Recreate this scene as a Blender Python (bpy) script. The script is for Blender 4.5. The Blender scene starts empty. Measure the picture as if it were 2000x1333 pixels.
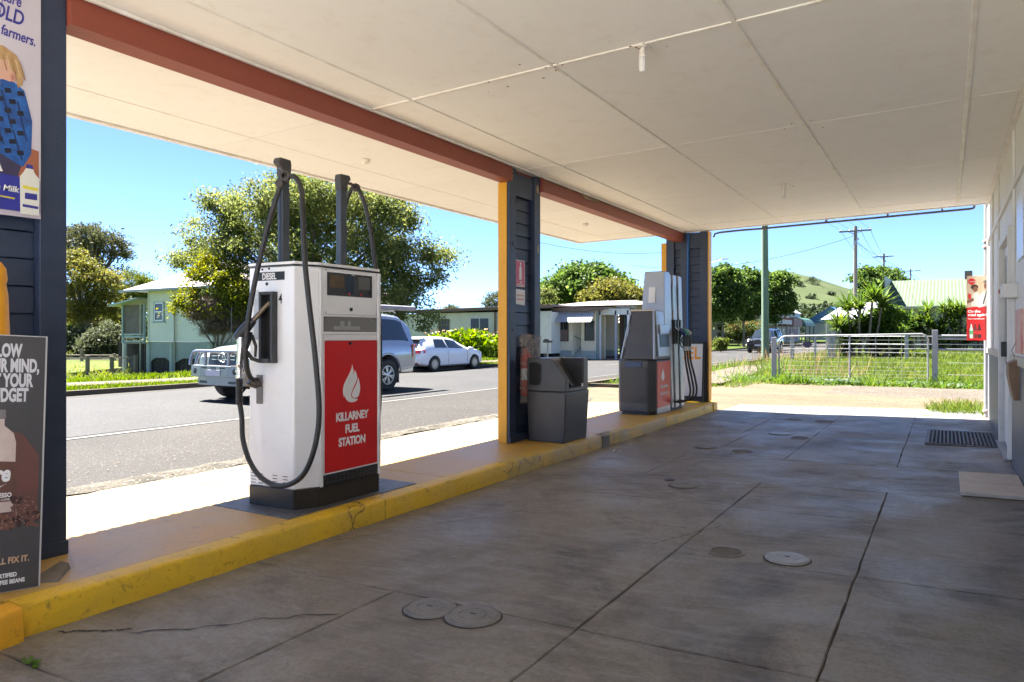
import bpy, bmesh, math, random
import numpy as np
from mathutils import Vector, Matrix
R = math.radians
rnd = random.Random(7)
nrs = np.random.RandomState(11)
S = bpy.context.scene
COL = S.collection

# ---------------------------------------------------------------- camera, sky, sun, exposure
EZ = 1.25
YAW = math.atan(848/1411.)
cd = bpy.data.cameras.new('camera'); cam = bpy.data.objects.new('camera', cd); COL.objects.link(cam)
cam.location = (0, 0, EZ); cam.rotation_euler = (R(90), 0, YAW)
cd.sensor_width = 36; cd.lens = 25.4; cd.shift_y = -0.00575; cd.clip_start = .05; cd.clip_end = 6000
S.camera = cam
SUN = Vector((-1.25, .22, 2.04)).normalized()
w = bpy.data.worlds.new('World'); S.world = w; w.use_nodes = True
nt = w.node_tree; bg = nt.nodes['Background']
sky = nt.nodes.new('ShaderNodeTexSky'); sky.sky_type = 'NISHITA'; sky.sun_disc = False
sky.sun_elevation = math.asin(SUN.z); sky.sun_rotation = math.atan2(SUN.x, SUN.y)
sky.air_density = .48; sky.dust_density = 0; sky.ozone_density = 5; sky.altitude = 3000
nt.links.new(sky.outputs[0], bg.inputs[0]); bg.inputs[1].default_value = .05
sl = bpy.data.lights.new('sun', 'SUN'); sl.energy = 5.0; sl.angle = R(.53); sl.color = (1, .965, .91)
so = bpy.data.objects.new('sun', sl); COL.objects.link(so); so.rotation_euler = SUN.to_track_quat('Z', 'Y').to_euler()
so.location = (0, 0, 30)
S.view_settings.view_transform = 'Standard'; S.view_settings.look = 'None'
S.view_settings.gamma = 1; S.view_settings.use_curve_mapping = False
S.view_settings.exposure = 3.25
cy = S.cycles
cy.max_bounces = 10; cy.diffuse_bounces = 7; cy.glossy_bounces = 4; cy.transparent_max_bounces = 8
cy.use_denoising = True; cy.sample_clamp_indirect = 6

# ---------------------------------------------------------------- helpers
MATS = {}
def M(name, c, rough=.6, metal=0., c2=None, scale=4., fac=1., bump=0., bscale=60., detail=6., stretch=None,
      coat=0., spec=.5, grime=0., gcol=(.05, .045, .035), alpha=1., rvar=0.):
    if name in MATS: return MATS[name]
    m = bpy.data.materials.new(name); m.use_nodes = True; n = m.node_tree.nodes; L = m.node_tree.links
    b = n['Principled BSDF']; b.inputs['Base Color'].default_value = (*c, 1); b.inputs['Roughness'].default_value = rough
    b.inputs['Metallic'].default_value = metal; b.inputs['Coat Weight'].default_value = coat
    b.inputs['Specular IOR Level'].default_value = spec
    tc = n.new('ShaderNodeTexCoord'); mp = n.new('ShaderNodeMapping'); L.new(tc.outputs['Object'], mp.inputs[0])
    if stretch: mp.inputs['Scale'].default_value = stretch
    cur = None
    if c2:
        no = n.new('ShaderNodeTexNoise'); no.inputs['Scale'].default_value = scale; no.inputs['Detail'].default_value = detail
        no.inputs['Roughness'].default_value = .65
        L.new(mp.outputs[0], no.inputs['Vector'])
        rp = n.new('ShaderNodeValToRGB'); rp.color_ramp.elements[0].position = .32; rp.color_ramp.elements[1].position = .68
        rp.color_ramp.elements[0].color = (*c, 1); rp.color_ramp.elements[1].color = (*[a+(q-a)*fac for a, q in zip(c, c2)], 1)
        L.new(no.outputs['Fac'], rp.inputs[0]); cur = rp.outputs[0]
        if rvar:
            mr = n.new('ShaderNodeMapRange'); mr.inputs[3].default_value = rough-rvar; mr.inputs[4].default_value = rough+rvar
            L.new(no.outputs['Fac'], mr.inputs[0]); L.new(mr.outputs[0], b.inputs['Roughness'])
    if grime:
        n2 = n.new('ShaderNodeTexNoise'); n2.inputs['Scale'].default_value = scale*2.7+3; n2.inputs['Detail'].default_value = 9
        n2.inputs['Roughness'].default_value = .75
        L.new(tc.outputs['Object'], n2.inputs['Vector'])
        r2 = n.new('ShaderNodeValToRGB'); r2.color_ramp.elements[0].position = .52; r2.color_ramp.elements[1].position = .78
        r2.color_ramp.elements[1].color = (grime,)*3+(1,)
        L.new(n2.outputs['Fac'], r2.inputs[0])
        mx = n.new('ShaderNodeMixRGB'); L.new(r2.outputs[0], mx.inputs[0]); mx.inputs[1].default_value = (*c, 1)
        if cur: L.new(cur, mx.inputs[1])
        mx.inputs[2].default_value = (*gcol, 1); cur = mx.outputs[0]
    if cur: L.new(cur, b.inputs['Base Color'])
    if bump:
        n3 = n.new('ShaderNodeTexNoise'); n3.inputs['Scale'].default_value = bscale; n3.inputs['Detail'].default_value = 5
        L.new(mp.outputs[0], n3.inputs['Vector'])
        bp = n.new('ShaderNodeBump'); bp.inputs['Strength'].default_value = bump; bp.inputs['Distance'].default_value = .01
        L.new(n3.outputs['Fac'], bp.inputs['Height']); L.new(bp.outputs[0], b.inputs['Normal'])
    if alpha < 1: b.inputs['Alpha'].default_value = alpha
    MATS[name] = m
    return m

def leafmat(name, c, c2, c3=None, trans=.35, rough=.55):
    if name in MATS: return MATS[name]
    m = bpy.data.materials.new(name); m.use_nodes = True; n = m.node_tree.nodes; L = m.node_tree.links
    b = n['Principled BSDF']; out = n['Material Output']
    g = n.new('ShaderNodeNewGeometry'); rp = n.new('ShaderNodeValToRGB')
    e = rp.color_ramp.elements; e[0].color = (*c, 1); e[1].color = (*c2, 1)
    if c3: q = e.new(.9); q.color = (*c2, 1); e[-1].position = 1; e[-1].color = (*c3, 1); 
    tc = n.new('ShaderNodeTexCoord'); no = n.new('ShaderNodeTexNoise'); no.inputs['Scale'].default_value = .9; no.inputs['Detail'].default_value = 2
    L.new(tc.outputs['Object'], no.inputs['Vector'])
    ad = n.new('ShaderNodeMath'); ad.operation = 'MULTIPLY_ADD'; ad.inputs[1].default_value = 1.5; ad.inputs[2].default_value = -.75
    L.new(no.outputs['Fac'], ad.inputs[0])
    a2 = n.new('ShaderNodeMath'); a2.operation = 'ADD'; L.new(ad.outputs[0], a2.inputs[0]); L.new(g.outputs['Random Per Island'], a2.inputs[1])
    L.new(a2.outputs[0], rp.inputs[0]); L.new(rp.outputs[0], b.inputs['Base Color'])
    b.inputs['Roughness'].default_value = rough; b.inputs['Specular IOR Level'].default_value = .12
    tr = n.new('ShaderNodeBsdfTranslucent'); 
    hs = n.new('ShaderNodeHueSaturation'); hs.inputs['Value'].default_value = 1.6; hs.inputs['Saturation'].default_value = 1.1; hs.inputs['Hue'].default_value = .485
    L.new(rp.outputs[0], hs.inputs['Color']); L.new(hs.outputs[0], tr.inputs[0])
    mx = n.new('ShaderNodeMixShader'); mx.inputs[0].default_value = trans
    L.new(b.outputs[0], mx.inputs[1]); L.new(tr.outputs[0], mx.inputs[2]); L.new(mx.outputs[0], out.inputs[0])
    MATS[name] = m
    return m

def glassmat(name, c=(.02, .025, .03), rough=.04):
    return M(name, c, rough=rough, spec=.9)

def wloc(o):
    v = Vector((0, 0, 0))
    while o: v += o.location; o = o.parent
    return v

class MB:
    def __init__(s): s.v = []; s.f = []
    def add(s, vs, fs):
        k = len(s.v); s.v += [tuple(p) for p in vs]; s.f += [tuple(i+k for i in f) for f in fs]; return s
    def box(s, x0, x1, y0, y1, z0, z1):
        v = [(x, y, z) for z in (z0, z1) for y in (y0, y1) for x in (x0, x1)]
        return s.add(v, [(0, 2, 3, 1), (4, 5, 7, 6), (0, 1, 5, 4), (2, 6, 7, 3), (0, 4, 6, 2), (1, 3, 7, 5)])
    def hexa(s, v):  # 8 verts, same order as box
        return s.add(v, [(0, 2, 3, 1), (4, 5, 7, 6), (0, 1, 5, 4), (2, 6, 7, 3), (0, 4, 6, 2), (1, 3, 7, 5)])
    def sbox(s, x0, x1, y0, y1, za, t, k=.0223, x00=-3.25):   # box sheared with the fall of the slab
        v = [(x, y, za+dz+k*(x-x00)) for dz in (0, t) for y in (y0, y1) for x in (x0, x1)]
        return s.hexa(v)
    def prism(s, pts, o, u, v, t):   # 2-D outline in the plane (o; u, v), thickness t along u x v
        o, u, v = Vector(o), Vector(u).normalized(), Vector(v).normalized(); nn = u.cross(v)*t
        a = [o+u*p[0]+v*p[1] for p in pts]; n = len(a)
        fs = [tuple(range(n-1, -1, -1)), tuple(range(n, 2*n))] + [(i, (i+1) % n, n+(i+1) % n, n+i) for i in range(n)]
        return s.add(a+[p+nn for p in a], fs)
    def tube(s, pts, r, n=8, r2=None, caps=True):
        P = [Vector(p) for p in pts]; N = len(P); k = len(s.v); up = None
        for i, p in enumerate(P):
            d = (P[min(i+1, N-1)]-P[max(i-1, 0)]).normalized()
            if up is None: up = Vector((0, 0, 1)) if abs(d.z) < .9 else Vector((1, 0, 0))
            a = d.cross(up)
            if a.length < 1e-4: a = d.orthogonal()
            a.normalize(); b = a.cross(d).normalized(); up = b
            rr = r if not r2 else r+(r2-r)*i/(N-1)
            if isinstance(r, (list, tuple)): rr = r[i]
            for j in range(n):
                t = 2*math.pi*j/n; s.v.append(tuple(p+(a*math.cos(t)+b*math.sin(t))*rr))
        for i in range(N-1):
            for j in range(n):
                s.f.append((k+i*n+j, k+i*n+(j+1) % n, k+(i+1)*n+(j+1) % n, k+(i+1)*n+j))
        if caps:
            s.f.append(tuple(k+j for j in range(n-1, -1, -1))); s.f.append(tuple(k+(N-1)*n+j for j in range(n)))
        return s
    def lathe(s, prof, c, ax=(0, 0, 1), n=20):   # prof: (radius, distance along ax)
        ax = Vector(ax).normalized(); a = ax.orthogonal().normalized(); b = ax.cross(a); c = Vector(c); k = len(s.v)
        for r, h in prof:
            for j in range(n):
                t = 2*math.pi*j/n; s.v.append(tuple(c+ax*h+(a*math.cos(t)+b*math.sin(t))*max(r, 1e-4)))
        for i in range(len(prof)-1):
            for j in range(n):
                s.f.append((k+i*n+j, k+i*n+(j+1) % n, k+(i+1)*n+(j+1) % n, k+(i+1)*n+j))
        s.f.append(tuple(k+j for j in range(n-1, -1, -1))); m = len(prof)-1
        s.f.append(tuple(k+m*n+j for j in range(n)))
        return s
    def quad(s, a, b, c, d): return s.add([a, b, c, d], [(0, 1, 2, 3)])
    def obj(s, name, mat, parent=None, smooth=False, bevel=0, kind=None, label=None, cat=None, group=None, seg=2, angle=35):
        me = bpy.data.meshes.new(name); off = wloc(parent) if parent else Vector((0, 0, 0))
        me.from_pydata([(p[0]-off.x, p[1]-off.y, p[2]-off.z) for p in s.v], [], s.f)
        bm = bmesh.new(); bm.from_mesh(me); bmesh.ops.recalc_face_normals(bm, faces=bm.faces); bm.to_mesh(me); bm.free()
        me.materials.append(mat)
        if smooth:
            me.polygons.foreach_set('use_smooth', [True]*len(me.polygons)); me.update()
            try: me.set_sharp_from_angle(angle=R(angle))
            except Exception: pass
        o = bpy.data.objects.new(name, me); COL.objects.link(o)
        if parent: o.parent = parent
        if bevel:
            b = o.modifiers.new('b', 'BEVEL'); b.width = bevel; b.segments = seg; b.limit_method = 'ANGLE'; b.angle_limit = R(40)
        if kind: o['kind'] = kind
        if label: o['label'] = label
        if cat: o['category'] = cat
        if group: o['group'] = group
        return o

def thing(name, label, cat, loc=(0, 0, 0), group=None):
    o = bpy.data.objects.new(name, None); COL.objects.link(o); o.location = loc; o.empty_display_size = .1
    o['label'] = label; o['category'] = cat
    if group: o['group'] = group
    return o
def setting(name, loc=(0, 0, 0)):
    o = bpy.data.objects.new(name, None); COL.objects.link(o); o.location = loc; o['kind'] = 'structure'; return o
def dup(root, loc, rz=None, label=None, sc=None):
    def cp(o, par):
        c = o.copy(); COL.objects.link(c); c.parent = par
        for ch in o.children: cp(ch, c)
        return c
    r = cp(root, None); r.location = loc
    if rz is not None: r.rotation_euler = (0, 0, rz)
    if sc: r.scale = (sc,)*3
    if label: r['label'] = label
    return r

def text(s, size, mat, parent, o, u, v, align='LEFT', name='lettering', bold=0., t=.0012, sx=1., shear=0., spacing=1.):
    cu = bpy.data.curves.new(name, 'FONT'); cu.body = s; cu.size = size; cu.align_x = align; cu.offset = bold*size
    cu.extrude = t/2; cu.shear = shear; cu.resolution_u = 4; cu.space_character = spacing
    to = bpy.data.objects.new('tmp', cu); COL.objects.link(to)
    dg = bpy.context.evaluated_depsgraph_get(); me = bpy.data.meshes.new_from_object(to.evaluated_get(dg), depsgraph=dg)
    bpy.data.objects.remove(to); bpy.data.curves.remove(cu)
    o, u, v = Vector(o), Vector(u).normalized(), Vector(v).normalized(); nn = u.cross(v)
    off = wloc(parent) if parent else Vector((0, 0, 0))
    for p in me.vertices:
        c = p.co.copy(); p.co = o+u*c.x*sx+v*c.y+nn*c.z-off
    me.name = name; me.materials.clear(); me.materials.append(mat)
    ob = bpy.data.objects.new(name, me); COL.objects.link(ob); ob.parent = parent
    return ob

def quads_obj(name, V, mat, parent=None, kind=None, **props):   # V: (N,4,3) numpy array
    n = len(V); off = wloc(parent) if parent else Vector((0, 0, 0))
    V = V-np.array([off.x, off.y, off.z])
    me = bpy.data.meshes.new(name); me.vertices.add(n*4); me.vertices.foreach_set('co', V.reshape(-1).astype(np.float32))
    me.loops.add(n*4); me.loops.foreach_set('vertex_index', np.arange(n*4, dtype=np.int32))
    me.polygons.add(n); me.polygons.foreach_set('loop_start', np.arange(0, n*4, 4, dtype=np.int32))
    me.update(calc_edges=True); me.validate()
    me.materials.append(mat); o = bpy.data.objects.new(name, me); COL.objects.link(o)
    if parent: o.parent = parent
    if kind: o['kind'] = kind
    for k, v in props.items(): o[k] = v
    return o

def leaf_quads(C, L, W, up=.3, droop=0., flat=0.):
    n = len(C); d = nrs.normal(size=(n, 3)); d[:, 2] = d[:, 2]*(1-flat)-droop; d /= np.linalg.norm(d, axis=1)[:, None]
    q = nrs.normal(size=(n, 3)); q[:, 2] += up; s = np.cross(d, q); s /= np.linalg.norm(s, axis=1)[:, None]+1e-9
    l = (L*(.6+.8*nrs.rand(n)))[:, None]; ww = (W*(.6+.8*nrs.rand(n)))[:, None]
    return np.stack([C-d*l/2, C+s*ww/2, C+d*l/2, C-s*ww/2], axis=1)

def crown_pts(blobs, nclump, per, cr, shell=.5):
    """clump centres in ellipsoids; returns leaf centres and clump centres"""
    vol = np.array([b[3]*b[4]*b[5] for b in blobs]) ** .75; vol = vol/vol.sum(); cc = []
    for b, f in zip(blobs, vol):
        k = max(3, int(round(nclump*f))); d = nrs.normal(size=(k, 3)); d /= np.linalg.norm(d, axis=1)[:, None]
        r = (shell+(1-shell)*nrs.rand(k))**.8
        cc.append(np.array(b[:3])+d*r[:, None]*np.array(b[3:6]))
    cc = np.concatenate(cc); rr = cr*(.55+.9*nrs.rand(len(cc)))
    idx = np.repeat(np.arange(len(cc)), per)
    g = nrs.normal(size=(len(idx), 3))*np.array([.5, .5, .36]); P = cc[idx]+g*rr[idx][:, None]
    return P, cc

def tree(name, label, base, h0, blobs, mat, bark, nclump=90, per=110, cr=.8, L=.22, W=.1, tr=.22, droop=.2, up=.5, cat='tree', group=None,
         shell=.45, nlimb=26, fork=None, kind_name='crown', trunks=1):
    t = thing(name, label, cat, base, group)
    P, cc = crown_pts(blobs, nclump, per, cr, shell)
    P = P[P[:, 2] > base[2]+.05]
    quads_obj(kind_name, leaf_quads(P, L, W, up, droop), mat, t)
    mb = MB(); cen = np.array([b[:3] for b in blobs]).mean(0)
    b0 = Vector(base); f0 = Vector(fork) if fork else Vector((base[0]+(cen[0]-base[0])*.2, base[1]+(cen[1]-base[1])*.2, base[2]+h0))
    for k in range(trunks):
        o = Vector(((k-(trunks-1)/2)*tr*2.2, 0, 0))
        mid = (b0+o+f0)/2+Vector((rnd.uniform(-.1, .1), rnd.uniform(-.1, .1), 0))*tr*4
        mb.tube([b0+o-Vector((0, 0, .1)), b0+o+Vector((0, 0, .15)), mid, f0], [tr*1.35, tr*1.1, tr*.85, tr*.7], 8)
    sel = cc[nrs.permutation(len(cc))[:nlimb]]
    for c in sel:
        c = Vector(c); m = f0.lerp(c, .5)+Vector((rnd.uniform(-1, 1), rnd.uniform(-1, 1), rnd.uniform(0, 1)))*(c-f0).length*.09
        q = tr*rnd.uniform(.22, .5); mb.tube([f0, f0.lerp(m, .5), m, m.lerp(c, .6), c], [q*1.3, q, q*.75, q*.45, q*.15], 5)
    mb.obj('trunk', bark, t, smooth=True)
    return t

def grid(name, xs, ys, zf, mat, parent=None, kind='structure'):
    mb = MB(); mb.v = [(x, y, zf(x, y)) for y in ys for x in xs]; nx = len(xs)
    mb.f = [(j*nx+i, j*nx+i+1, (j+1)*nx+i+1, (j+1)*nx+i) for j in range(len(ys)-1) for i in range(nx-1)]
    return mb.obj(name, mat, parent, smooth=True, kind=kind)
def lin(a, b, n): return [a+(b-a)*i/(n-1) for i in range(n)]
def sm(a, b, x):
    t = min(1, max(0, (x-a)/(b-a))); return t*t*(3-2*t)
def hn(x, y, s=1.): return math.sin(x*1.7*s+y*.6*s)*.5+math.sin(x*.5*s-y*1.3*s+2)*.5
def cutbool(o, cutters):
    """cut wheel arches and openings, apply, delete the cutters"""
    for c in cutters:
        m = o.modifiers.new('c', 'BOOLEAN'); m.operation = 'DIFFERENCE'; m.object = c; m.solver = 'EXACT'
    dg = bpy.context.evaluated_depsgraph_get(); me = bpy.data.meshes.new_from_object(o.evaluated_get(dg), depsgraph=dg)
    o.modifiers.clear(); o.data = me
    for c in cutters: bpy.data.objects.remove(c)

# ---------------------------------------------------------------- shared materials
def per_object(m, amt):
    n = m.node_tree.nodes; L = m.node_tree.links; b = n['Principled BSDF']; src = b.inputs['Base Color'].links[0].from_socket
    oi = n.new('ShaderNodeObjectInfo'); mr = n.new('ShaderNodeMapRange'); mr.inputs[3].default_value = 1-amt; mr.inputs[4].default_value = 1+amt*.4
    hs = n.new('ShaderNodeHueSaturation'); L.new(oi.outputs['Random'], mr.inputs[0]); L.new(mr.outputs[0], hs.inputs['Value']); L.new(src, hs.inputs['Color']); L.new(hs.outputs[0], b.inputs['Base Color'])
    return m
BLUE = M('navy paint', (.022, .036, .075), .42, c2=(.03, .047, .09), scale=3, bump=.25, bscale=35, grime=.25, gcol=(.07, .075, .09), stretch=(1, 1, 3))
YEL = M('yellow paint', (.72, .36, .012), .42, c2=(.66, .31, .01), scale=2, bump=.15, bscale=30, grime=.35, gcol=(.3, .14, .02))
RED = M('red oxide paint', (.24, .052, .03), .5, c2=(.27, .062, .036), scale=3, bump=.3, bscale=160)
CEIL = M('cream fibro', (.88, .865, .84), .7, c2=(.85, .835, .805), scale=1.3, bump=.12, bscale=25, grime=.32, gcol=(.62, .53, .42)); per_object(CEIL, .05)
CEILB = M('cream batten', (.88, .87, .84), .5, grime=.3, gcol=(.45, .36, .26), c2=(.74, .68, .6), scale=5)
CREAMW = M('white wall paint', (.82, .80, .77), .55, c2=(.76, .74, .70), scale=2, bump=.1, grime=.25, gcol=(.35, .3, .24))
GALV = M('galvanised steel', (.36, .36, .37), .45, .6, c2=(.27, .27, .28), scale=12, grime=.25, gcol=(.14, .1, .07))
BLACK = M('black rubber', (.018, .018, .019), .5, c2=(.035, .033, .03), scale=6)
BLKP = M('black plastic', (.012, .012, .013), .35, c2=(.022, .022, .022), scale=8)
DGREY = M('dark grey plastic', (.052, .053, .057), .42, c2=(.068, .068, .072), scale=4, bump=.1, bscale=300)
SILV = M('silver paint', (.42, .43, .44), .35, .55, c2=(.36, .37, .38), scale=3)
CHROME = M('bright metal', (.62, .62, .63), .22, .95)
WHITE = M('white enamel', (.84, .84, .85), .28, c2=(.80, .80, .81), scale=2.2, coat=.3, grime=.15, gcol=(.5, .47, .42))
WPRINT = M('white print', (.8, .8, .8), .5)
BPRINT = M('black print', (.012, .012, .013), .5)
REDP = M('red print', (.62, .012, .012), .35, c2=(.56, .01, .01), scale=2)
ORG = M('orange print', (.78, .32, .012), .5)
BARK = M('bark', (.11, .085, .06), .9, c2=(.2, .17, .13), scale=6, bump=.6, bscale=14, stretch=(1, 1, .3))
BARKD = M('dark bark', (.055, .042, .032), .9, c2=(.12, .1, .08), scale=7, bump=.6, bscale=14)
WOODG = M('weathered timber', (.14, .115, .09), .85, c2=(.22, .19, .15), scale=6, stretch=(1, 1, .2), bump=.3, bscale=30)
DARKG = M('dark glass', (.012, .014, .016), .12, spec=.3)
WIREM = M('wire', (.02, .02, .02), .95, spec=.1)
RUBB = M('tyre rubber', (.022, .021, .02), .8, c2=(.04, .036, .032), scale=9)
# ---------------------------------------------------------------- surface materials with many layers
def nodemat(name):
    m = bpy.data.materials.new(name); m.use_nodes = True; MATS[name] = m
    return m, m.node_tree.nodes, m.node_tree.links, m.node_tree.nodes['Principled BSDF']
def noise(n, L, vec, scale, detail=6, rough=.6, dist=0.):
    q = n.new('ShaderNodeTexNoise'); q.inputs['Scale'].default_value = scale; q.inputs['Detail'].default_value = detail
    q.inputs['Roughness'].default_value = rough; q.inputs['Distortion'].default_value = dist; L.new(vec, q.inputs['Vector']); return q.outputs['Fac']
def ramp(n, L, f, stops):
    r = n.new('ShaderNodeValToRGB'); e = r.color_ramp.elements
    while len(e) < len(stops): e.new(.5)
    for k, (p, c) in enumerate(stops):
        e[k].position = p; e[k].color = (*c, 1) if isinstance(c, tuple) else (c, c, c, 1)
    L.new(f, r.inputs[0]); return r.outputs[0]
def mixc(n, L, f, a, b, mode='MIX'):
    x = n.new('ShaderNodeMixRGB'); x.blend_type = mode
    for i, s in enumerate((f, a, b)):
        if isinstance(s, (int, float)): x.inputs[i].default_value = s if i == 0 else (s, s, s, 1)
        elif isinstance(s, tuple): x.inputs[i].default_value = (*s, 1)
        else: L.new(s, x.inputs[i])
    return x.outputs[0]
def bumpn(n, L, b, h, strength, dist=.01, prev=None):
    q = n.new('ShaderNodeBump'); q.inputs['Strength'].default_value = strength; q.inputs['Distance'].default_value = dist
    L.new(h, q.inputs['Height'])
    if prev: L.new(prev, q.inputs['Normal'])
    L.new(q.outputs[0], b.inputs['Normal']); return q.outputs[0]
def pos(n, L, scale=None):
    g = n.new('ShaderNodeNewGeometry'); 
    if not scale: return g.outputs['Position']
    mp = n.new('ShaderNodeMapping'); mp.inputs['Scale'].default_value = scale; L.new(g.outputs['Position'], mp.inputs[0]); return mp.outputs[0]

# forecourt concrete: old, broom-marked, oil stained
FLOOR, n, L, b = nodemat('forecourt concrete')
P = pos(n, L); PY = pos(n, L, (30, 1.2, 1)); PX = pos(n, L, (1.4, 6, 1))
base = ramp(n, L, noise(n, L, P, .55, 8, .6, .4), [(.3, (.185, .158, .122)), (.5, (.265, .232, .185)), (.72, (.37, .33, .27))])
st = ramp(n, L, noise(n, L, P, 1.1, 7, .7, 1.2), [(.47, 0.), (.66, .9)])
c = mixc(n, L, st, base, (.085, .072, .058))
c = mixc(n, L, ramp(n, L, noise(n, L, PX, 2.2, 9, .75), [(.47, 0.), (.72, .7)]), c, (.38, .37, .35))
c = mixc(n, L, ramp(n, L, noise(n, L, P, 42, 8, .8), [(.3, .6), (.75, 0.)]), c, (.055, .048, .04))
vo = n.new('ShaderNodeTexVoronoi'); vo.inputs['Scale'].default_value = 7; L.new(P, vo.inputs['Vector'])
c = mixc(n, L, ramp(n, L, vo.outputs['Distance'], [(.03, .6), (.055, 0.)]), c, (.03, .026, .022))
vo2 = n.new('ShaderNodeTexVoronoi'); vo2.inputs['Scale'].default_value = 13; L.new(P, vo2.inputs['Vector'])
c = mixc(n, L, ramp(n, L, vo2.outputs['Distance'], [(.02, .7), (.035, 0.)]), c, (.42, .4, .36))
L.new(c, b.inputs['Base Color'])
rr = ramp(n, L, noise(n, L, P, 1.4, 7, .7, .6), [(.34, .30), (.62, .60)]); L.new(rr, b.inputs['Roughness']); b.inputs['Specular IOR Level'].default_value = .42
sep = n.new('ShaderNodeSeparateXYZ'); L.new(P, sep.inputs[0])
mr = n.new('ShaderNodeMapRange'); mr.inputs[1].default_value = -2.1; mr.inputs[2].default_value = -.9; L.new(sep.outputs[0], mr.inputs[0])
mm = n.new('ShaderNodeMath'); mm.operation = 'MULTIPLY'; L.new(noise(n, L, PY, 3, 3, .5), mm.inputs[0]); L.new(mr.outputs[0], mm.inputs[1])
nb = bumpn(n, L, b, mm.outputs[0], .22, .008)
nb = bumpn(n, L, b, noise(n, L, P, 3.5, 10, .78), .8, .022, nb)
bumpn(n, L, b, noise(n, L, P, 120, 4, .7), .3, .004, nb)

# island top: ochre paint worn to buff, dirtier away from the edge
ISL, n, L, b = nodemat('worn ochre paint')
P = pos(n, L)
c = ramp(n, L, noise(n, L, P, 1.1, 8, .65, .8), [(.32, (.60, .32, .03)), (.47, (.56, .33, .07)), (.62, (.52, .35, .13)), (.75, (.38, .25, .10))])
sep = n.new('ShaderNodeSeparateXYZ'); L.new(P, sep.inputs[0])
mr = n.new('ShaderNodeMapRange'); mr.inputs[1].default_value = -3.50; mr.inputs[2].default_value = -3.30; L.new(sep.outputs[0], mr.inputs[0])
ad = n.new('ShaderNodeMath'); ad.operation = 'MULTIPLY'; L.new(mr.outputs[0], ad.inputs[0]); L.new(ramp(n, L, noise(n, L, P, 6, 6), [(.3, .3), (.7, 1.)]), ad.inputs[1])
c = mixc(n, L, ad.outputs[0], c, (.62, .36, .012))
c = mixc(n, L, ramp(n, L, noise(n, L, P, 4.2, 9, .8, .5), [(.6, 0.), (.75, .75)]), c, (.09, .065, .045))
c = mixc(n, L, ramp(n, L, noise(n, L, P, 50, 6, .8), [(.25, .35), (.6, 0.)]), c, (.14, .09, .05))
L.new(c, b.inputs['Base Color']); b.inputs['Roughness'].default_value = .42
nb = bumpn(n, L, b, noise(n, L, P, 5, 8, .7), .4, .015); bumpn(n, L, b, noise(n, L, P, 90, 4), .25, .004, nb)

def kerbmat(name, y0, y1, worn):
    m, n, L, b = nodemat(name); P = pos(n, L)
    c = ramp(n, L, noise(n, L, P, 2.2, 7, .6, .6), [(.3, y0), (.6, y1)])
    c = mixc(n, L, ramp(n, L, noise(n, L, P, 7, 10, .8, .3), [(.60-worn*.12, 0.), (.68, .9)]), c, (.33, .31, .26) if worn > .3 else (.20, .13, .03))
    vo = n.new('ShaderNodeTexVoronoi'); vo.feature = 'DISTANCE_TO_EDGE'; vo.inputs['Scale'].default_value = 5
    mx = n.new('ShaderNodeMixRGB'); mx.inputs[0].default_value = .12; L.new(P, mx.inputs[1])
    q = n.new('ShaderNodeTexNoise'); q.inputs['Scale'].default_value = 6; L.new(P, q.inputs['Vector']); L.new(q.outputs['Color'], mx.inputs[2]); L.new(mx.outputs[0], vo.inputs['Vector'])
    cr = n.new('ShaderNodeMath'); cr.operation = 'MULTIPLY'; L.new(ramp(n, L, vo.outputs['Distance'], [(.0, 1.), (.035, 0.)]), cr.inputs[0])
    L.new(ramp(n, L, noise(n, L, P, 1.7, 4), [(.5, 0.), (.6, 1.)]), cr.inputs[1])
    c = mixc(n, L, cr.outputs[0], c, (.06, .045, .02))
    c = mixc(n, L, ramp(n, L, noise(n, L, P, 34, 8, .8), [(.3, .7), (.45, 0.)]), c, (.12, .08, .015))
    L.new(c, b.inputs['Base Color']); b.inputs['Roughness'].default_value = .45
    nb = bumpn(n, L, b, noise(n, L, P, 9, 8, .75), .55, .02); bumpn(n, L, b, cr.outputs[0], -.5, .01, nb)
    return m
KERB = kerbmat('yellow kerb paint', (.78, .47, .008), (.64, .41, .03), .12)
KERBW = kerbmat('worn yellow kerb paint', (.66, .40, .02), (.46, .34, .11), .6)
KERBO = kerbmat('orange kerb paint', (.80, .36, .006), (.72, .38, .015), .15)

def groundmat(name, stops, sc=.8, fine=None, fscale=60, rough=.85, bump=.4, spots=None, stretch=None, bsc=30, mid=None):
    m, n, L, b = nodemat(name); P = pos(n, L, stretch)
    c = ramp(n, L, noise(n, L, P, sc, 8, .65, .5), stops)
    if mid: c = mixc(n, L, ramp(n, L, noise(n, L, P, sc*5, 8, .75), [(.48, 0.), (.68, .8)]), c, mid)
    if fine: c = mixc(n, L, ramp(n, L, noise(n, L, P, fscale, 8, .85), [(.38, .8), (.62, 0.)]), c, fine)
    if spots: c = mixc(n, L, ramp(n, L, noise(n, L, P, fscale*.8, 3, .6), [(.6, 0.), (.66, .85)]), c, spots)
    L.new(c, b.inputs['Base Color']); b.inputs['Roughness'].default_value = rough; b.inputs['Specular IOR Level'].default_value = .08
    nb = bumpn(n, L, b, noise(n, L, P, bsc, 6, .7), bump, .02)
    return m
ASPH = groundmat('aged asphalt', [(.35, (.034, .031, .028)), (.6, (.045, .041, .037)), (.75, (.06, .054, .045))], .25, (.022, .02, .018), 45, .8, .5, (.10, .095, .09))
ASPHD = groundmat('wheel polished asphalt', [(.35, (.037, .036, .036)), (.7, (.05, .049, .048))], .5, (.026, .025, .024), 45, .75, .3, (.09, .09, .09))
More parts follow.
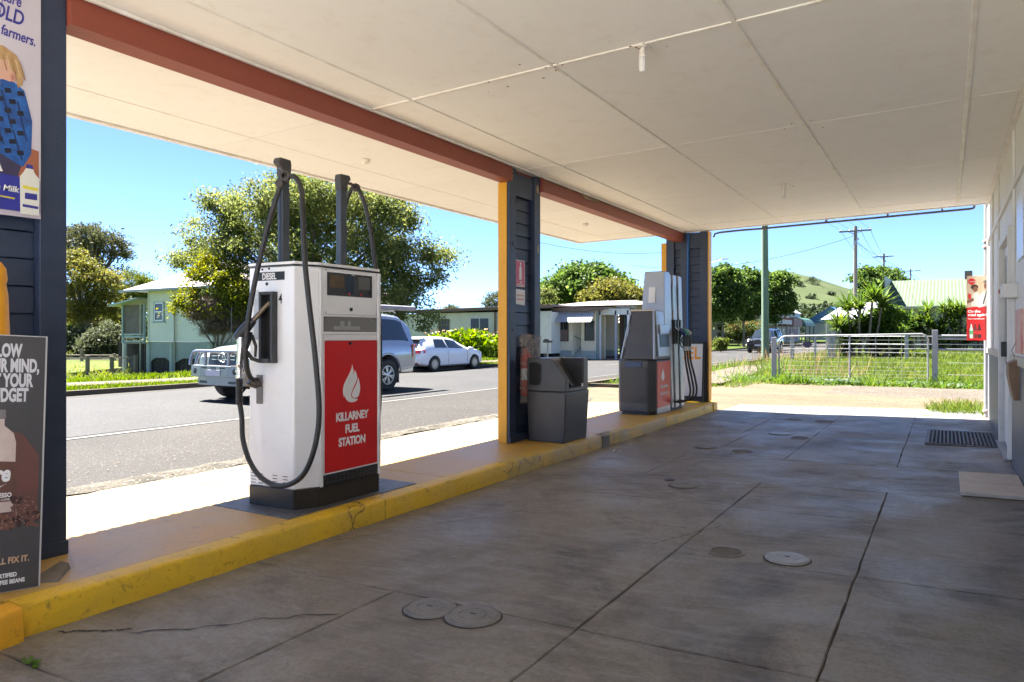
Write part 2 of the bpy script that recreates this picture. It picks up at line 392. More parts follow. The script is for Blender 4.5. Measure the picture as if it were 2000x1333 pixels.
APRON = groundmat('sunbaked apron concrete', [(.3, (.15, .118, .078)), (.55, (.20, .163, .112)), (.75, (.23, .19, .134))], .5, (.10, .08, .055), 25, .8, .3, None, mid=(.125, .098, .064))
DIRT = groundmat('sandy gravel', [(.3, (.10, .074, .047)), (.55, (.135, .103, .068)), (.75, (.13, .106, .078))], .35, (.065, .05, .033), 22, .95, .9, (.13, .105, .08), mid=(.062, .047, .032), stretch=(.5, 1.6, 1))
GRAVEL = groundmat('grey gravel', [(.35, (.075, .063, .05)), (.7, (.115, .098, .078))], .8, (.045, .038, .03), 14, .95, 1., (.16, .14, .115))
GRASSG = groundmat('lawn soil', [(.3, (.025, .045, .006)), (.55, (.045, .065, .009)), (.75, (.08, .08, .02))], .3, (.03, .045, .01), 12, .95, .8, None)
FIELD = groundmat('sunny paddock', [(.3, (.05, .07, .008)), (.6, (.08, .095, .011)), (.78, (.11, .11, .02))], .06, (.06, .08, .02), 1.2, .95, .6, None)
HILLM = groundmat('grassy hill', [(.3, (.035, .05, .018)), (.55, (.05, .062, .025)), (.75, (.07, .07, .04))], .02, (.04, .055, .025), .09, .95, .3, None)
CRUST = groundmat('crumbled road edge', [(.3, (.05, .045, .04)), (.6, (.12, .105, .085))], 3, (.03, .03, .025), 30, .95, 1., (.25, .22, .17))
FOOTP = groundmat('pale footpath concrete', [(.3, (.085, .068, .05)), (.7, (.11, .09, .068))], .8, (.06, .05, .04), 20, .85, .2)
WET = groundmat('grey worn concrete', [(.3, (.11, .11, .11)), (.55, (.145, .14, .13)), (.75, (.18, .165, .145))], .6, (.06, .057, .054), 30, .7, .3, (.26, .26, .25), stretch=(.6, 1.8, 1))

# ---------------------------------------------------------------- the ground
def zs(x): return .0223*(x+3.25)           # fall of the forecourt slab
def far_z(x, y):
    d = sm(-19.5, -38, x)*sm(37, 27, y)
    return -.06 - 1.1*d + .03*hn(x, y, .6) + (0 if y < 60 else .004*(y-60))
def yard_z(x, y):
    return -.03 + .35*sm(21, 48, y)*sm(-9, -2, x) + .02*hn(x, y, 1.3) - .10*sm(-6, -8.2, x)
ys = [-60, -30, -10, 0]+lin(4, 60, 57)+[70, 85, 110, 150, 220, 320, 480]
grid('far_verge_ground', lin(-17.2, -45, 40)[::-1]+[-17.2], ys, far_z, GRASSG)
grid('paddock', [-900, -400, -200, -120, -90, -70, -55, -45], [-300, -60, 0, 20, 40, 60, 90, 150, 300, 480, 900], lambda x, y: far_z(-45, min(y, 480))-.02, FIELD)
YM = groundmat('patchy lawn', [(.25, (.04, .06, .01)), (.45, (.065, .085, .016)), (.6, (.10, .10, .03)), (.78, (.12, .10, .05))], .55, (.04, .05, .015), 9, .95, .9, None, mid=(.12, .10, .045))
grid('yard_ground', lin(-8.3, 12, 42)+[16, 25, 45, 90, 200], lin(16.0, 60, 60)+[70, 90, 130, 200, 330, 480], lambda x, y: yard_z(x, y)-(.12 if y < 20.0 and x > -7.5 else 0), YM)
grid('ground', [-3000, -900, -200, -40, 40, 200, 900, 3000], [-900, -100, 0, 60, 200, 479, 900, 3000], lambda x, y: -1.6, FIELD)
grid('south_bounce_ground', [-6.5, -4, 0, .6, 4, 30, 80], [-60, -20, -8, -.94], lambda x, y: .0 if x > -4 else -.06, groundmat('pale bounce concrete', [(.3, (.54, .51, .46)), (.7, (.62, .59, .54))], .5, (.35, .32, .28), 25, .85, .2))  # unseen ground behind the camera, added pale to bounce light under the canopy
grid('side_path', [-6.5, -4.25, -3.3], [-.94, -.5, .9], lambda x, y: -.015 if x > -4.5 else -.13, APRON) if False else None
grid('east_yard_ground', [.6, 4, 30, 80], [-.93, 0, 12.6, 16.1], lambda x, y: -.04, DIRT)

# road: sheet with crown, pale lane lines, patched edge
def road_z(x): return -.15+.05*(1-((x+11.8)/5.4)**2 if abs(x+11.8) < 5.4 else 0)
def sheet(name, xy, zf, mat, kind='structure', parent=None):
    mb = MB(); mb.add([(x, y, zf(x, y)) for x, y in xy], [tuple(range(len(xy)))]); return mb.obj(name, mat, parent, kind=kind)
rd = grid('road', lin(-17.2, -6.3, 24), [-80, -20, 0, 8, 14, 20, 40, 80, 160, 300, 480], lambda x, y: road_z(x), ASPH)
mb = MB()   # darker, smoother traffic lanes as a thin seal 4 mm above
xs = lin(-16.4, -9.9, 14); 
mb.v = [(x+(.12*math.sin(y*.9) if i in (0, 13) else 0), y, road_z(x)+.004) for y in lin(-60, 300, 121) for i, x in enumerate(xs)]
mb.f = [(j*14+i, j*14+i+1, j*14+15+i, j*14+14+i) for j in range(120) for i in range(13)]
mb.obj('road_seal', ASPHD, kind='structure')
LINEM = M('faded line paint', (.10, .095, .085), .8, c2=(.055, .052, .047), scale=9)
mb = MB(); mb.v = [(x, y, road_z(x)+.008) for y in lin(-60, 300, 80) for x in (-9.82, -9.72)]
mb.f = [(2*j, 2*j+1, 2*j+3, 2*j+2) for j in range(79)]; mb.obj('edge_line', LINEM, kind='structure')
mb = MB()
for k in range(22):
    y = 30+k*9; mb.add([(x, yy, road_z(x)+.008) for yy in (y, y+3) for x in (-13.2, -13.08)], [(0, 1, 3, 2)])
mb.obj('centre_line', LINEM, kind='structure')
# far kerb and footpath strip
mb = MB(); mb.box(-17.35, -17.2, -60, 300, -.3, -.03); mb.obj('far_kerb', FOOTP, kind='structure')
FP = setting('far_footpath')
for k in range(34):
    y = 2+k*1.5; mb = MB()
    mb.hexa([(x, yy, far_z(x, yy)+dz) for dz in (.0, .05) for yy in (y, y+1.485) for x in (-19.7, -18.5)]); mb.obj('slab', FOOTP, FP)
mb = MB(); mb.box(-8.3, -8.15, 17.5, 300, -.3, .0); mb.obj('near_kerb', FOOTP, kind='structure')
mb = MB(); mb.box(-8.15, -6.2, 17.5, 17.65, -.3, -.03); mb.obj('kerb_return', FOOTP, kind='structure')

# apron between the island and the road, in slabs
AP = setting('apron')
def ap_z(x, y): return -.01-.13*((-4.2-x)/2.3)
ab = [-6.0, -2.2, 1.0, 4.15, 7.3, 10.4, 13.6]
for a, bq in zip(ab, ab[1:]):
    for xa, xb in ((-6.5, -4.15),):
        mb = MB(); mb.hexa([(x, y, ap_z(x, y)-.12+dz) for dz in (0, .12) for y in (a+.006, bq-.006) for x in (xa+.15*rnd.random(), xb)])
        mb.obj('slab', APRON, AP, bevel=.006)
mb = MB(); N = 220; ey = lin(-20, 15.5, N)   # crumbling asphalt lip where the road meets the concrete
for y in ey:
    d = rnd.uniform(-.05, .05); mb.v += [(-6.78+d, y, -.128), (-6.6+d*.7, y, -.112+rnd.uniform(-.012, .014)), (-6.46+rnd.uniform(-.05, .04), y, -.135+rnd.uniform(-.004, .01))]
mb.f = [(3*j+i, 3*j+i+1, 3*j+4+i, 3*j+3+i) for j in range(N-1) for i in (0, 1)]
mb.obj('road_edge', CRUST, kind='structure')
# driveway beyond the canopy
def dz(x, y): return -.02+ (zs(x)-.015+.02)*sm(15, 12.4, y) + .012*hn(x, y, 2) - .10*sm(-4.6, -6.6, x)
dx = lin(-7.9, 9, 52); dy = lin(12.2, 20.2, 30)
grid('driveway', dx, dy, lambda x, y: dz(x, y) if y < 19.9 else -.07, DIRT)
GR = grid('gravel_strip', lin(-2.6, 9, 30), lin(16.6, 19.9, 12), lambda x, y: dz(x, y)+.006-(.03 if y < 16.7 or x < -2.5 else 0), GRAVEL)
mb = MB(); mb.sbox(-3.2, .45, 12.12, 13.35, -.06, .055); mb.obj('threshold_slab', WET, kind='structure')
mb = MB(); mb.add([(-7.0, 18.4, -.03), (-4.9, 18.4, .03), (-5.2, 24, .04), (-6.4, 45, .05), (-8, 45, -.0), (-6.9, 24, .0)], [(0, 1, 2, 3, 4, 5)]); mb.obj('footpath', FOOTP, kind='structure')

# forecourt floor: one child per slab, open joints over a dark bed
FF = setting('forecourt_floor')
mb = MB(); mb.sbox(-3.27, .6, -.92, 12.13, -.10, .094); mb.obj('bed', M('joint dirt', (.05, .042, .034), .95), FF)
rects = []
def row(y0, y1, xs):
    for a, c in zip(xs, xs[1:]): rects.append((a, c, y0, y1))
row(-.9, 1.4, [-3.27, -1.32, .52])
row(1.4, 2.68, [-3.27, -2.27, -1.3, -.38, .52]); rects.append((-3.27, -1.3, 2.68, 6.12))
row(2.68, 3.9, [-1.3, -.38, .52]); row(3.9, 5.15, [-1.3, -.38, .52]); row(5.15, 6.12, [-1.3, -.38, .52])
row(6.12, 7.34, [-3.27, -2.3, .52]); row(7.34, 9.22, [-3.27, -2.1, -1.35, -.38, .52]); row(9.22, 12.13, [-3.27, -2.2, -1.35, -.38, .52])
for (a, c, y0, y1) in rects:
    mb = MB(); g = .0035; tilt = rnd.uniform(-.0008, .0008)
    na = 10; pts = []      # outline with slightly chipped, wandering edges
    def edge(p, q):
        for i in range(na):
            t = i/na; j = 0 if i == 0 else rnd.uniform(-.004, .004)
            x = p[0]+(q[0]-p[0])*t; y = p[1]+(q[1]-p[1])*t
            pts.append((x+(j if p[0] == q[0] else 0), y+(j if p[1] == q[1] else 0)))
    A, B, C_, D = (a+g, y0+g), (c-g, y0+g), (c-g, y1-g), (a+g, y1-g)
    edge(A, B); edge(B, C_); edge(C_, D); edge(D, A); k = len(pts)
    mb.v = [(x, y, zs(x)-.03) for x, y in pts]+[(x, y, zs(x)+tilt) for x, y in pts]
    mb.f = [tuple(range(k-1, -1, -1)), tuple(range(k, 2*k))]+[(i, (i+1) % k, k+(i+1) % k, k+i) for i in range(k)]
    mb.obj('slab', FLOOR, FF, bevel=.004, seg=1)
# wandering cracks: thin filled grooves standing 1 mm proud of the slab
mb = MB()
def crack(p, q, wob=.02, wd=.006, n=26):
    pv = []; off = 0
    for i in range(n+1):
        t = i/n; off = off*.75+rnd.uniform(-wob, wob); dx, dy = q[0]-p[0], q[1]-p[1]; l = math.hypot(dx, dy)
        x = p[0]+dx*t-dy/l*off; y = p[1]+dy*t+dx/l*off; ww = wd*rnd.uniform(.4, 1.2)
        pv.append(((x-dy/l*ww, y+dx/l*ww), (x+dy/l*ww, y-dx/l*ww)))
    k = len(mb.v)
    for a_, b_ in pv: mb.v += [(a_[0], a_[1], zs(a_[0])+.0035), (b_[0], b_[1], zs(b_[0])+.0035)]
    mb.f += [(k+2*i, k+2*i+1, k+2*i+3, k+2*i+2) for i in range(n)]
crack((-1.45, 4.0), (-1.22, 4.6), .008, .003); crack((-2.9, 1.75), (-2.3, 2.35), .015, .005); crack((-3.2, 3.2), (-2.3, 4.9), .02, .0025)
crack((-2.45, 5.2), (-.92, 6.1), .01, .004); crack((-2.45, 5.16), (-1.35, 5.16), .012, .004); crack((-1.9, 4.5), (-1.4, 4.42), .02, .003)
crack((-3.2, 1.62), (-2.95, 1.78), .01, .006); 
mb.obj('crack', M('crack dirt', (.035, .03, .025), .95), FF)
# ---------------------------------------------------------------- island with kerb
IS = setting('fuel_island')
def kerb(y0, y1, mat, h=.13, x=-3.27):
    mb = MB(); n = max(3, int((y1-y0)/.09)); st = []
    for i in range(n+1):
        y = y0+(y1-y0)*i/n; j = rnd.uniform(-.008, .007)+.008*math.sin(y*3.1); k = rnd.uniform(-.004, .003)
        e = .012 if i in (0, n) else 0
        st.append([(x+.012+j-e, y, -.06), (x+j-e, y, .04), (x-.006+j-e, y, h-.016+k), (x-.011+j-e, y, h-.005+k), (x-.022+j, y, h+k*.5-e*.4), (x-.13, y, h+.001), (x-.13, y, -.06)])
    for s_ in st: mb.v += s_
    m = 7
    for i in range(n):
        for j in range(m-1): mb.f.append((i*m+j, i*m+j+1, (i+1)*m+j+1, (i+1)*m+j))
    mb.f += [tuple(range(m)), tuple(range(n*m+m-1, n*m-1, -1))]
    return mb.obj('kerb', mat, IS, smooth=True, angle=50)
kerb(-.7, 1.50, KERBO, .14, -3.21)
kerb(1.52, 4.6, KERB); kerb(4.605, 5.4, KERB); kerb(5.402, 7.42, KERBW); kerb(7.62, 9.6, KERBW); kerb(9.603, 11.9, KERB)
mb = MB(); mb.box(-3.5, -3.275, 7.43, 7.61, -.05, .122); mb.obj('patch', M('grey mortar', (.26, .24, .22), .8, c2=(.17, .15, .13), scale=8, bump=.5), IS, bevel=.01)
for a, c in ((-.7, 1.5), (1.505, 4.62), (4.625, 7.6), (7.606, 11.9)):
    mb = MB(); mb.box(-4.2, -3.402, a, c, -.2, .1295); mb.obj('top_slab', ISL, IS, bevel=.008)
mb = MB(); pts = [(-.0, 11.9)]+[(-.15+.15*math.cos(t), 11.9+.5*math.sin(t)) for t in lin(0, 1.57, 8)]+[(-.93, 12.40), (-.93, 11.9)]
mb.prism([(p[0], p[1]) for p in pts[1:]], (-3.27, 0, -.05), (1, 0, 0), (0, 1, 0), .178); mb.obj('kerb', KERB, IS, bevel=.015)

# ---------------------------------------------------------------- canopy
CP = thing('fuel_canopy', 'long flat canopy with cream sheeted ceiling and red beam over the forecourt', 'canopy', (-2.6, 3, 3.0))
def zc(x): return 3.088+.0223*x
YB = [-.8, 1.85, 4.25, 6.63, 9.05, 11.45, 12.08]
XB = [-5.78, -5.2, -3.98, -3.43, -2.24, -1.05, .14, .52]
mb = MB(); mb.sbox(-5.80, .52, -.8, 12.10, zc(-3.25)+.016, .012); mb.obj('ceiling_backing', M('dark timber', (.08, .06, .045), .9), CP)
for i in range(len(XB)-1):
    for j in range(len(YB)-1):
        mb = MB(); mb.sbox(XB[i]+.003, XB[i+1]-.003, YB[j]+.003, YB[j+1]-.003, zc(-3.25)+rnd.uniform(0, .003), .011)
        mb.obj('ceiling_panel', CEIL, CP)
def batten_y(x, y0, y1, w_, h_): mb = MB(); z = zc(x); mb.add([(x-w_, y, z+.004) for y in (y0, y1)]+[(x-w_*.6, y, z-h_) for y in (y0, y1)]+[(x+w_*.6, y, z-h_) for y in (y0, y1)]+[(x+w_, y, z+.004) for y in (y0, y1)], [(0, 1, 3, 2), (2, 3, 5, 4), (4, 5, 7, 6), (0, 2, 4, 6), (1, 7, 5, 3)]); mb.obj('batten', CEILB, CP)
for x, w_ in ((-3.43, .007), (-2.24, .011), (-1.05, .018), (.14, .02)): batten_y(x, -.8, 12.0, w_, .009)
for x in (-5.2,): batten_y(x, -.8, 12.0, .004, .003)
for y in YB[1:-1]:
    big = y <= 4.3
    mb = MB(); xs_ = [-3.84, -3.43, -2.24, -1.05, .14, .51]; h_ = .011 if big else .005; w_ = .016 if big else .007
    for a, c in zip(xs_, xs_[1:]):
        mb.hexa([(x, y+q*w_, zc(x)+.003-(h_ if k == 0 else 0)) for k in (0, 1) for q in (-1, 1) for x in (a+.012, c-.012)])
    mb.obj('batten', CEILB, CP)
mb = MB(); mb.sbox(-5.86, .52, 12.085, 12.125, zc(-3.25)-.012, .12); mb.obj('fascia', CREAMW, CP)
mb = MB(); mb.sbox(-5.84, -5.79, -.8, 12.08, zc(-3.25)-.014, .07); mb.obj('eave_board', CEILB, CP)
mb = MB(); mb.sbox(-3.82, -3.80, -.8, 12.0, zc(-3.25)-.022, .02); mb.sbox(.48, .518, -.8, 12.08, zc(-3.25)-.02, .018); mb.obj('cornice', CEILB, CP)
# red beam with lower flange
mb = MB(); mb.box(-3.935, -3.905, -.8, 11.84, 2.868, 2.992); mb.obj('web', RED, CP)
for y0, y1 in ((-.8, 1.37), (2.0, 6.385), (7.045, 12.045)):
    mb = MB(); mb.box(-3.93, -3.83, y0, y1, 2.856, 2.996); mb.box(-3.985, -3.828, y0, y1, 2.838, 2.858); mb.obj('beam', RED, CP, bevel=.003)
mb = MB(); pv = []   # peeling, rotten strip along the top of the far beam
for y in lin(7.05, 11.8, 90): pv.append((y, rnd.uniform(.012, .034)+(.05 if 8.05 < y < 8.5 else 0)*rnd.uniform(.4, 1)))
for y, d in pv: mb.v += [(-3.826, y, 2.999), (-3.822+rnd.uniform(-.002, .005), y, 2.996-d)]
mb.f = [(2*i, 2*i+1, 2*i+3, 2*i+2) for i in range(89)]
mb.obj('rotten_strip', M('rotten timber', (.12, .07, .04), .95, c2=(.4, .3, .2), scale=9, bump=.8, bscale=25), CP)
# corrugated roof whose edge shows past the eave
mb = MB(); N = 1500
for i in range(N+1):
    y = -.9+13.15*i/N; z = .016*math.sin(2*math.pi*y/.076)
    mb.v += [(-5.93, y, zc(-5.93)+.06+z), (.5, y, zc(.5)+.16+z)]
mb.f = [(2*i, 2*i+1, 2*i+3, 2*i+2) for i in range(N)]
mb.obj('roof_sheet', M('weathered zinc roof', (.33, .33, .33), .5, .4, c2=(.22, .19, .17), scale=1), CP, smooth=True)

mb = MB()
for k in range(46):
    cx_, cy_ = rnd.choice(((-2.24, 4.25), (-1.62, 4.27), (-2.75, 4.22), (-1.45, 3.3), (-1.66, 9.05), (-3.4, 6.63), (-1.05, 6.6))); x = cx_+rnd.gauss(0, .09); y = cy_+rnd.gauss(0, .09); r_ = rnd.uniform(.003, .011)
    mb.prism([(r_*math.cos(a)*rnd.uniform(.6, 1.3), r_*math.sin(a)*rnd.uniform(.6, 1.3)) for a in lin(0, 5.4, 7)], (x, y, zc(x)-.012-.0003*k), (1, 0, 0), (0, 1, 0), -.002)
mb.obj('ceiling_spots', M('wasp mud', (.22, .14, .08), .9), CP, kind='stuff')
def bulb(x, y, lab, grp='bare bulbs in ceiling sockets'):
    t = thing('ceiling_bulb', lab, 'light bulb', (x, y, zc(x)), grp); z = zc(x)
    mb = MB(); mb.lathe([(.035, 0), (.035, -.014), (.02, -.018), (.018, -.055), (.022, -.06), (.022, -.075)], (x, y, z), n=16); mb.obj('socket', CEILB, t, smooth=True)
    mb = MB(); mb.lathe([(.02, -.076), (.021, -.10), (.021, -.15), (.017, -.163), (.006, -.168)], (x, y, z), n=16); mb.obj('bulb', M('frosted glass', (.78, .78, .77), .3), t, smooth=True)
bulb(-1.62, 4.27, 'frosted bare bulb in white socket on near ceiling joint'); bulb(-1.66, 9.05, 'small far bulb hanging from ceiling near the open end')
for x, y, lab in ((-4.9, 5.35, 'round white dome light on outer soffit above the diesel pump'), (-4.8, 10.2, 'round white dome light on outer soffit past the middle pier')):
    t = thing('dome_light', lab, 'light', (x, y, zc(x)), 'dome lights on the outer soffit')
    mb = MB(); mb.lathe([(.04, 0), (.045, -.01), (.042, -.03), (.025, -.047), (.004, -.05)], (x, y, zc(x)), n=16); mb.obj('dome', CEILB, t, smooth=True)
# water pipe under the open end
t = thing('overhead_pipe', 'dark steel pipe on brackets below the open end of the ceiling', 'pipe', (-1.5, 12.18, 3.0))
PIPEM = M('dull painted pipe', (.09, .075, .07), .5, c2=(.17, .13, .11), scale=8)
mb = MB(); pp = [(-3.36, 12.19, 2.90), (-3.34, 12.19, 2.955), (-3.26, 12.19, 2.972), (-2.9, 12.19, 2.985)]+[(x, 12.19, zc(x)-.045) for x in lin(-2.6, .30, 9)]+[(.34, 12.19, 3.06), (.345, 12.19, 3.10)]
mb.tube(pp, .016, 8); mb.obj('pipe', PIPEM, t, smooth=True)
for x in (-2.55, -1.6, -.75, -.05): mb = MB(); mb.box(x-.012, x+.012, 12.13, 12.2, zc(x)-.035, zc(x)+.02); mb.obj('bracket', PIPEM, t)

# ---------------------------------------------------------------- piers
def pier_side(y0, y1, label, zt=2.99, sign=True):     # long face towards +X
    t = thing('canopy_pier', label, 'pillar', (-3.93, (y0+y1)/2, .13), 'timber clad canopy piers')
    for a, c in ((y0, y0+.13), (y1-.13, y1)):
        mb = MB(); mb.box(-3.99, -3.865, a, c, .13, zt); mb.obj('post', BLUE, t, bevel=.006)
    mb = MB(); mb.box(-3.985, -3.885, y0+.13, y1-.13, 2.72, zt-.03); mb.obj('header', BLUE, t, bevel=.004)
    MB().box(-3.982, -3.968, y0+.13, y1-.13, .131, 2.73).obj('backing_board', BLUE, t)
    z = .135; k = 0
    while z < 2.7:
        h = .136; z1 = min(z+h-.005, 2.718); mb = MB(); d = rnd.uniform(-.003, .003)
        mb.hexa([(x, y, zz) for zz in (z, z1) for y in (y0+.131, y1-.131) for x in ((-3.97, -3.912+d) if zz == z else (-3.97, -3.922+d))]); mb.obj('plank', BLUE, t, bevel=.002, seg=1); z += h
    mb = MB(); mb.box(-4.0, -3.895, y0-.012, y0-.001, .131, 2.835); mb.obj('yellow_end_plate', YEL, t, bevel=.002)
    mb = MB(); mb.box(-3.995, -3.855, y0-.0005, y1+.005, .1305, .20); mb.obj('plinth', BLUE, t, bevel=.005)
    BO = M('bolt', (.03, .035, .05), .5, .3)
    for z in (2.93, 2.2, 1.3): mb = MB(); mb.lathe([(.016, 0), (.016, .006), (.004, .008)], (-3.866, y0+.06, z), (1, 0, 0), 8); mb.obj('bolt', BO, t)
    return t
pier_side(1.33, 2.0, 'nearest navy pier carrying the milk poster at the left edge')
pr2 = pier_side(6.385, 7.045, 'middle navy pier with bright yellow edge and fire extinguisher sign')
OLDT = M('bare old timber', (.42, .32, .2), .8, c2=(.3, .22, .14), scale=9)
for y, z in ((6.44, 2.93), (6.98, 2.86), (6.99, 2.2)):
    mb = MB(); mb.prism([(.028*math.cos(a)*(.6 if z < 2.5 else 1), (.05 if z < 2.9 else .035)*math.sin(a)) for a in lin(0, 5.7, 10)], (-3.8645, y, z), (0, 1, 0), (0, 0, 1), .0015); mb.obj('bare_patch', OLDT, pr2)
FPQ = None
t = thing('canopy_pier', 'far navy pier behind the hose pump at the end of the island', 'pillar', (-3.8, 12.1, .13), 'timber clad canopy piers')
MB().box(-4.0, -3.55, 12.165, 12.18, .131, 2.73).obj('backing_board', BLUE, t)
for a, c in ((-4.14, -4.0), (-3.55, -3.418)):
    mb = MB(); mb.box(a, c, 12.05, 12.18, .13, 2.99); mb.obj('post', BLUE, t, bevel=.006)
mb = MB(); mb.box(-4.0, -3.55, 12.08, 12.16, 2.72, 2.985); mb.obj('header', BLUE, t, bevel=.004)
mb = MB(); mb.box(-3.89, -3.77, 12.06, 12.085, .14, 2.74); mb.obj('centre_rib', BLUE, t, bevel=.004)
z = .135
while z < 2.7:
    mb = MB(); z1 = min(z+.131, 2.718); mb.hexa([(x, y, zz) for zz in (z, z1) for y in ((12.10, 12.16) if zz == z else (12.11, 12.16)) for x in (-3.999, -3.551)]); mb.obj('plank', BLUE, t, bevel=.002, seg=1); z += .136
mb = MB(); mb.box(-4.23, -4.142, 12.06, 12.075, .131, 2.835); mb.obj('yellow_end_plate', YEL, t, bevel=.002)
mb = MB(); mb.box(-3.417, -3.395, 12.04, 12.19, .131, 2.99); mb.obj('yellow_edge_trim', YEL, t, bevel=.003)
BLT = M('blue hose', (.01, .13, .5), .35)
ob = MB(); ob.tube([(-3.75, 12.04, 2.97), (-3.75, 12.035, 2.8), (-3.755, 12.03, 2.0), (-3.75, 12.035, .9), (-3.74, 12.03, .3)], .0125, 8)
ob.obj('blue_hose', BLT, smooth=True, label='thin bright blue hose running down the far navy pier', cat='hose')

# ---------------------------------------------------------------- shop wall on the right
WB = thing('station_building', 'cream sheeted shop wall with grey dado and door along the right edge', 'building', (.52, 9, .08))
GDADO = M('grey dado paint', (.14, .145, .165), .5, c2=(.11, .115, .13), scale=3, grime=.2)
zf = .085
def wbox(y0, y1, z0, z1, x0=.52, x1=.6): mb = MB(); mb.box(x0, x1, y0, y1, z0, z1); return mb
wbox(9.46, 12.3, zf, 3.099).obj('wall', CREAMW, WB); wbox(-.8, 8.05, zf, 3.099).obj('wall', CREAMW, WB); wbox(8.05, 9.46, 2.2, 3.099).obj('wall', CREAMW, WB)
mb = MB(); mb.box(.6, 7, 12.22, 12.3, -.05, 3.6); mb.box(.6, 7, -.8, -1.2, -.05, 3.6); mb.box(6.92, 7, -1.2, 12.22, -.05, 3.6); mb.obj('outer_wall', CREAMW, WB)
mb = MB(); mb.box(.45, 7.1, -1.4, 12.34, 3.6, 3.7); mb.obj('roof', MATS['weathered zinc roof'], WB)
for y0, y1 in ((9.62, 12.28), (-.8, 7.92)): wbox(y0, y1, zf, 1.0, .508, .5195).obj('dado', GDADO, WB)
for y0, y1 in ((9.60, 12.295), (-.8, 7.94)): wbox(y0, y1, 1.0, 1.075, .492, .5195).obj('dado_rail', M('pale brown rail', (.5, .45, .37), .5, grime=.3), WB, bevel=.004)
for y0, y1 in ((-.8, 12.28),): wbox(y0, y1, 2.535, 2.585, .495, .5195).obj('cover_strip', CREAMW, WB, bevel=.004)
for y in (12.27, 11.1, 9.86, 7.72, 6.6, 5.4, 3.9): wbox(y-.022, y+.022, 1.08, 3.06, .498, .519).obj('cover_strip', CREAMW, WB, bevel=.004)
wbox(8.1, 12.28, zf, .2, .50, .508).obj('skirting', CREAMW, WB) if False else None
mb = MB(); mb.box(.485, .56, 9.38, 9.46, zf, 2.26); mb.box(.485, .56, 8.05, 8.13, zf, 2.26); mb.box(.485, .56, 8.13, 9.38, 2.18, 2.26); mb.obj('door_frame', CREAMW, WB, bevel=.005)
d = MB().box(.535, .565, 8.15, 9.36, zf+.03, 2.17).obj('door', CREAMW, WB, bevel=.004)
MB().box(.529, .5345, 8.27, 9.24, .95, 2.06).obj('pane', DARKG, d)
MB().box(.50, .534, 9.27, 9.31, 1.02, 1.18).obj('handle', BLKP, d, bevel=.004)
MB().box(.46, .56, 8.05, 9.46, zf-.01, zf+.02).obj('door_sill', GALV, WB)
# things fixed to the wall
t = thing('alarm_box', 'cream junction box with red brown knob fixed beside the shop door', 'box', (.50, 7.75, 1.62))
MB().box(.41, .52, 7.45, 7.72, 1.57, 1.69).obj('box', CREAMW, t, bevel=.006)
MB().lathe([(.022, 0), (.022, .03), (.034, .04), (.034, .07), (.01, .08)], (.45, 7.72, 1.64), (-.3, 1, 0), 12).obj('knob', M('red brown knob', (.35, .06, .03), .4), t, smooth=True)
MB().box(.503, .5195, 6.75, 7.32, 1.86, 2.38).obj('notice_board', M('white board', (.75, .75, .75), .3), label='blank white board high on the wall at the right edge', cat='notice board')
MB().box(.500, .5195, 6.9, 7.42, 1.1, 1.46).obj('red_poster', M('faded red poster', (.62, .2, .17), .5, c2=(.7, .5, .45), scale=7), label='faded red and white poster behind plastic on the right wall', cat='poster')
t = thing('timber_box', 'brown timber leaflet box hanging on the right wall', 'box', (.5, 7.3, .8))
TB = M('brown timber', (.22, .13, .07), .6, c2=(.3, .19, .11), scale=6, stretch=(4, 1, 1))
mb = MB(); mb.prism([(0, 0), (-.05, 0), (-.085, .2), (-.085, .3), (0, .34)], (.5195, 7.42, .72), (1, 0, 0), (0, 0, 1), .3); mb.obj('case', TB, t, bevel=.004)
mb = MB(); mb.tube([(.50, 7.36, 1.04), (.47, 7.35, 1.12), (.51, 7.33, 1.22)], .004, 6); mb.obj('chain', GALV, t)
# downpipe and cola sign at the corner
t = thing('downpipe', 'tall galvanised downpipe with rusty joints at the far wall corner', 'pipe', (.505, 12.42, 0))
MB().tube([(.50, 12.42, -.02), (.50, 12.42, 3.3)], .036, 12).obj('pipe', GALV, t, smooth=True)
for z in (2.52, 2.60, .16): MB().lathe([(.046, -.02), (.05, -.012), (.05, .012), (.046, .02)], (.50, 12.42, z), n=14).obj('joint', M('pinkish rusty joint', (.38, .2, .16), .6, c2=(.3, .28, .27), scale=12), t, smooth=True)
t = thing('cola_sign', 'red cola advertising sign reading On the road again beside the downpipe', 'sign', (.39, 12.34, 1.18))
o, u, v = (.255, 12.335, 1.175), (1, 0, 0), (0, 0, 1)
MB().prism([(0, 0), (.275, 0), (.275, .93), (0, .93)], (o[0], o[1]+.003, o[2]), u, v, -.012).obj('panel', REDP, t)
def flat(pts, mat, o, u, v, par, off=.001, name='print', t=.001):
    nn = Vector(u).normalized().cross(Vector(v).normalized()); return MB().prism(pts, Vector(o)+nn*off, u, v, t).obj(name, mat, par)
def ell(cx, cy, rx, ry, n=20, a0=0, a1=2*math.pi): return [(cx+rx*math.cos(a), cy+ry*math.sin(a)) for a in lin(a0, a1, n+1)[:-1]]
PM = lambda nm, c, r=.5: M('print '+nm, c, r)
SKIN, SKIN2 = PM('skin', (.55, .3, .19)), PM('brown skin', (.2, .09, .05))
flat([(0.002, .47), (.273, .50), (.273, .928), (.002, .928)], M('print car interior', (.5, .36, .23), .5, c2=(.62, .52, .4), scale=9), o, u, v, t)
flat([(.14, .47), (.273, .5), (.273, .66), (.2, .7), (.13, .6)], PM('white shirt', (.7, .68, .66)), o, u, v, t, .002)
flat([(.05, .5), (.14, .48), (.17, .62), (.12, .70), (.07, .66)], PM('pale dress', (.72, .62, .56)), o, u, v, t, .003)
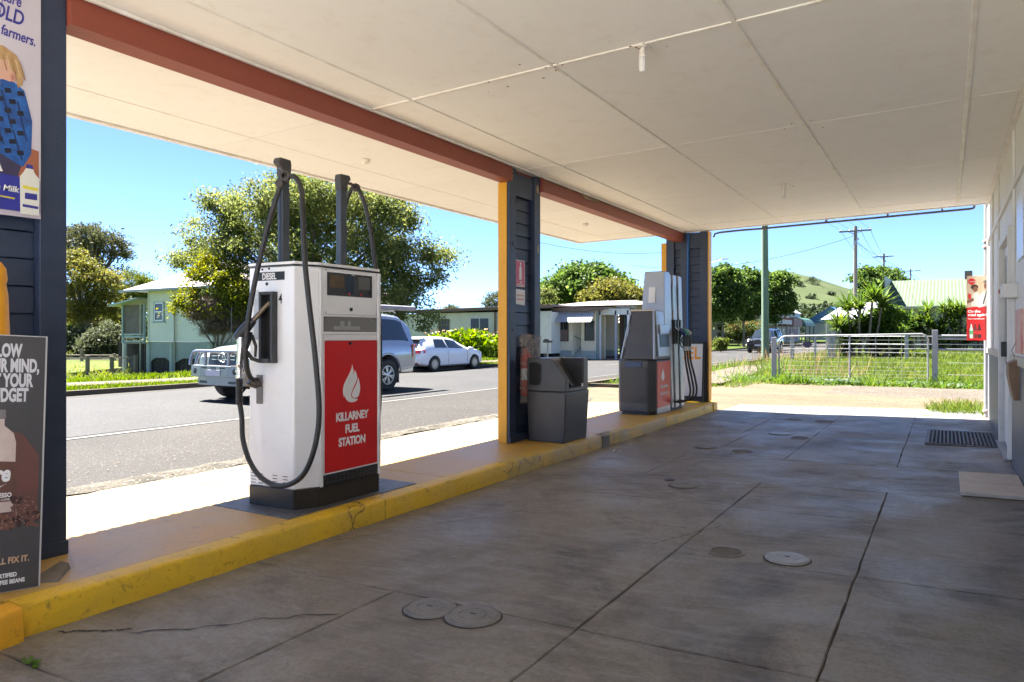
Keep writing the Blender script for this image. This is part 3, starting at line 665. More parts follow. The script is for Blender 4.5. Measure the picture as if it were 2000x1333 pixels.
flat(ell(.105, .735, .03, .04), SKIN2, o, u, v, t, .005); flat(ell(.095, .765, .045, .038), PM('dark hair', (.04, .02, .015)), o, u, v, t, .004)
flat(ell(.24, .78, .032, .05), SKIN2, o, u, v, t, .005); flat(ell(.25, .84, .05, .022), PM('hat', (.15, .13, .12)), o, u, v, t, .006)
flat([(.19, .52), (.205, .52), (.255, .72), (.24, .73)], PM('belt', (.04, .04, .05)), o, u, v, t, .005)
flat([(0.01, .53), (.09, .57), (.08, .61), (.01, .58)], SKIN2, o, u, v, t, .005); flat([(.02, .60), (.05, .60), (.05, .67), (.02, .67)], REDP, o, u, v, t, .007)
flat(ell(.062, .845, .045, .045), REDP, o, u, v, t, .008, name='roundel'); text('Coca-Cola', .024, WPRINT, t, (.318, 12.324, 2.013), u, v, 'CENTER', bold=.02, shear=.3, sx=.75)
text('On the', .052, WPRINT, t, (.268, 12.326, 1.575), u, v, bold=.04, sx=1.0); text('road again?', .052, WPRINT, t, (.268, 12.326, 1.525), u, v, bold=.04, sx=.98)
text('Take a road trip break', .021, WPRINT, t, (.268, 12.326, 1.478), u, v, bold=.04, sx=1.05)
for cx, c in ((.055, (.62, .66, .62)), (.105, (.14, .025, .012)), (.155, (.05, .012, .01))):
    flat([(cx-.02, .03), (cx+.02, .03), (cx+.022, .15), (cx+.008, .21), (cx+.008, .235), (cx-.008, .235), (cx-.008, .21), (cx-.022, .15)], PM('bottle %g' % cx, c, .3), o, u, v, t, .002, name='bottle_print')
    flat([(cx-.021, .09), (cx+.021, .09), (cx+.021, .14), (cx-.021, .14)], PM('label %g' % cx, (.1, .4, .15) if cx < .1 else ((.6, .02, .02) if cx > .12 else (.55, .02, .02))), o, u, v, t, .003, name='label_print')

# ---------------------------------------------------------------- covers, grille, board on the floor
CVM = M('cast cover iron', (.15, .145, .135), .55, .35, c2=(.22, .21, .195), scale=7, bump=.4, bscale=40, grime=.4, gcol=(.05, .04, .03))
CVO = M('pale worn cover', (.26, .26, .25), .45, .4, c2=(.38, .38, .37), scale=9, bump=.3, grime=.4, gcol=(.08, .07, .055))
def cover(x, y, r, lab, mat=CVM, sunk=False):
    t = thing('manhole_cover', lab, 'manhole cover', (x, y, zs(x)), 'round tank covers in the floor'); z = zs(x)
    if sunk:
        MB().lathe([(r*1.12, .0), (r*1.11, .006), (r*1.0, .0065), (r*.99, .0005)], (x, y, z), n=36).obj('rim', FLOOR, t, smooth=True)
        MB().lathe([(r*.98, .0), (r*.97, .0022), (.001, .0025)], (x, y, z), n=36).obj('lid', M('dirty sunk lid', (.1, .088, .072), .8, c2=(.14, .125, .1), scale=8, bump=.5), t, smooth=True)
    else:
        MB().lathe([(r*1.0, -.004), (r*1.0, .006), (r*.965, .011), (r*.9, .0125), (r*.895, .0095), (r*.87, .0095), (r*.865, .0125), (r*.5, .0145), (r*.495, .0115), (r*.47, .0115), (r*.465, .0145), (.001, .0155)], (x, y, z), n=44).obj('lid', mat, t, smooth=True, angle=20)
        MB().box(x-.012, x+.012, y-.004, y+.004, z+.0157, z+.018).obj('lift_slot', BLKP, t)
        MB().lathe([(r*1.06, .0005), (r*1.06, .0025), (r*1.005, .003)], (x, y, z), n=44).obj('rim', MATS['joint dirt'], t)
cover(-1.97, 2.57, .118, 'left of the two touching round covers in the near floor'); cover(-1.75, 2.585, .122, 'right of the two touching round covers in the near floor')
cover(-.725, 4.05, .115, 'bright worn round cover lying proud in the middle of the floor', CVO); cover(-1.04, 4.03, .085, 'dirty sunken round lid beside the bright worn cover', sunk=True)
cover(-1.82, 5.72, .115, 'round cover beside a tiny dark red cap near the middle'); cover(-2.26, 7.87, .115, 'round cover in the floor abreast of the black bin')
cover(-1.75, 9.33, .13, 'farthest raised round cover toward the sunlit driveway', CVO); cover(-1.83, 7.72, .10, 'shallow sunken ring right of the cover abreast of the bin', sunk=True)
cover(-1.47, 9.02, .10, 'faint sunken ring touching the long joint in the far floor', sunk=True); cover(-1.88, 11.0, .11, 'left faint sunken ring near the shade edge', sunk=True); cover(-1.45, 10.9, .12, 'right faint sunken ring near the shade edge', sunk=True)
MB().lathe([(.045, 0), (.045, .006), (.04, .009), (.001, .01)], (-2.0, 5.9, zs(-2)), n=20).obj('small_cap', M('dark red cap', (.10, .05, .05), .5, c2=(.07, .07, .1), scale=14), smooth=True, label='tiny dark red and blue cap beside a round floor cover', cat='cap')
t = thing('floor_grille', 'dark slatted drain grille in a metal frame before the shop door', 'grille', (.17, 9.65, zs(.17)))
z = zs(.17); mb = MB()
for b_ in ((-.2, .52, 8.98, 9.02), (-.2, .52, 10.26, 10.30), (-.2, -.16, 9.02, 10.26), (.48, .52, 9.02, 10.26)): mb.box(*b_, z-.003, z+.014)
mb.obj('frame', M('grille frame', (.14, .135, .13), .6, .3), t, bevel=.003)
MB().box(-.16, .48, 9.02, 10.26, z-.004, z+.0065).obj('pit', M('pit dark', (.012, .01, .009), .9), t)
GB = M('grille bar', (.055, .05, .04), .55, .4, c2=(.1, .075, .04), scale=10)
for k in range(17):
    x = -.145+k*.0375; MB().hexa([(xx+(0 if zz < .01 else .008), y, z+zz) for zz in (.007, .02) for y in (9.02, 10.26) for xx in (x, x+.014)]).obj('bar', GB, t)
t = thing('timber_board', 'flat white painted board lying on the floor against the right wall', 'board', (.3, 6.7, .09))
WBD = M('scuffed white board', (.62, .57, .50), .6, c2=(.52, .47, .4), scale=4, stretch=(1, 3, 1), grime=.5, gcol=(.2, .16, .12), bump=.3, bscale=40)
for a, c in ((6.22, 6.68), (6.69, 7.16)):
    MB().sbox(.09, .50, a, c, .0035, .026).obj('plank', WBD, t, bevel=.003)
# litter and a weed in the joint
for k, (x, y) in enumerate(((-3.05, 7.15), (-3.0, 7.2), (-3.08, 7.25))):
    MB().add([(x, y, zs(x)+.004), (x+.04, y+.01, zs(x)+.014), (x+.035, y+.03, zs(x)+.006), (x-.005, y+.03, zs(x)+.01)], [(0, 1, 2, 3)]).obj('paper_scrap', WPRINT, label=('nearest', 'middle', 'farthest')[k]+' of three small white paper scraps below the kerb by the bin', cat='litter', group='paper scraps by the kerb')
wl = thing('weed', 'tiny green weed growing in the near floor joint at lower left', 'weed', (-2.95, 1.40, .01))
wp = np.array([[-2.95, 1.40, .018]])+nrs.normal(size=(22, 3))*np.array([.022, .012, .006])
quads_obj('leaf_tuft', leaf_quads(wp, .028, .018, 2, 0, .6), leafmat('weed leaf', (.08, .16, .02), (.14, .24, .04)), wl)
mb = MB()
for k in range(520):
    x = rnd.uniform(-3.2, .45); y = abs(rnd.gauss(3.2, 2.6))+1.2 if k % 3 else rnd.choice([2.68, 3.9, 5.15, 1.4])+rnd.gauss(0, .03)
    if y > 11.5: continue
    s = rnd.uniform(.0012, .0042); z = zs(x)+.002
    mb.add([(x-s, y, z), (x+s*.7, y-s, z), (x+s, y+s*.8, z), (x, y, z+s)], [(0, 1, 2), (0, 1, 3), (1, 2, 3), (2, 0, 3)])
mb.obj('grit', M('grit', (.3, .27, .23), .9, c2=(.1, .08, .06), scale=40), kind='stuff')
# ---------------------------------------------------------------- diesel pump
X0, Y0 = -3.76, 3.66
DP = thing('diesel_pump', 'white diesel pump numbered 4 with red panel and hose loop on the island', 'fuel pump', (X0, Y0, .13))
def plan(g=0., dy=0.): return [(-3.49+g, 3.37-dy), (-3.56+g*.7, 3.225-g-dy), (-3.95-g*.7, 3.20-g-dy), (-4.03-g, 3.37-dy), (-4.03-g, 3.93), (-3.95-g*.7, 3.985+g), (-3.56+g*.7, 3.985+g), (-3.49+g, 3.955)]
def vp(pts, z0, z1): return MB().prism([(p[0], p[1]) for p in pts], (0, 0, z0), (1, 0, 0), (0, 1, 0), z1-z0)
vp(plan(.001), .1295, .2615).obj('base', M('black base', (.014, .014, .015), .35, c2=(.03, .026, .02), scale=5, grime=.3, gcol=(.08, .055, .03)), DP, bevel=.006)
vp(plan(0), .262, 1.695).obj('cabinet', WHITE, DP, bevel=.012, seg=3)
vp(plan(.004), 1.6955, 1.703).obj('trim', BLKP, DP); vp(plan(.006), 1.7035, 1.722).obj('top_cover', WHITE, DP, bevel=.005)
FX = -3.478
mb = MB(); mb.box(-3.488, FX, 3.375, 3.405, .26, 1.69); mb.box(-3.488, FX+.006, 3.925, 3.953, .26, 1.69); mb.box(-3.488, FX, 3.405, 3.925, 1.255, 1.272); mb.box(-3.488, FX, 3.405, 3.925, 1.372, 1.385)
mb.obj('door_frame', WHITE, DP, bevel=.004)
MB().box(-3.488, FX-.001, 3.408, 3.922, 1.387, 1.688).obj('upper_door', WHITE, DP, bevel=.004)
MB().box(-3.488, FX-.0005, 3.408, 3.922, 1.215, 1.253).obj('panel_strip', WHITE, DP, bevel=.002)
MB().box(-3.488, FX-.001, 3.408, 3.922, .33, 1.213).obj('panel_surround', WHITE, DP)
rp_ = MB().box(-3.478, FX+.002, 3.412, 3.918, .345, 1.213).obj('red_panel', REDP, DP)
disp = MB().box(-3.480, FX+.0015, 3.435, 3.865, 1.512, 1.665).obj('display', glassmat('display glass', (.012, .012, .016), .06), DP)
u, v = (0, 1, 0), (0, 0, 1)
for (y, z, w_, h_, c) in ((3.77, 1.60, .075, .062, (.10, .10, .105)), (3.655, 1.585, .05, .09, (.03, .06, .11)), (3.57, 1.59, .07, .08, (.11, .07, .04))):
    flat([(-w_, -h_/1.4), (w_, -h_/1.4), (w_, h_/1.4), (-w_, h_/1.4)], M('lcd %g' % y, c, .12, c2=tuple(q*1.4 for q in c), scale=15), (FX+.0015, y-.0, z), u, v, disp, .0004, 'screen', .0004) if False else None
flat([(0, 0), (.12, 0), (.12, .085), (0, .085)], M('lcd grey', (.11, .11, .105), .12), (FX+.0015, 3.725, 1.565), u, v, disp, .0005, 'screen', .0006)
flat([(0, 0), (.13, 0), (.13, .085), (0, .085)], M('lcd amber', (.075, .05, .03), .12, c2=(.12, .08, .03), scale=14), (FX+.0015, 3.455, 1.565), u, v, disp, .0005, 'screen', .0006)
flat([(0, 0), (.07, 0), (.07, .12), (0, .12)], M('lcd blue', (.015, .03, .055), .12), (FX+.0015, 3.61, 1.53), u, v, disp, .0005, 'screen', .0006)
for y in (3.63, 3.745): flat([(0, 0), (.014, 0), (.014, .014), (0, .014)], REDP, (FX+.0015, y, 1.522), u, v, disp, .0012, 'button', .001)
for y, z, s in ((3.44, 1.65, 'PRICE'), (3.44, 1.61, '$'), (3.83, 1.64, 'LITRES'), (3.83, 1.60, 'c/L'), (3.66, 1.655, 'DIESEL'), (3.60, 1.545, 'MAX'), (3.69, 1.545, 'MIN')):
    text(s, .011, WPRINT, disp, (FX+.0026, y, z), u, v, name='lettering', t=.0004) if s not in ('MAX', 'MIN', '$', 'PRICE', 'LITRES', 'c/L') else None
for y, z in ((3.655, 1.425), (3.645, 1.195)): MB().lathe([(.012, 0), (.012, .008), (.004, .011)], (FX, y, z), (1, 0, 0), 14).obj('lock', BLKP, DP, smooth=True)
# recessed perforated bay
MB().box(-3.488, -3.4845, 3.408, 3.922, 1.273, 1.371).obj('vent_back', M('vent inside', (.10, .10, .10), .6), DP)
mb = MB(); mb.box(-3.484, -3.4835, 3.50, 3.75, 1.285, 1.31); mb.box(-3.484, -3.4832, 3.56, 3.6, 1.29, 1.345); mb.box(-3.484, -3.4832, 3.63, 3.66, 1.29, 1.345); mb.obj('meter', M('meter body', (.35, .35, .34), .4), DP)
mb = MB(); dy = .0145; hz = .0085      # expanded metal: crossing diagonal strands
ny = 26; zb, zt = 1.276, 1.369
for k in range(-6, ny+6):
    for sgn in (1, -1):
        ya = 3.41+k*dy*1.35; yb = ya+sgn*(zt-zb)*1.7
        p0, p1 = Vector((0, ya, zb)), Vector((0, yb, zt))
        lo, hi = 3.412, 3.918
        def clip(p, q):
            d = q-p; t0, t1 = 0, 1
            if abs(d.y) < 1e-9: return None
            a, b_ = (lo-p.y)/d.y, (hi-p.y)/d.y; a, b_ = min(a, b_), max(a, b_); t0, t1 = max(0, a), min(1, b_)
            return (p+d*t0, p+d*t1) if t1 > t0 else None
        r = clip(p0, p1)
        if r: mb.quad((FX-.002, r[0].y-.0016, r[0].z), (FX-.002, r[0].y+.0016, r[0].z), (FX-.002, r[1].y+.0016, r[1].z), (FX-.002, r[1].y-.0016, r[1].z))
mb.obj('mesh_guard', M('mesh paint', (.55, .54, .52), .4), DP)
for y, z, w_, h_, c in ((3.86, 1.44, .03, .045, 'yellow'), (3.43, 1.225, .05, .018, 'pale'), (3.84, 1.224, .06, .02, 'pale')):
    flat([(0, 0), (w_, 0), (w_, h_), (0, h_)], M('sticker '+c, (.62, .5, .05) if c == 'yellow' else (.5, .52, .56), .4), (FX+.0002, y, z), (0, 1, 0), (0, 0, 1), DP, .0005, 'sticker', .0004) if False else None
for y in (3.42, 3.912):
    for z in (1.40, 1.678, .352, 1.205): MB().lathe([(.0045, 0), (.004, .002), (.001, .0025)], (FX+.0015, y, z), (1, 0, 0), 8).obj('screw', CHROME, DP)
# louvred black strip
lv = MB().box(-3.488, FX+.001, 3.40, 3.925, .262, .335).obj('louvre_panel', M('black base2', (.015, .015, .016), .4), DP)
mb = MB()
for r in range(3):
    for k in range(13):
        y = 3.415+k*.039; z = .275+r*.02
        mb.add([(FX+.001, y, z), (FX+.001, y+.03, z), (FX+.008, y+.027, z+.002), (FX+.008, y+.003, z+.002), (FX+.001, y, z+.011), (FX+.001, y+.03, z+.011)], [(0, 1, 2, 3), (3, 2, 5, 4), (0, 3, 4), (1, 5, 2)])
mb.obj('louvres', MATS['black base2'], lv)
# flame logo
def bez(p0, p1, p2, p3, n=9): return [((1-t)**3*p0[0]+3*(1-t)**2*t*p1[0]+3*(1-t)*t*t*p2[0]+t**3*p3[0], (1-t)**3*p0[1]+3*(1-t)**2*t*p1[1]+3*(1-t)*t*t*p2[1]+t**3*p3[1]) for t in lin(0, 1, n)][:-1]
def chain(*s):
    o = []
    for q in s: o += bez(*q)
    return o
def flame(o, u, v, sc, mat, par, sy=1.):   # unit box 124 wide, 262 tall (y up), origin bottom left
    A = chain(((66, 262), (62, 200), (5, 150), (2, 98)), ((2, 98), (0, 78), (4, 50), (10, 40)), ((10, 40), (10, 100), (78, 150), (76, 205)), ((76, 205), (76, 228), (68, 246), (66, 262)))
    B = chain(((84, 222), (84, 180), (20, 110), (14, 55)), ((14, 55), (16, 22), (42, 0), (70, 2)), ((70, 2), (86, 2), (100, 8), (108, 20)), ((108, 20), (94, 26), (62, 22), (58, 48)), ((58, 48), (56, 90), (108, 140), (100, 180)), ((100, 180), (98, 198), (90, 212), (84, 222)))
    C_ = chain(((106, 172), (108, 120), (66, 90), (64, 52)), ((64, 52), (64, 30), (92, 26), (106, 34)), ((106, 34), (128, 60), (130, 120), (106, 172)))
    for q in (A, B, C_): flat([(x*sc*sy, y*sc) for x, y in q], mat, o, u, v, par, .0008, 'flame_mark', .0008)
flame((FX+.002, 3.575, .79), u, v, .00100, WPRINT, rp_, 1.36)
for s, z in (('KILLARNEY', .675), ('FUEL', .59), ('STATION', .505)): text(s, .078, WPRINT, rp_, (FX+.003, 3.667, z), u, v, 'CENTER', bold=.035, sx={'KILLARNEY': .84, 'FUEL': .86, 'STATION': .84}[s], spacing=.93)
# end face furniture. face runs from (-3.95,3.20) to (-3.56,3.225)
eu = Vector((.39, .025, 0)).normalized(); ev = Vector((0, 0, 1)); eo = Vector((-3.95, 3.20, 0)); en = eu.cross(ev)
def E3(a, z, out=0.): return eo+eu*a+ev*z+en*out
flat([(.045, 1.605), (.315, 1.605), (.315, 1.66), (.045, 1.66)], BPRINT, eo, eu, ev, DP, .0005, 'diesel_label')
text('DIESEL', .057, WPRINT, DP, E3(.243, 1.6125, .0022), eu, ev, 'RIGHT', bold=.03, sx=.74)
for a, z, r in ((.12, 1.678, .007), (.18, 1.682, .007), (.16, 1.583, .011)): MB().lathe([(r, 0), (r, .004), (.001, .005)], E3(a, z), en, 12).obj('rivet', BLKP, DP)
text('4', .088, BPRINT, DP, E3(.262, 1.455, .001), eu, ev, sx=.75, bold=.006)
flat([(.04, 1.22), (.085, 1.22), (.085, 1.545), (.04, 1.545)], M('pale notice', (.5, .53, .56), .4, c2=(.36, .38, .42), scale=24, stretch=(.3, .3, 2)), eo, eu, ev, DP, .0005, 'instruction_label')
h_ = MB()   # holster: open box
h_.box(-3.80, -3.655, 3.13, 3.145, 0, 0) if False else None
def ebox(mb, a0, a1, z0, z1, o0, o1): return mb.hexa([E3(a, z, o) for z in (z0, z1) for o in (o0, o1) for a in (a0, a1)])
mb = MB(); ebox(mb, .135, .155, 1.07, 1.53, .0005, .05); ebox(mb, .235, .255, 1.07, 1.53, .0005, .05); ebox(mb, .155, .235, 1.51, 1.53, .0005, .05); ebox(mb, .155, .235, 1.07, 1.10, .0005, .06); mb.obj('holster', M('holster plastic', (.03, .031, .035), .45, c2=(.05, .05, .055), scale=6), DP, bevel=.004)
MB().hexa([E3(a, z, o) for z in (1.10, 1.51) for o in (.0005, .004) for a in (.155, .235)]).obj('holster_recess', M('recess dark', (.012, .012, .012), .7), DP)
# nozzle
NZ = MB(); NZ.tube([E3(.205, 1.46, .02), E3(.185, 1.42, .05), E3(.155, 1.37, .08), E3(.125, 1.33, .10)], [.013, .014, .016, .018], 12); nz = NZ.obj('nozzle_spout', M('worn brass spout', (.33, .27, .19), .4, .7, c2=(.2, .15, .1), scale=14), DP, smooth=True)
NM = M('nozzle sleeve', (.035, .04, .05), .45, c2=(.02, .02, .022), scale=9)
MB().tube([E3(.14, 1.345, .09), E3(.105, 1.31, .11), E3(.075, 1.27, .125), E3(.045, 1.235, .13), E3(.03, 1.225, .13)], [.022, .034, .036, .034, .018], 14).obj('nozzle_body', NM, DP, smooth=True)
MB().tube([E3(.12, 1.27, .11), E3(.115, 1.21, .12), E3(.10, 1.15, .12), E3(.12, 1.10, .09), E3(.16, 1.08, .06)], [.022, .022, .014, .014, .012], 8).obj('trigger_guard', BLKP, DP, smooth=True)
MB().tube([E3(.13, 1.25, .10), E3(.15, 1.18, .085), E3(.145, 1.11, .085)], [.012, .010, .008], 8).obj('trigger', BLKP, DP, smooth=True)
mb = MB(); mb.tube([E3(.065, 1.25, .13), E3(.068, 1.18, .13), E3(.062, 1.12, .13), E3(.055, 1.065, .13)], [.026, .026, .022, .021], 14)
mb.lathe([(.022, 0), (.026, .005), (.026, .02), (.02, .024), (.02, .034), (.027, .038), (.027, .055), (.021, .06), (.021, .075), (.024, .08), (.024, .09), (.02, .095)], E3(.055, .975, .13), (0, 0, 1), 16)
mb.obj('swivel', CHROME, DP, smooth=True)
prof = []
for k in range(14): prof += [(.0225, .012*k), (.0225, .012*k+.006), (.0195, .012*k+.008)]
MB().lathe(prof[::-1] if False else prof, E3(.053, .805, .13), (0, 0, 1), 14).obj('bend_guard', BLACK, DP, smooth=True)
def smoothpts(P, n=8):   # Catmull-Rom
    P = [Vector(p) for p in P]; o = []
    Q = [P[0]*2-P[1]]+P+[P[-1]*2-P[-2]]
    for i in range(1, len(Q)-2):
        for k in range(n):
            t = k/n; o.append(.5*((2*Q[i])+(-Q[i-1]+Q[i+1])*t+(2*Q[i-1]-5*Q[i]+4*Q[i+1]-Q[i+2])*t*t+(-Q[i-1]+3*Q[i]-3*Q[i+1]+Q[i+2])*t**3))
    return o+[P[-1]]
hz_ = 3.08
hp = smoothpts([(-3.893, hz_, .81), (-3.873, hz_, .72), (-3.862, hz_, .58), (-3.80, hz_, .45), (-3.70, hz_, .36), (-3.56, hz_, .32), (-3.42, hz_, .345), (-3.30, hz_, .43), (-3.225, hz_+.01, .60), (-3.205, hz_+.02, .80), (-3.235, hz_+.02, 1.10), (-3.29, hz_+.02, 1.45), (-3.335, hz_+.03, 1.70), (-3.385, hz_+.06, 1.98), (-3.44, hz_+.10, 2.15), (-3.51, hz_+.12, 2.24), (-3.585, hz_+.13, 2.265)])
hp += smoothpts([(-3.585, hz_+.13, 2.265), (-3.645, hz_+.12, 2.21), (-3.69, hz_+.09, 2.05), (-3.745, hz_+.04, 1.75), (-3.80, hz_+.01, 1.45), (-3.835, hz_, 1.2), (-3.85, hz_+.02, 1.05), (-3.86, hz_+.06, .97), (-3.86, hz_+.11, .955)])[1:]
hp[0] = E3(.053, .81, .13)
MB().tube(hp, .0165, 12).obj('hose', BLACK, DP, smooth=True)
mb = MB(); ebox(mb, .07, .125, .80, .99, .0005, .008); mb.obj('outlet_plate', M('dull bronze plate', (.16, .14, .12), .5, .5, c2=(.22, .2, .18), scale=12), DP, bevel=.003)
mb = MB(); mb.tube([E3(.098, .93, .0), E3(.098, .93, .07), E3(.09, .95, .09)], .02, 10); mb.lathe([(.028, 0), (.028, .02)], E3(.098, .93, .03), en, 6); mb.obj('outlet_elbow', M('elbow', (.13, .11, .1), .45, .6), DP, smooth=True)
def mast(y, sgn):
    m_ = MB().box(-3.795, -3.745, y-.030, y+.030, 1.722, 2.33).obj('mast', M('mast paint', (.045, .055, .07), .35, c2=(.06, .07, .085), scale=9), DP, bevel=.006)
    MB().box(-3.7785, -3.7595, y-sgn*.0315-.002, y-sgn*.0315+.002, 1.73, 2.32).obj('slot', BLKP, m_)
    pf_ = [(-.036, 0), (.036, 0), (.042, .08), (.036, .115), (-.055, .118), (-.068, .085), (-.036, .06)]
    MB().prism([(p[0]*sgn, p[1]) for p in pf_], (-3.80, y, 2.30), (0, 1, 0), (0, 0, 1), .062).obj('mast_head', M('head plastic', (.05, .048, .048), .5, grime=.3), DP, bevel=.008)
mast(3.33, 1); mast(3.865, -1)
CL = M('cable clamp', (.06, .05, .045), .5, .3)
mb = MB(); mb.tube([(-3.745, 3.28, 2.36), (-3.68, 3.22, 2.33), (-3.63, 3.20, 2.31), (-3.60, 3.20, 2.27)], .011, 8); mb.lathe([(.034, -.012), (.034, .012), (.02, .013), (.02, -.013)], (-3.60, 3.195, 2.262), (.3, -1, 0), 14); mb.lathe([(.028, -.012), (.028, .012)], (-3.635, 3.18, 2.215), (.3, -1, 0), 12); mb.obj('hose_clamp', CL, DP, smooth=True)
hp = smoothpts([(-4.12, 4.16, 1.0), (-4.12, 4.16, 1.5), (-4.09, 4.16, 1.85), (-4.045, 4.16, 2.12), (-3.98, 4.14, 2.30), (-3.89, 4.12, 2.385), (-3.82, 4.12, 2.33), (-3.765, 4.14, 2.15), (-3.73, 4.16, 1.9), (-3.70, 4.17, 1.6), (-3.68, 4.18, 1.2), (-3.70, 4.18, .6), (-3.85, 4.18, .35), (-4.02, 4.18, .5), (-4.08, 4.18, .9), (-4.0, 4.16, 1.0)])
MB().tube(hp, .0165, 10).obj('hose', BLACK, DP, smooth=True)
mb = MB(); mb.tube([(-3.78, 3.93, 2.37), (-3.83, 4.03, 2.385), (-3.87, 4.10, 2.38)], .011, 8); mb.lathe([(.032, -.012), (.032, .012)], (-3.86, 4.11, 2.375), (.3, -1, 0), 14); mb.obj('hose_clamp', CL, DP, smooth=True)
mb = MB()    # little vent slots at the foot of the end cabinet
for a0 in (.02, .085, .21, .30):
    for r in range(4): ebox(mb, a0, a0+.04, .28+r*.02, .285+r*.02, .0004, .0012)
mb.obj('vent_slots', M('slot shade', (.06, .06, .06), .6), DP)
# chequer plate under the pump
t = MB().box(-4.13, -3.425, 3.06, 4.30, .1295, .1345).obj('chequer_plate', M('chequer steel', (.12, .12, .125), .45, .5, c2=(.2, .2, .2), scale=18, bump=.9, bscale=55, grime=.4), label='grey steel chequer plate under the white diesel pump', cat='steel plate', bevel=.001)

# ---------------------------------------------------------------- far multi hose pump
MP = thing('multi_hose_pump', 'grey and silver pump with several hanging hoses farther along the island', 'fuel pump', (-3.72, 10.2, .13))
DG = DGREY; yn, yf = 9.60, 10.95
mb = MB(); mb.prism([(-4.03, 9.68), (-3.98, 9.6), (-3.56, 9.6), (-3.48, 9.71), (-3.48, yf), (-4.03, yf)], (0, 0, .165), (1, 0, 0), (0, 1, 0), .735); lc = mb.obj('lower_cabinet', DG, MP, bevel=.02, seg=3)
mb = MB(); mb.prism([(-3.985, 9.69), (-3.96, 9.64), (-3.56, 9.64), (-3.50, 9.72), (-3.50, yf), (-3.985, yf)], (0, 0, .13), (1, 0, 0), (0, 1, 0), .034); mb.obj('plinth', BLKP, MP)
MB().box(-3.97, -3.58, 9.592, 9.5995, .30, .80).obj('end_panel', M('end panel', (.038, .038, .042), .5), MP, bevel=.004)
MB().box(-3.90, -3.65, 9.586, 9.5915, .80, .875).obj('blue_badge', M('blue sheen plastic', (.03, .05, .13), .2), MP, bevel=.002)
MB().hexa([(-3.472 if o_ else -3.479, y, z) for z in (.225, .875) for o_ in (0, 1) for y in ((9.74, 10.30))]).obj('red_door', REDP, MP); rd2 = bpy.data.objects['red_door']
flame((-3.4715, 9.90, .60), (0, 1, 0), (0, 0, 1), .00068, WPRINT, rd2, 1.5)
text('KILLARNEY', .052, WPRINT, rd2, (-3.470, 10.02, .50), (0, 1, 0), (0, 0, 1), 'CENTER', bold=.03, sx=1.15); text('FUEL STATION', .046, WPRINT, rd2, (-3.470, 10.02, .40), (0, 1, 0), (0, 0, 1), 'CENTER', bold=.03, sx=1.15)
MB().box(-3.479, -3.474, 9.74, 10.30, .14, .224).obj('lower_trim', SILV, MP)
# tapered upper body
mb = MB(); mb.hexa([(-3.95, 9.62, .905), (-3.47, 9.62, .905), (-3.95, 10.25, .905), (-3.47, 10.25, .905), (-3.845, 9.72, 1.60), (-3.515, 9.72, 1.60), (-3.845, 10.25, 1.60), (-3.515, 10.25, 1.60)]); mb.obj('upper_body', DG, MP, bevel=.02, seg=3)
def edge_bar(a, b_, nm='silver_edge'): MB().tube([a, b_], .0145, 8).obj(nm, SILV, MP, smooth=True)
edge_bar((-3.965, 9.61, .915), (-3.855, 9.712, 1.60)); edge_bar((-3.47, 9.60, .915), (-3.515, 9.705, 1.60)); edge_bar((-3.855, 9.712, 1.602), (-3.515, 9.705, 1.602))
MB().hexa([(x+dx_, y, z) for z, dx_, in ((.95, 0), (1.59, -.042)) for x in (-3.475, -3.452) for y in (9.74, 10.22)]).obj('head_panel', SILV, MP, bevel=.004)
MB().hexa([(x+dx_, y, z) for z, dx_, in ((1.42, -.030), (1.56, -.040)) for x in (-3.452, -3.449) for y in (9.80, 10.14)]).obj('display', M('bright lcd', (.30, .34, .33), .08, c2=(.42, .45, .42), scale=9), MP)
MB().hexa([(x+dx_, y, z) for z, dx_, in ((1.08, -.008), (1.26, -.018)) for x in (-3.451, -3.4465) for y in (9.82, 10.20)]).obj('shelf_recess', BLKP, MP)
MB().hexa([(x+dx_, y, z) for z, dx_, in ((1.27, -.018), (1.40, -.028)) for x in (-3.451, -3.425) for y in (9.80, 10.18)]).obj('keypad_ledge', SILV, MP, bevel=.006)
# silver tower
mb = MB(); mb.hexa([(-3.86, 10.02, 1.0), (-3.46, 10.02, 1.0), (-3.86, 10.36, 1.0), (-3.46, 10.36, 1.0), (-3.80, 10.10, 2.18), (-3.50, 10.10, 2.18), (-3.80, 10.34, 2.18), (-3.50, 10.34, 2.18)]); mb.obj('tower', SILV, MP, bevel=.012, seg=3)
mb = MB(); mb.hexa([(-3.72, 10.055, 1.72), (-3.62, 10.055, 1.72), (-3.72, 10.06, 1.72), (-3.62, 10.06, 1.72), (-3.72, 10.077, 1.95), (-3.62, 10.077, 1.95), (-3.72, 10.083, 1.95), (-3.62, 10.083, 1.95)]); mb.v = [(p[0], p[1]-.006, p[2]) for p in mb.v]; mb.obj('notice', WPRINT, MP)
for k in range(5):
    y = 10.33+k*.125; sh = .018 if k % 2 else 0
    MB().hexa([(x+dx_, yy, z) for z, dx_ in ((.17, 0), (2.15, -.05)) for x in (-3.56, -3.455+sh) for yy in (y, y+.085)]).obj('rib', SILV, MP, bevel=.012, seg=2)
    if k < 4: MB().hexa([(x+dx_, yy, z) for z, dx_ in ((.17, 0), (2.13, -.05)) for x in (-3.60, -3.49) for yy in (y+.086, y+.124)]).obj('channel', BLKP, MP)
MB().hexa([(x, y, z) for z in (.165, 2.10) for x in (-3.95 if z < 1 else -3.80, -3.60) for y in (10.36, 10.93)]).obj('hose_column', DG, MP)
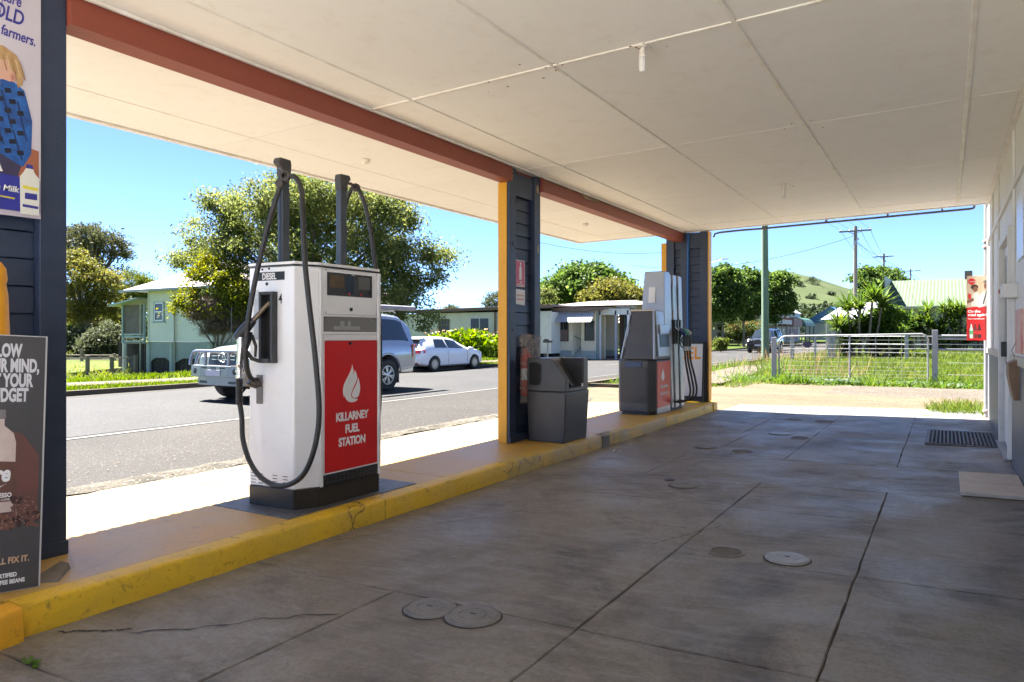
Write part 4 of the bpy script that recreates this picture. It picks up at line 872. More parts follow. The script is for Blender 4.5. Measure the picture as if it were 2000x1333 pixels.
for k, (c, lab) in enumerate((((.015, .05, .16), 'bpw'), ((.02, .35, .16), 'b'), ((.3, .3, .3), 'c'))):
    y = 10.44+k*.125
    for z0 in (1.55,): MB().box(-3.486, -3.482, y-.012, y+.012, 1.62, 1.98).obj('grade_label', M('grade label %d' % k, ((.3, .55, .62), (.25, .5, .4), (.08, .08, .09))[k], .4), MP)
    MB().box(-3.50, -3.44, y-.03, y+.03, 1.12, 1.48).obj('nozzle_boot', BLKP, MP, bevel=.006)
    MB().tube([(-3.44, y, 1.36), (-3.41, y+.01, 1.33), (-3.37, y+.02, 1.30)], [.01, .012, .014], 8).obj('nozzle_spout', CHROME, MP, smooth=True)
    MB().tube([(-3.39, y+.01, 1.33), (-3.35, y+.03, 1.305), (-3.32, y+.045, 1.27), (-3.315, y+.05, 1.25)], [.02, .036, .036, .02], 12).obj('nozzle_sleeve', M('sleeve %d' % k, c, .4), MP, smooth=True)
    MB().tube([(-3.36, y+.03, 1.27), (-3.40, y+.03, 1.18), (-3.37, y+.04, 1.08), (-3.33, y+.045, 1.06)], .011, 8).obj('trigger_guard', BLKP, MP, smooth=True)
    MB().tube([(-3.318, y+.05, 1.26), (-3.318, y+.05, 1.12), (-3.318, y+.052, 1.0)], [.022, .02, .016], 10).obj('grip', BLKP, MP, smooth=True)
    MB().tube([(-3.318, y+.05, 1.08), (-3.318, y+.051, 1.02)], .0225, 10).obj('swivel', SILV, MP, smooth=True)
    q = smoothpts([(-3.318, y+.052, 1.02), (-3.31, y+.07, .85), (-3.28+.01*k, y+.10, .62), (-3.25+.01*k, y+.10, .42), (-3.28+.01*k, y+.06, .30), (-3.38, y+.0, .26), (-3.47, y-.02, .27)])
    MB().tube(q, .0155, 10).obj('hose', BLACK, MP, smooth=True)

# ---------------------------------------------------------------- bin
BN = thing('rubbish_bin', 'dark grey squat rubbish bin with sloped hood standing at the middle pier', 'bin', (-3.58, 6.92, .13))
BM = M('bin plastic', (.045, .045, .048), .36, c2=(.06, .06, .062), scale=2.5, bump=.12, bscale=120, grime=.2, gcol=(.1, .1, .1))
MB().hexa([(-3.80, 6.655, .13), (-3.375, 6.655, .13), (-3.80, 7.20, .13), (-3.375, 7.20, .13), (-3.812, 6.643, .6605), (-3.347, 6.643, .6605), (-3.812, 7.21, .6605), (-3.347, 7.21, .6605)]).obj('body', BM, BN, bevel=.014, seg=3)
o = Vector((0, 6.645, 0)); prf = [(-3.81, .662), (-3.345, .662), (-3.345, .80), (-3.50, .985), (-3.53, 1.005), (-3.81, 1.005)]
nw = MB().prism(prf, (0, 6.645, 0), (1, 0, 0), (0, 0, 1), -.07).obj('hood_side', BM, BN, bevel=.01, seg=3)
MB().prism([(-3.81, .662), (-3.36, .662), (-3.36, 1.005), (-3.81, 1.005)], (0, 7.09, 0), (1, 0, 0), (0, 0, 1), -.12).obj('hood_side', BM, BN, bevel=.012, seg=3)
MB().prism([(-3.81, .662), (-3.345, .662), (-3.345, .70), (-3.42, .71), (-3.62, .985), (-3.66, 1.005), (-3.81, 1.005)], (0, 6.716, 0), (1, 0, 0), (0, 0, 1), -.373).obj('hood_back', BM, BN, bevel=.006)
MB().prism([(-.13, 0), (.115, -.0), (.0, .18), (-.08, .27)], (-3.47, 6.80, .715), (1, 0, 0), (0, 0, 1), -.02).obj('flap', BM, BN) 
hole = [(-3.785, .745), (-3.775, .725), (-3.665, .725), (-3.64, .75), (-3.635, .90), (-3.65, .945), (-3.70, .965), (-3.77, .965), (-3.785, .945)]
MB().prism(hole, (0, 6.6445, 0), (1, 0, 0), (0, 0, 1), .001).obj('opening', M('bin inside', (.008, .008, .008), .8), BN)
mb = MB(); mb.tube([(x, 6.641, z) for x, z in hole+[hole[0]]], .005, 6); mb.obj('opening_rim', BM, BN)
MB().box(-3.356, -3.352, 7.03, 7.07, .70, .735).obj('sticker', WPRINT, BN)

# extinguisher in a bag, its sign and the notice
FE = thing('fire_extinguisher', 'red extinguisher wrapped in cloudy plastic bag hanging on the middle pier', 'fire extinguisher', (-3.84, 6.76, .55))
FR = M('extinguisher red', (.5, .03, .02), .3)
MB().lathe([(.052, .0), (.06, .015), (.06, .40), (.045, .45), (.025, .48), (.022, .51)], (-3.868, 6.73, .60), n=20).obj('cylinder', FR, FE, smooth=True)
MB().lathe([(.0605, .17), (.0608, .175), (.0608, .29), (.0605, .295)], (-3.868, 6.73, .60), n=20).obj('label', WPRINT, FE)
mb = MB(); mb.box(-3.89, -3.84, 6.66, 6.80, 1.11, 1.13); mb.tube([(-3.865, 6.80, 1.12), (-3.85, 6.86, 1.05), (-3.85, 6.84, .8)], .01, 6); mb.obj('valve', BLKP, FE)
BG, n, L, b = nodemat('cloudy plastic'); b.inputs['Base Color'].default_value = (.62, .53, .45, 1); b.inputs['Roughness'].default_value = .25; b.inputs['Alpha'].default_value = .42
L.new(ramp(n, L, noise(n, L, pos(n, L), 6, 5, .6, 2.5), [(.35, .16), (.65, .5)]), b.inputs['Alpha']); bumpn(n, L, b, noise(n, L, pos(n, L), 14, 5, .6, 3.), 1., .03)
mb = MB(); na, nz2 = 28, 14
for j in range(nz2):
    z = .53+.72*j/(nz2-1)
    for i in range(na):
        a = 2*math.pi*i/na; fl = 1.0+.18*max(0, (z-1.08)/.15); r_ = rnd.uniform(.90, 1.05)
        y = 6.79+.19*math.copysign(abs(math.cos(a))**.6, math.cos(a))*r_*fl; x = -3.850+.042*math.copysign(abs(math.sin(a))**.7, math.sin(a))*r_
        mb.v.append((x, min(max(y, 6.57), 7.06), z+(rnd.uniform(-.02, .02) if j == nz2-1 else 0)))
for j in range(nz2-1):
    for i in range(na): mb.f.append((j*na+i, j*na+(i+1) % na, (j+1)*na+(i+1) % na, (j+1)*na+i))
mb.obj('plastic_bag', BG, FE, smooth=True, angle=60)
t = thing('extinguisher_sign', 'red fire extinguisher location sign on the middle navy pier', 'sign', (-3.86, 6.6, 1.9)); o, u, v = (-3.8605, 6.52, 1.765), (0, 1, 0), (0, 0, 1)
o = (-3.903, 6.56, 1.765)
flat([(0, 0), (.20, 0), (.20, .285), (0, .285)], WPRINT, o, u, v, t, 0, 'plate', .002); flat([(.008, .008), (.192, .008), (.192, .277), (.008, .277)], REDP, o, u, v, t, .0022, 'red_field', .0005)
flat([(.08, .075), (.13, .075), (.13, .20), (.122, .215), (.115, .22), (.115, .24), (.128, .262), (.095, .262), (.095, .22), (.088, .215), (.08, .20)], WPRINT, o, u, v, t, .003, 'symbol', .0005)
text('FIRE', .026, WPRINT, t, (-3.8992, 6.665, 1.805), u, v, 'CENTER', bold=.03); text('EXTINGUISHER', .021, WPRINT, t, (-3.8992, 6.66, 1.78), u, v, 'CENTER', bold=.03)
t = thing('paper_notice', 'white paper notice with faded pink lettering below the extinguisher sign', 'notice', (-3.9, 6.65, 1.6)); o = (-3.903, 6.56, 1.57)
flat([(0, .01), (.20, 0), (.205, .165), (0, .17)], WPRINT, o, u, v, t, 0, 'sheet', .001)
PK = PM('faded pink', (.55, .25, .22)); text('WINDSCREEN', .024, PK, t, (-3.901, 6.665, 1.66), u, v, 'CENTER', bold=.02) if False else None
for z in (1.665, 1.625):
    for k in range(7): flat([(.03+k*.022, 0), (.046+k*.022, 0), (.046+k*.022, .018), (.03+k*.022, .018)], PK, (-3.903, 6.56, z), u, v, t, .0015, 'faded_print', .0003)

# folding price board
t = thing('price_board', 'white folding board with orange FUEL lettering beside the far pier', 'sandwich board', (-3.7, 12.05, .13))
BF = M('black frame', (.02, .02, .02), .4)
o, u, v = Vector((-4.08, 11.90, .14)), Vector((1, .02, 0)).normalized(), Vector((0, .08, 1)).normalized()
mb = MB()
for a in ((0, .03, 0, 1.0), (.60, .63, 0, 1.0), (.03, .60, .04, .09), (.03, .60, .965, 1.0)): mb.prism([(a[0], a[2]), (a[1], a[2]), (a[1], a[3]), (a[0], a[3])], o, u, v, .025)
mb.obj('frame', BF, t, bevel=.003)
MB().prism([(.03, .09), (.60, .09), (.60, .965), (.03, .965)], o, u, v, .012).obj('panel', M('board white', (.66, .67, .70), .4), t)
nb_ = u.cross(v); text('FUEL', .285, ORG, t, o+u*.565+v*.715+nb_*.0135, u, v, 'RIGHT', bold=.02, sx=.8)
text('E\nE', .12, ORG, t, o+u*.30+v*.40+nb_*.0135, u, v, 'RIGHT', bold=.02)
mb = MB(); mb.tube([(-3.44, 11.98, 1.14), (-3.44, 12.03, .135)], .012, 6); mb.tube([(-4.06, 11.98, 1.14), (-4.06, 12.03, .135)], .012, 6); mb.tube([(-4.06, 12.02, .2), (-3.44, 12.02, .2)], .01, 6); mb.obj('rear_legs', BF, t)

# ---------------------------------------------------------------- posters and bollard at the left edge
t = thing('milk_poster', 'tall milk poster with child in blue check shirt on the nearest pier', 'poster', (-3.84, 1.57, 2.4))
o, u, v = (-3.858, 1.27, 1.825), (0, 1, 0), (0, 0, 1); W_ = .60; H_ = 1.25
def mp(y, z): return (y-1.27, z-1.825)
flat([(0, 0), (W_, 0), (W_+.0, H_), (0, H_)], M('poster ground', (.58, .55, .62), .5, c2=(.5, .45, .52), scale=1.2), o, u, v, t, 0, 'sheet', .004)
NV = PM('navy ink', (.035, .035, .26))
for s, sz, y, z in (('future', .072, 1.78, 2.842), ('QLD', .10, 1.79, 2.755), ('farmers.', .07, 1.845, 2.675)): text(s, sz, NV, t, (-3.8535, y, z), Vector((0, 1, -.06)), Vector((0, .02, 1)), 'RIGHT', bold=.02, shear=.2, sx=.66)
text('the', .075, NV, t, (-3.8535, 1.50, 2.88), Vector((0, 1, -.06)), v, 'RIGHT', shear=.25); text('our', .07, NV, t, (-3.8535, 1.53, 2.78), Vector((0, 1, -.06)), v, 'RIGHT', shear=.25)
def pf(pts, mat, off=.005, nm='print'): flat([mp(*p) for p in pts], mat, o, u, v, t, off, nm)
pf([(1.74, 2.18), (1.86, 2.16), (1.86, 1.93), (1.74, 1.93)], PM('timber brown', (.35, .12, .06)), .0045)
pf([(1.66, 2.46), (1.74, 2.475), (1.795, 2.44), (1.83, 2.30), (1.825, 2.14), (1.79, 2.07), (1.66, 2.09), (1.56, 2.12), (1.54, 2.40)], M('print blue check', (.02, .14, .48), .6, c2=(.012, .04, .16), scale=14), .005, 'shirt_print')
for k in range(7):
    for j in range(4):
        yy = 1.60+.055*j+(.02 if k % 2 else 0); zz = 2.12+.048*k
        if yy < 1.78: pf([(yy, zz), (yy+.028, zz+.006), (yy+.024, zz+.028), (yy-.004, zz+.022)], PM('black check', (.01, .012, .03)), .0062)
pf([(y_, z_) for y_, z_ in ell(1.685, 2.53, .072, .085)], PM('child skin', (.62, .36, .27)), .0058, 'face_print')
pf([(1.60, 2.570), (1.64, 2.615), (1.70, 2.630), (1.76, 2.600), (1.79, 2.530), (1.785, 2.470), (1.765, 2.445), (1.755, 2.510), (1.73, 2.530), (1.72, 2.570), (1.67, 2.555), (1.62, 2.570)], M('print blond hair', (.5, .33, .16), .6, c2=(.36, .2, .08), scale=20, stretch=(1, 3, 1)), .007, 'hair_print')
pf([(y_, z_) for y_, z_ in ell(1.742, 2.49, .012, .022)], PM('ear', (.6, .3, .22)), .008)
for k in range(9):
    yy = 1.625+.018*k; pf([(yy, 2.60-.003*k), (yy+.004, 2.60-.003*k), (yy+.014+.002*k, 2.54-.006*k), (yy+.009+.002*k, 2.54-.006*k)], PM('hair strand %d' % (k % 2), ((.30, .17, .07), (.6, .44, .26))[k % 2]), .0078, 'strand_print')
pf([(y_, z_) for y_, z_ in ell(1.665, 2.50, .022, .02, 12)], PM('cheek', (.62, .28, .2)), .0062); pf([(y_, z_) for y_, z_ in ell(1.742, 2.49, .006, .013, 10)], PM('ear inner', (.42, .18, .12)), .0085)
for (a_, b_, c_, d_) in ((1.69, 2.42, 1.735, 2.25), (1.76, 2.38, 1.80, 2.20), (1.64, 2.36, 1.70, 2.16), (1.74, 2.24, 1.78, 2.10)): pf([(a_, b_), (a_+.008, b_), (c_+.008, d_), (c_, d_)], PM('shirt fold', (.008, .03, .12)), .0058, 'fold_print')
pf([(1.66, 2.455), (1.70, 2.47), (1.74, 2.465), (1.755, 2.44), (1.70, 2.445)], PM('collar', (.015, .08, .3)), .0068, 'collar_print')
pf([(1.60, 2.46), (1.67, 2.46), (1.665, 2.40), (1.60, 2.39)], PM('child hand', (.62, .38, .3)), .0075)
pf([(1.58, 2.49), (1.64, 2.50), (1.645, 2.55), (1.60, 2.57)], WPRINT, .009, 'cup_print')
pf([(1.54, 2.10), (1.68, 2.12), (1.78, 2.07), (1.76, 2.0), (1.54, 2.01)], PM('dark trousers', (.04, .035, .08)), .0055)
for y_ in (1.61, 1.65): pf([(y_, 2.12), (y_+.018, 2.12), (y_+.05, 2.03), (y_+.03, 2.03)], WPRINT, .0068)
pf([(1.275, 2.03), (1.865, 2.015), (1.865, 1.85), (1.275, 1.85)], M('print blue band', (.03, .035, .30), .4), .0072, 'band_print')
pf([(1.775, 1.84), (1.86, 1.84), (1.862, 2.02), (1.84, 2.045), (1.832, 2.065), (1.80, 2.065), (1.79, 2.045), (1.773, 2.02)], M('print milk', (.72, .72, .66), .4), .0088, 'bottle_print')
pf([(1.80, 2.066), (1.832, 2.066), (1.83, 2.085), (1.802, 2.085)], NV, .009); pf([(1.785, 1.965), (1.855, 1.96), (1.855, 1.975), (1.785, 1.98)], PM('label yellow', (.7, .6, .05)), .0098)
pf([(1.795, 1.915), (1.85, 1.915), (1.85, 1.945), (1.795, 1.945)], NV, .0098); pf([(1.785, 1.875), (1.855, 1.872), (1.855, 1.885), (1.785, 1.888)], NV, .0098)
text('Farmers Milk', .04, WPRINT, t, (-3.846, 1.765, 1.94), u, v, 'RIGHT', bold=.02, shear=.2); text('the', .035, WPRINT, t, (-3.846, 1.66, 1.985), u, v, 'RIGHT', bold=.02, shear=.2)
pf([(1.58, 1.915), (1.75, 1.905), (1.75, 1.912), (1.58, 1.92)], PM('label yellow', (.7, .6, .05)), .0085)

# leaning coffee board
t = thing('coffee_board', 'dark corflute board advertising iced coffee leaning at the near pier', 'sign board', (-3.6, 1.5, .14))
br = Vector((-3.452, 1.672, .134)); tr_ = Vector((-3.55, 1.752, 1.243)); uw = Vector((.2, .98, 0)).normalized(); vv = (tr_-br); Hh = vv.length; vv.normalize(); uu = (uw-vv*uw.dot(vv)).normalized()
o = br-uu*.62; nn = uu.cross(vv)
def cf(x, z, off=0.): return o+uu*x+vv*z+nn*off
MB().prism([(0, 0), (.62, 0), (.62, Hh), (0, Hh)], o, uu, vv, -.006).obj('sheet', M('corflute edge', (.5, .5, .5), .6), t)
flat([(.002, .002), (.613, .002), (.613, Hh-.004), (.002, Hh-.004)], M('print charcoal', (.055, .055, .06), .45, c2=(.07, .068, .07), scale=2), o, uu, vv, t, .0003, 'print', .0006)
flat([(.38, .30), (.60, .30), (.60, .58), (.53, .68), (.38, .72)], M('print warm glow', (.16, .06, .05), .5, c2=(.09, .055, .05), scale=3), o, uu, vv, t, .0012, 'glow_print', .0004)
flat([(.54, .32), (.612, .32), (.612, .47), (.54, .47)], M('print glow light', (.28, .13, .11), .5), o, uu, vv, t, .0018, 'glow_print', .0003) if False else None
for s, sz, x, z in (('BLOW', .08, .52, 1.02), ('YOUR MIND,', .08, .59, .953), ('NOT YOUR', .08, .565, .887), ('BUDGET', .08, .55, .822)): text(s, sz, M('print off white', (.6, .6, .64), .5), t, cf(x, z, .0015), uu, vv, 'RIGHT', bold=.045, sx=.50)
text("WE'LL FIX IT.", .036, M('print tan', (.6, .40, .25), .5), t, cf(.575, .12, .0015), uu, vv, 'RIGHT', bold=.03, sx=.8); text('CERTIFIED', .024, WPRINT, t, cf(.53, .062, .0015), uu, vv, 'RIGHT', bold=.04, sx=.8); text('COFFEE BEANS', .024, WPRINT, t, cf(.56, .034, .0015), uu, vv, 'RIGHT', bold=.04, sx=.8)
flat([(0.305, .34), (0.500, .34), (0.510, .38), (0.510, .64), (0.500, .68), (0.465, .715), (0.465, .745), (0.345, .745), (0.345, .715), (0.305, .68)], M('print bottle', (.62, .52, .48), .4, c2=(.5, .38, .34), scale=8), o, uu, vv, t, .0022, 'bottle_print', .0005)
flat([(0.350, .747), (0.470, .747), (0.467, .785), (0.353, .785)], PM('cap', (.2, .18, .19)), o, uu, vv, t, .0022, 'cap_print', .0005)
flat([(0.305, .385), (0.510, .385), (0.510, .555), (0.305, .575)], M('print label brown', (.13, .06, .045), .4), o, uu, vv, t, .003, 'label_print', .0004)
flat([(0.305, .45), (0.425, .44), (0.485, .465), (0.465, .455), (0.425, .425), (0.305, .43)], WPRINT, o, uu, vv, t, .0036, 'swoosh_print', .0003)
text('Dare', .095, WPRINT, t, cf(.49, .475, .0036), uu, vv, 'RIGHT', bold=.04, shear=.2, sx=.7); text('ESPRESSO', .026, WPRINT, t, cf(.50, .405, .0036), uu, vv, 'RIGHT', bold=.03, sx=.8); text('ARABICA COFFEE', .012, WPRINT, t, cf(.495, .39, .0036), uu, vv, 'RIGHT', sx=.8)
bm1 = [PM('bean light', (.16, .07, .05)), PM('bean dark', (.05, .022, .018)), PM('bean shine', (.32, .2, .17))]
for m_ in range(3):
    mb = MB()
    for k in range(70):
        x = .36+.25*rnd.random(); z = .27+rnd.random()*(.06 if x < .5 else .13)*(1 if m_ < 2 else .9); a = rnd.uniform(0, 3.1); q = [(x+math.cos(a)*p[0]-math.sin(a)*p[1], z+math.sin(a)*p[0]+math.cos(a)*p[1]) for p in ell(0, 0, .0125 if m_ < 2 else .005, .008 if m_ < 2 else .002, 8)]
        q = [(min(p[0], .612), p[1]) for p in q]
        mb.prism(q, o+nn*(.0042+.0006*m_+k*.000004), uu, vv, .0003)
    mb.obj('bean_print', bm1[(1, 0, 2)[m_]], t, kind='stuff')
t = thing('yellow_bollard', 'orange yellow bollard with flared foot behind the coffee board', 'bollard', (-3.68, 1.585, .13))
MB().lathe([(.12, .0), (.13, .03), (.12, .075), (.09, .12), (.075, .16), (.072, .5), (.068, 1.0), (.058, 1.3), (.05, 1.35), (.056, 1.37), (.05, 1.42), (.03, 1.45), (.004, 1.46)], (-3.68, 1.585, .131), n=24).obj('post', M('bollard plastic', (.75, .33, .008), .35), t, smooth=True)
t = MB().add([(-3.66, 1.86, .1305), (-3.60, 1.88, .1305), (-3.45, 1.75, .1305), (-3.55, 1.66, .1305), (-3.65, 1.86, .165), (-3.60, 1.87, .160), (-3.46, 1.75, .138), (-3.55, 1.67, .138)], [(0, 1, 2, 3), (4, 5, 6, 7), (0, 1, 5, 4), (1, 2, 6, 5), (2, 3, 7, 6), (3, 0, 4, 7)]).obj('timber_wedge', WOODG, label='grey weathered timber wedge on the island behind the coffee board', cat='timber wedge')
# ---------------------------------------------------------------- vehicles (local +X = forward, rear bumper at x = 0)
def interp(tab, x):
    for a, b_ in zip(tab, tab[1:]):
        if x <= b_[0]:
            t = 0 if b_[0] == a[0] else max(0, (x-a[0])/(b_[0]-a[0])); return [p+(q-p)*t for p, q in zip(a[1:], b_[1:])]
    return list(tab[-1][1:])
class Car:
    def __init__(s, tab, xs): s.tab, s.xs = tab, xs
    def sec(s, x):
        zb, zbelt, ztop, w_, wt = interp(s.tab, x); zm = zb+(zbelt-zb)*.55; up = max(0, ztop-zbelt)
        return [(0, zb), (w_*.86, zb), (w_*.965, zb+.07), (w_*1.0, zm), (w_*.992, zbelt-.06), (w_*.965, zbelt), (wt*.99, max(zbelt+.004, ztop-.075*min(1, up*4))), (wt*.90, max(zbelt+.008, ztop-.022)), (wt*.5, ztop+.004), (0, ztop+.012)]
    def body(s, name, mat, par, wheels, wr, bottom=.2):
        mb = MB(); m = 10; X = lin(s.xs[0], s.xs[1], 56)
        for x in X:
            h = s.sec(x); ring = [(x, -p[0], p[1]) for p in h]+[(x, p[0], p[1]) for p in h[::-1][1:-1]]; mb.v += ring
        k = len(ring)
        for i in range(len(X)-1):
            for j in range(k): mb.f.append((i*k+j, i*k+(j+1) % k, (i+1)*k+(j+1) % k, (i+1)*k+j))
        mb.f += [tuple(range(k-1, -1, -1)), tuple(range((len(X)-1)*k, len(X)*k))]
        o = mb.obj(name, mat, None)
        cs = []
        for wx in wheels: cs.append(MB().lathe([(wr, -1.3), (wr, 1.3)], (wx, 0, wr*.93), (0, 1, 0), 28).obj('cut', mat))
        bpy.context.view_layer.update(); cutbool(o, cs)
        me = o.data; me.polygons.foreach_set('use_smooth', [True]*len(me.polygons)); me.set_sharp_from_angle(angle=R(32)); o.parent = par
        # dark arch liners inside
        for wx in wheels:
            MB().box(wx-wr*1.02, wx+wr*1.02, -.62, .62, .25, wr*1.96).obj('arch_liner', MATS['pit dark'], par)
        return o
    def side_glass(s, name, mat, par, sd, xa, xb, t0=.10, t1=.93, n=8, off=.006):   # xa=(low, high)
        V = []
        for k in range(4):
            t = t0+(t1-t0)*k/3; f = k/3
            for i in range(n+1):
                x = (xa[0]+(xa[1]-xa[0])*f)*(1-i/n)+(xb[0]+(xb[1]-xb[0])*f)*i/n; h = s.sec(x); a, b_ = h[5], h[6]
                V.append((x, sd*(a[0]+(b_[0]-a[0])*t+off), a[1]+(b_[1]-a[1])*t))
        mb = MB(); m = n+1; mb.add(V, [(j*m+i, j*m+i+1, (j+1)*m+i+1, (j+1)*m+i) for j in range(3) for i in range(n)]); return mb.obj(name, mat, par, smooth=True)
    def top_glass(s, name, mat, par, x0, x1, f0=.86, f1=.86, n=8, off=.006):
        V = []
        for i in range(n+1):
            x = x0+(x1-x0)*i/n; f = f0+(f1-f0)*i/n; h = s.sec(x); y2 = h[7]; y3 = h[8]
            row_ = [(-y2[0]*f, y2[1]), (-y3[0]*f, y3[1]), (0, h[9][1]), (y3[0]*f, y3[1]), (y2[0]*f, y2[1])]
            sl_ = (interp(s.tab, x+.05)[2]-interp(s.tab, x-.05)[2])/.1; l_ = math.hypot(1, sl_)
            V += [(x-off*sl_/l_, y, z+off/l_+.004) for y, z in row_]
        mb = MB(); mb.add(V, [(i*5+j, i*5+j+1, (i+1)*5+j+1, (i+1)*5+j) for i in range(n) for j in range(4)]); return mb.obj(name, mat, par, smooth=True)
def wheel(par, x, y, r, wd, sd, rim, spokes=5, rr=.66):
    t_ = MB().lathe([(r*.62, -wd/2), (r*.9, -wd/2), (r*.98, -wd*.4), (r, -wd*.25), (r, wd*.25), (r*.98, wd*.4), (r*.9, wd/2), (r*.68, wd/2), (r*.66, wd*.35)], (x, y, r), (0, sd, 0), 32).obj('wheel', RUBB, par, smooth=True)
    f = y+sd*wd*.40
    mb = MB(); mb.lathe([(r*rr, -.02), (r*rr, .012), (r*rr*.93, .012), (r*rr*.9, -.02)], (x, f, r), (0, sd, 0), 32); mb.lathe([(r*.16, 0), (r*.16, .012), (r*.1, .02)], (x, f, r), (0, sd, 0), 12)
    for k in range(spokes):
        a = 2*math.pi*k/spokes+.3
        for da in (-.13, .13):
            c_, s_ = math.cos(a+da*.4), math.sin(a+da*.4); c2, s2 = math.cos(a+da*1.2), math.sin(a+da*1.2); wv = (-s_*.016, c_*.016)
            mb.add([(x+c_*r*.12-wv[0], f+sd*.008, r+s_*r*.12-wv[1]), (x+c_*r*.12+wv[0], f+sd*.008, r+s_*r*.12+wv[1]), (x+c2*r*rr*.95+wv[0], f+sd*.006, r+s2*r*rr*.95+wv[1]), (x+c2*r*rr*.95-wv[0], f+sd*.006, r+s2*r*rr*.95-wv[1])], [(0, 1, 2, 3)])
    mb.obj('rim', rim, t_, smooth=True)
    MB().lathe([(r*rr*.9, 0), (r*rr*.88, .001)], (x, f-sd*.03, r), (0, sd, 0), 24).obj('brake_shade', MATS['pit dark'], t_)
def place(t, loc, rz): t.location = loc; t.rotation_euler = (0, 0, rz)
RIM = M('alloy rim', (.5, .5, .5), .3, .8); REDL = M('red lamp', (.5, .01, .012), .12, coat=.5); LAMP = M('clear lamp', (.5, .53, .56), .08, .4, coat=.5)
CARG = M('car glass', (.015, .02, .025), .03, spec=1.)
# white hatchback
HC = thing('parked_hatchback', 'white five door hatchback parked at the far kerb before the leafy green shrub', 'car')
WP = M('white car paint', (.74, .75, .77), .25, coat=.6, c2=(.72, .73, .76))
T = [(0, .38, .62, .66, .74, .60), (.03, .34, .86, .92, .84, .70), (.10, .30, .94, 1.03, .87, .72), (.38, .24, .97, 1.38, .89, .62), (.58, .22, .98, 1.46, .90, .60), (1.2, .20, .97, 1.50, .90, .60), (1.9, .2, .95, 1.48, .90, .60), (2.3, .2, .94, 1.41, .90, .61), (3.15, .2, .93, 1.0, .895, .72), (3.7, .22, .86, .91, .875, .76), (4.05, .26, .74, .79, .82, .70), (4.20, .32, .60, .64, .66, .54), (4.24, .36, .50, .54, .5, .4)]
C = Car(T, (0, 4.24)); C.body('body', WP, HC, (.82, 3.42), .355)
for sd in (-1, 1):
    for wx in (.82, 3.42): wheel(HC, wx, sd*.80, .315, .2, sd, RIM, 10, .72)
    C.side_glass('window', CARG, HC, sd, (.86, 1.02), (1.62, 1.62)); C.side_glass('window', CARG, HC, sd, (1.68, 1.68), (2.95, 2.30))
    MB().box(1.50, 1.66, sd*.90 if sd > 0 else -.915, .915 if sd > 0 else -.90, .80, .825).obj('door_handle', WP, HC, bevel=.004)
    MB().box(2.60, 2.76, sd*.90 if sd > 0 else -.915, .915 if sd > 0 else -.90, .78, .805).obj('door_handle', WP, HC, bevel=.004)
    MB().hexa([(x, sd*y, z) for z in (.90, 1.01) for y in (.88, 1.03) for x in (2.95, 3.12)]).obj('mirror', WP, HC, bevel=.02, seg=3)
    MB().hexa([(x+(.02 if z > .8 else 0), sd*y, z) for z in (.79, .93) for y, x in ((.40, -.015), (.80, -.005), (.40, .05), (.91, .24))]).obj('tail_lamp', REDL, HC, bevel=.008)
    MB().hexa([(x, sd*y, z) for z in (.64, .76) for y, x in ((.45, 4.18), (.76, 4.02), (.45, 4.06), (.86, 3.8))]).obj('head_lamp', LAMP, HC, bevel=.01)
    MB().box(-.006, .03, *(sorted((sd*.45, sd*.72))), .36, .40).obj('reflector', REDL, HC)
    for dx_ in (1.65, 2.9): MB().box(dx_-.003, dx_+.003, *(sorted((sd*.896, sd*.903))), .32, .90).obj('door_gap', BLKP, HC)
C.top_glass('rear_window', CARG, HC, .115, .365, .97, .97, off=.012)
C.side_glass('quarter_glass', WP, HC, 1, (.7, .9), (.72, .92)) if False else None
C.top_glass('windscreen', CARG, HC, 2.47, 3.2, .9, .95)
MB().hexa([(.30, -.58, 1.375), (.30, .58, 1.375), (.62, -.58, 1.44), (.62, .58, 1.44), (.24, -.56, 1.40), (.24, .56, 1.40), (.62, -.56, 1.47), (.62, .56, 1.47)]).obj('roof_spoiler', WP, HC, bevel=.01)
MB().box(-.022, .02, -.26, .26, .50, .62).obj('number_plate', M('blank plate', (.55, .5, .52), .5), HC, bevel=.003)
MB().box(-.012, .3, -.72, .72, .22, .345).obj('bumper_lower', BLKP, HC, bevel=.02)
mb = MB(); mb.tube([(-.018, .055*math.cos(a), .83+.055*math.sin(a)) for a in lin(0, 6.2832, 20)], .007, 6)
mb.tube([(-.018, -.03, .87), (-.018, -.012, .825), (-.018, 0, .85), (-.018, .012, .825), (-.018, .03, .87)], .005, 5); mb.tube([(-.018, -.035, .845), (-.018, -.015, .79), (-.018, 0, .815), (-.018, .015, .79), (-.018, .035, .845)], .005, 5); mb.obj('badge', CHROME, HC, smooth=True)
place(HC, (-17.62, 21.25, -.14), R(91.5)); HC.scale = (1.09, 1.0, .89)

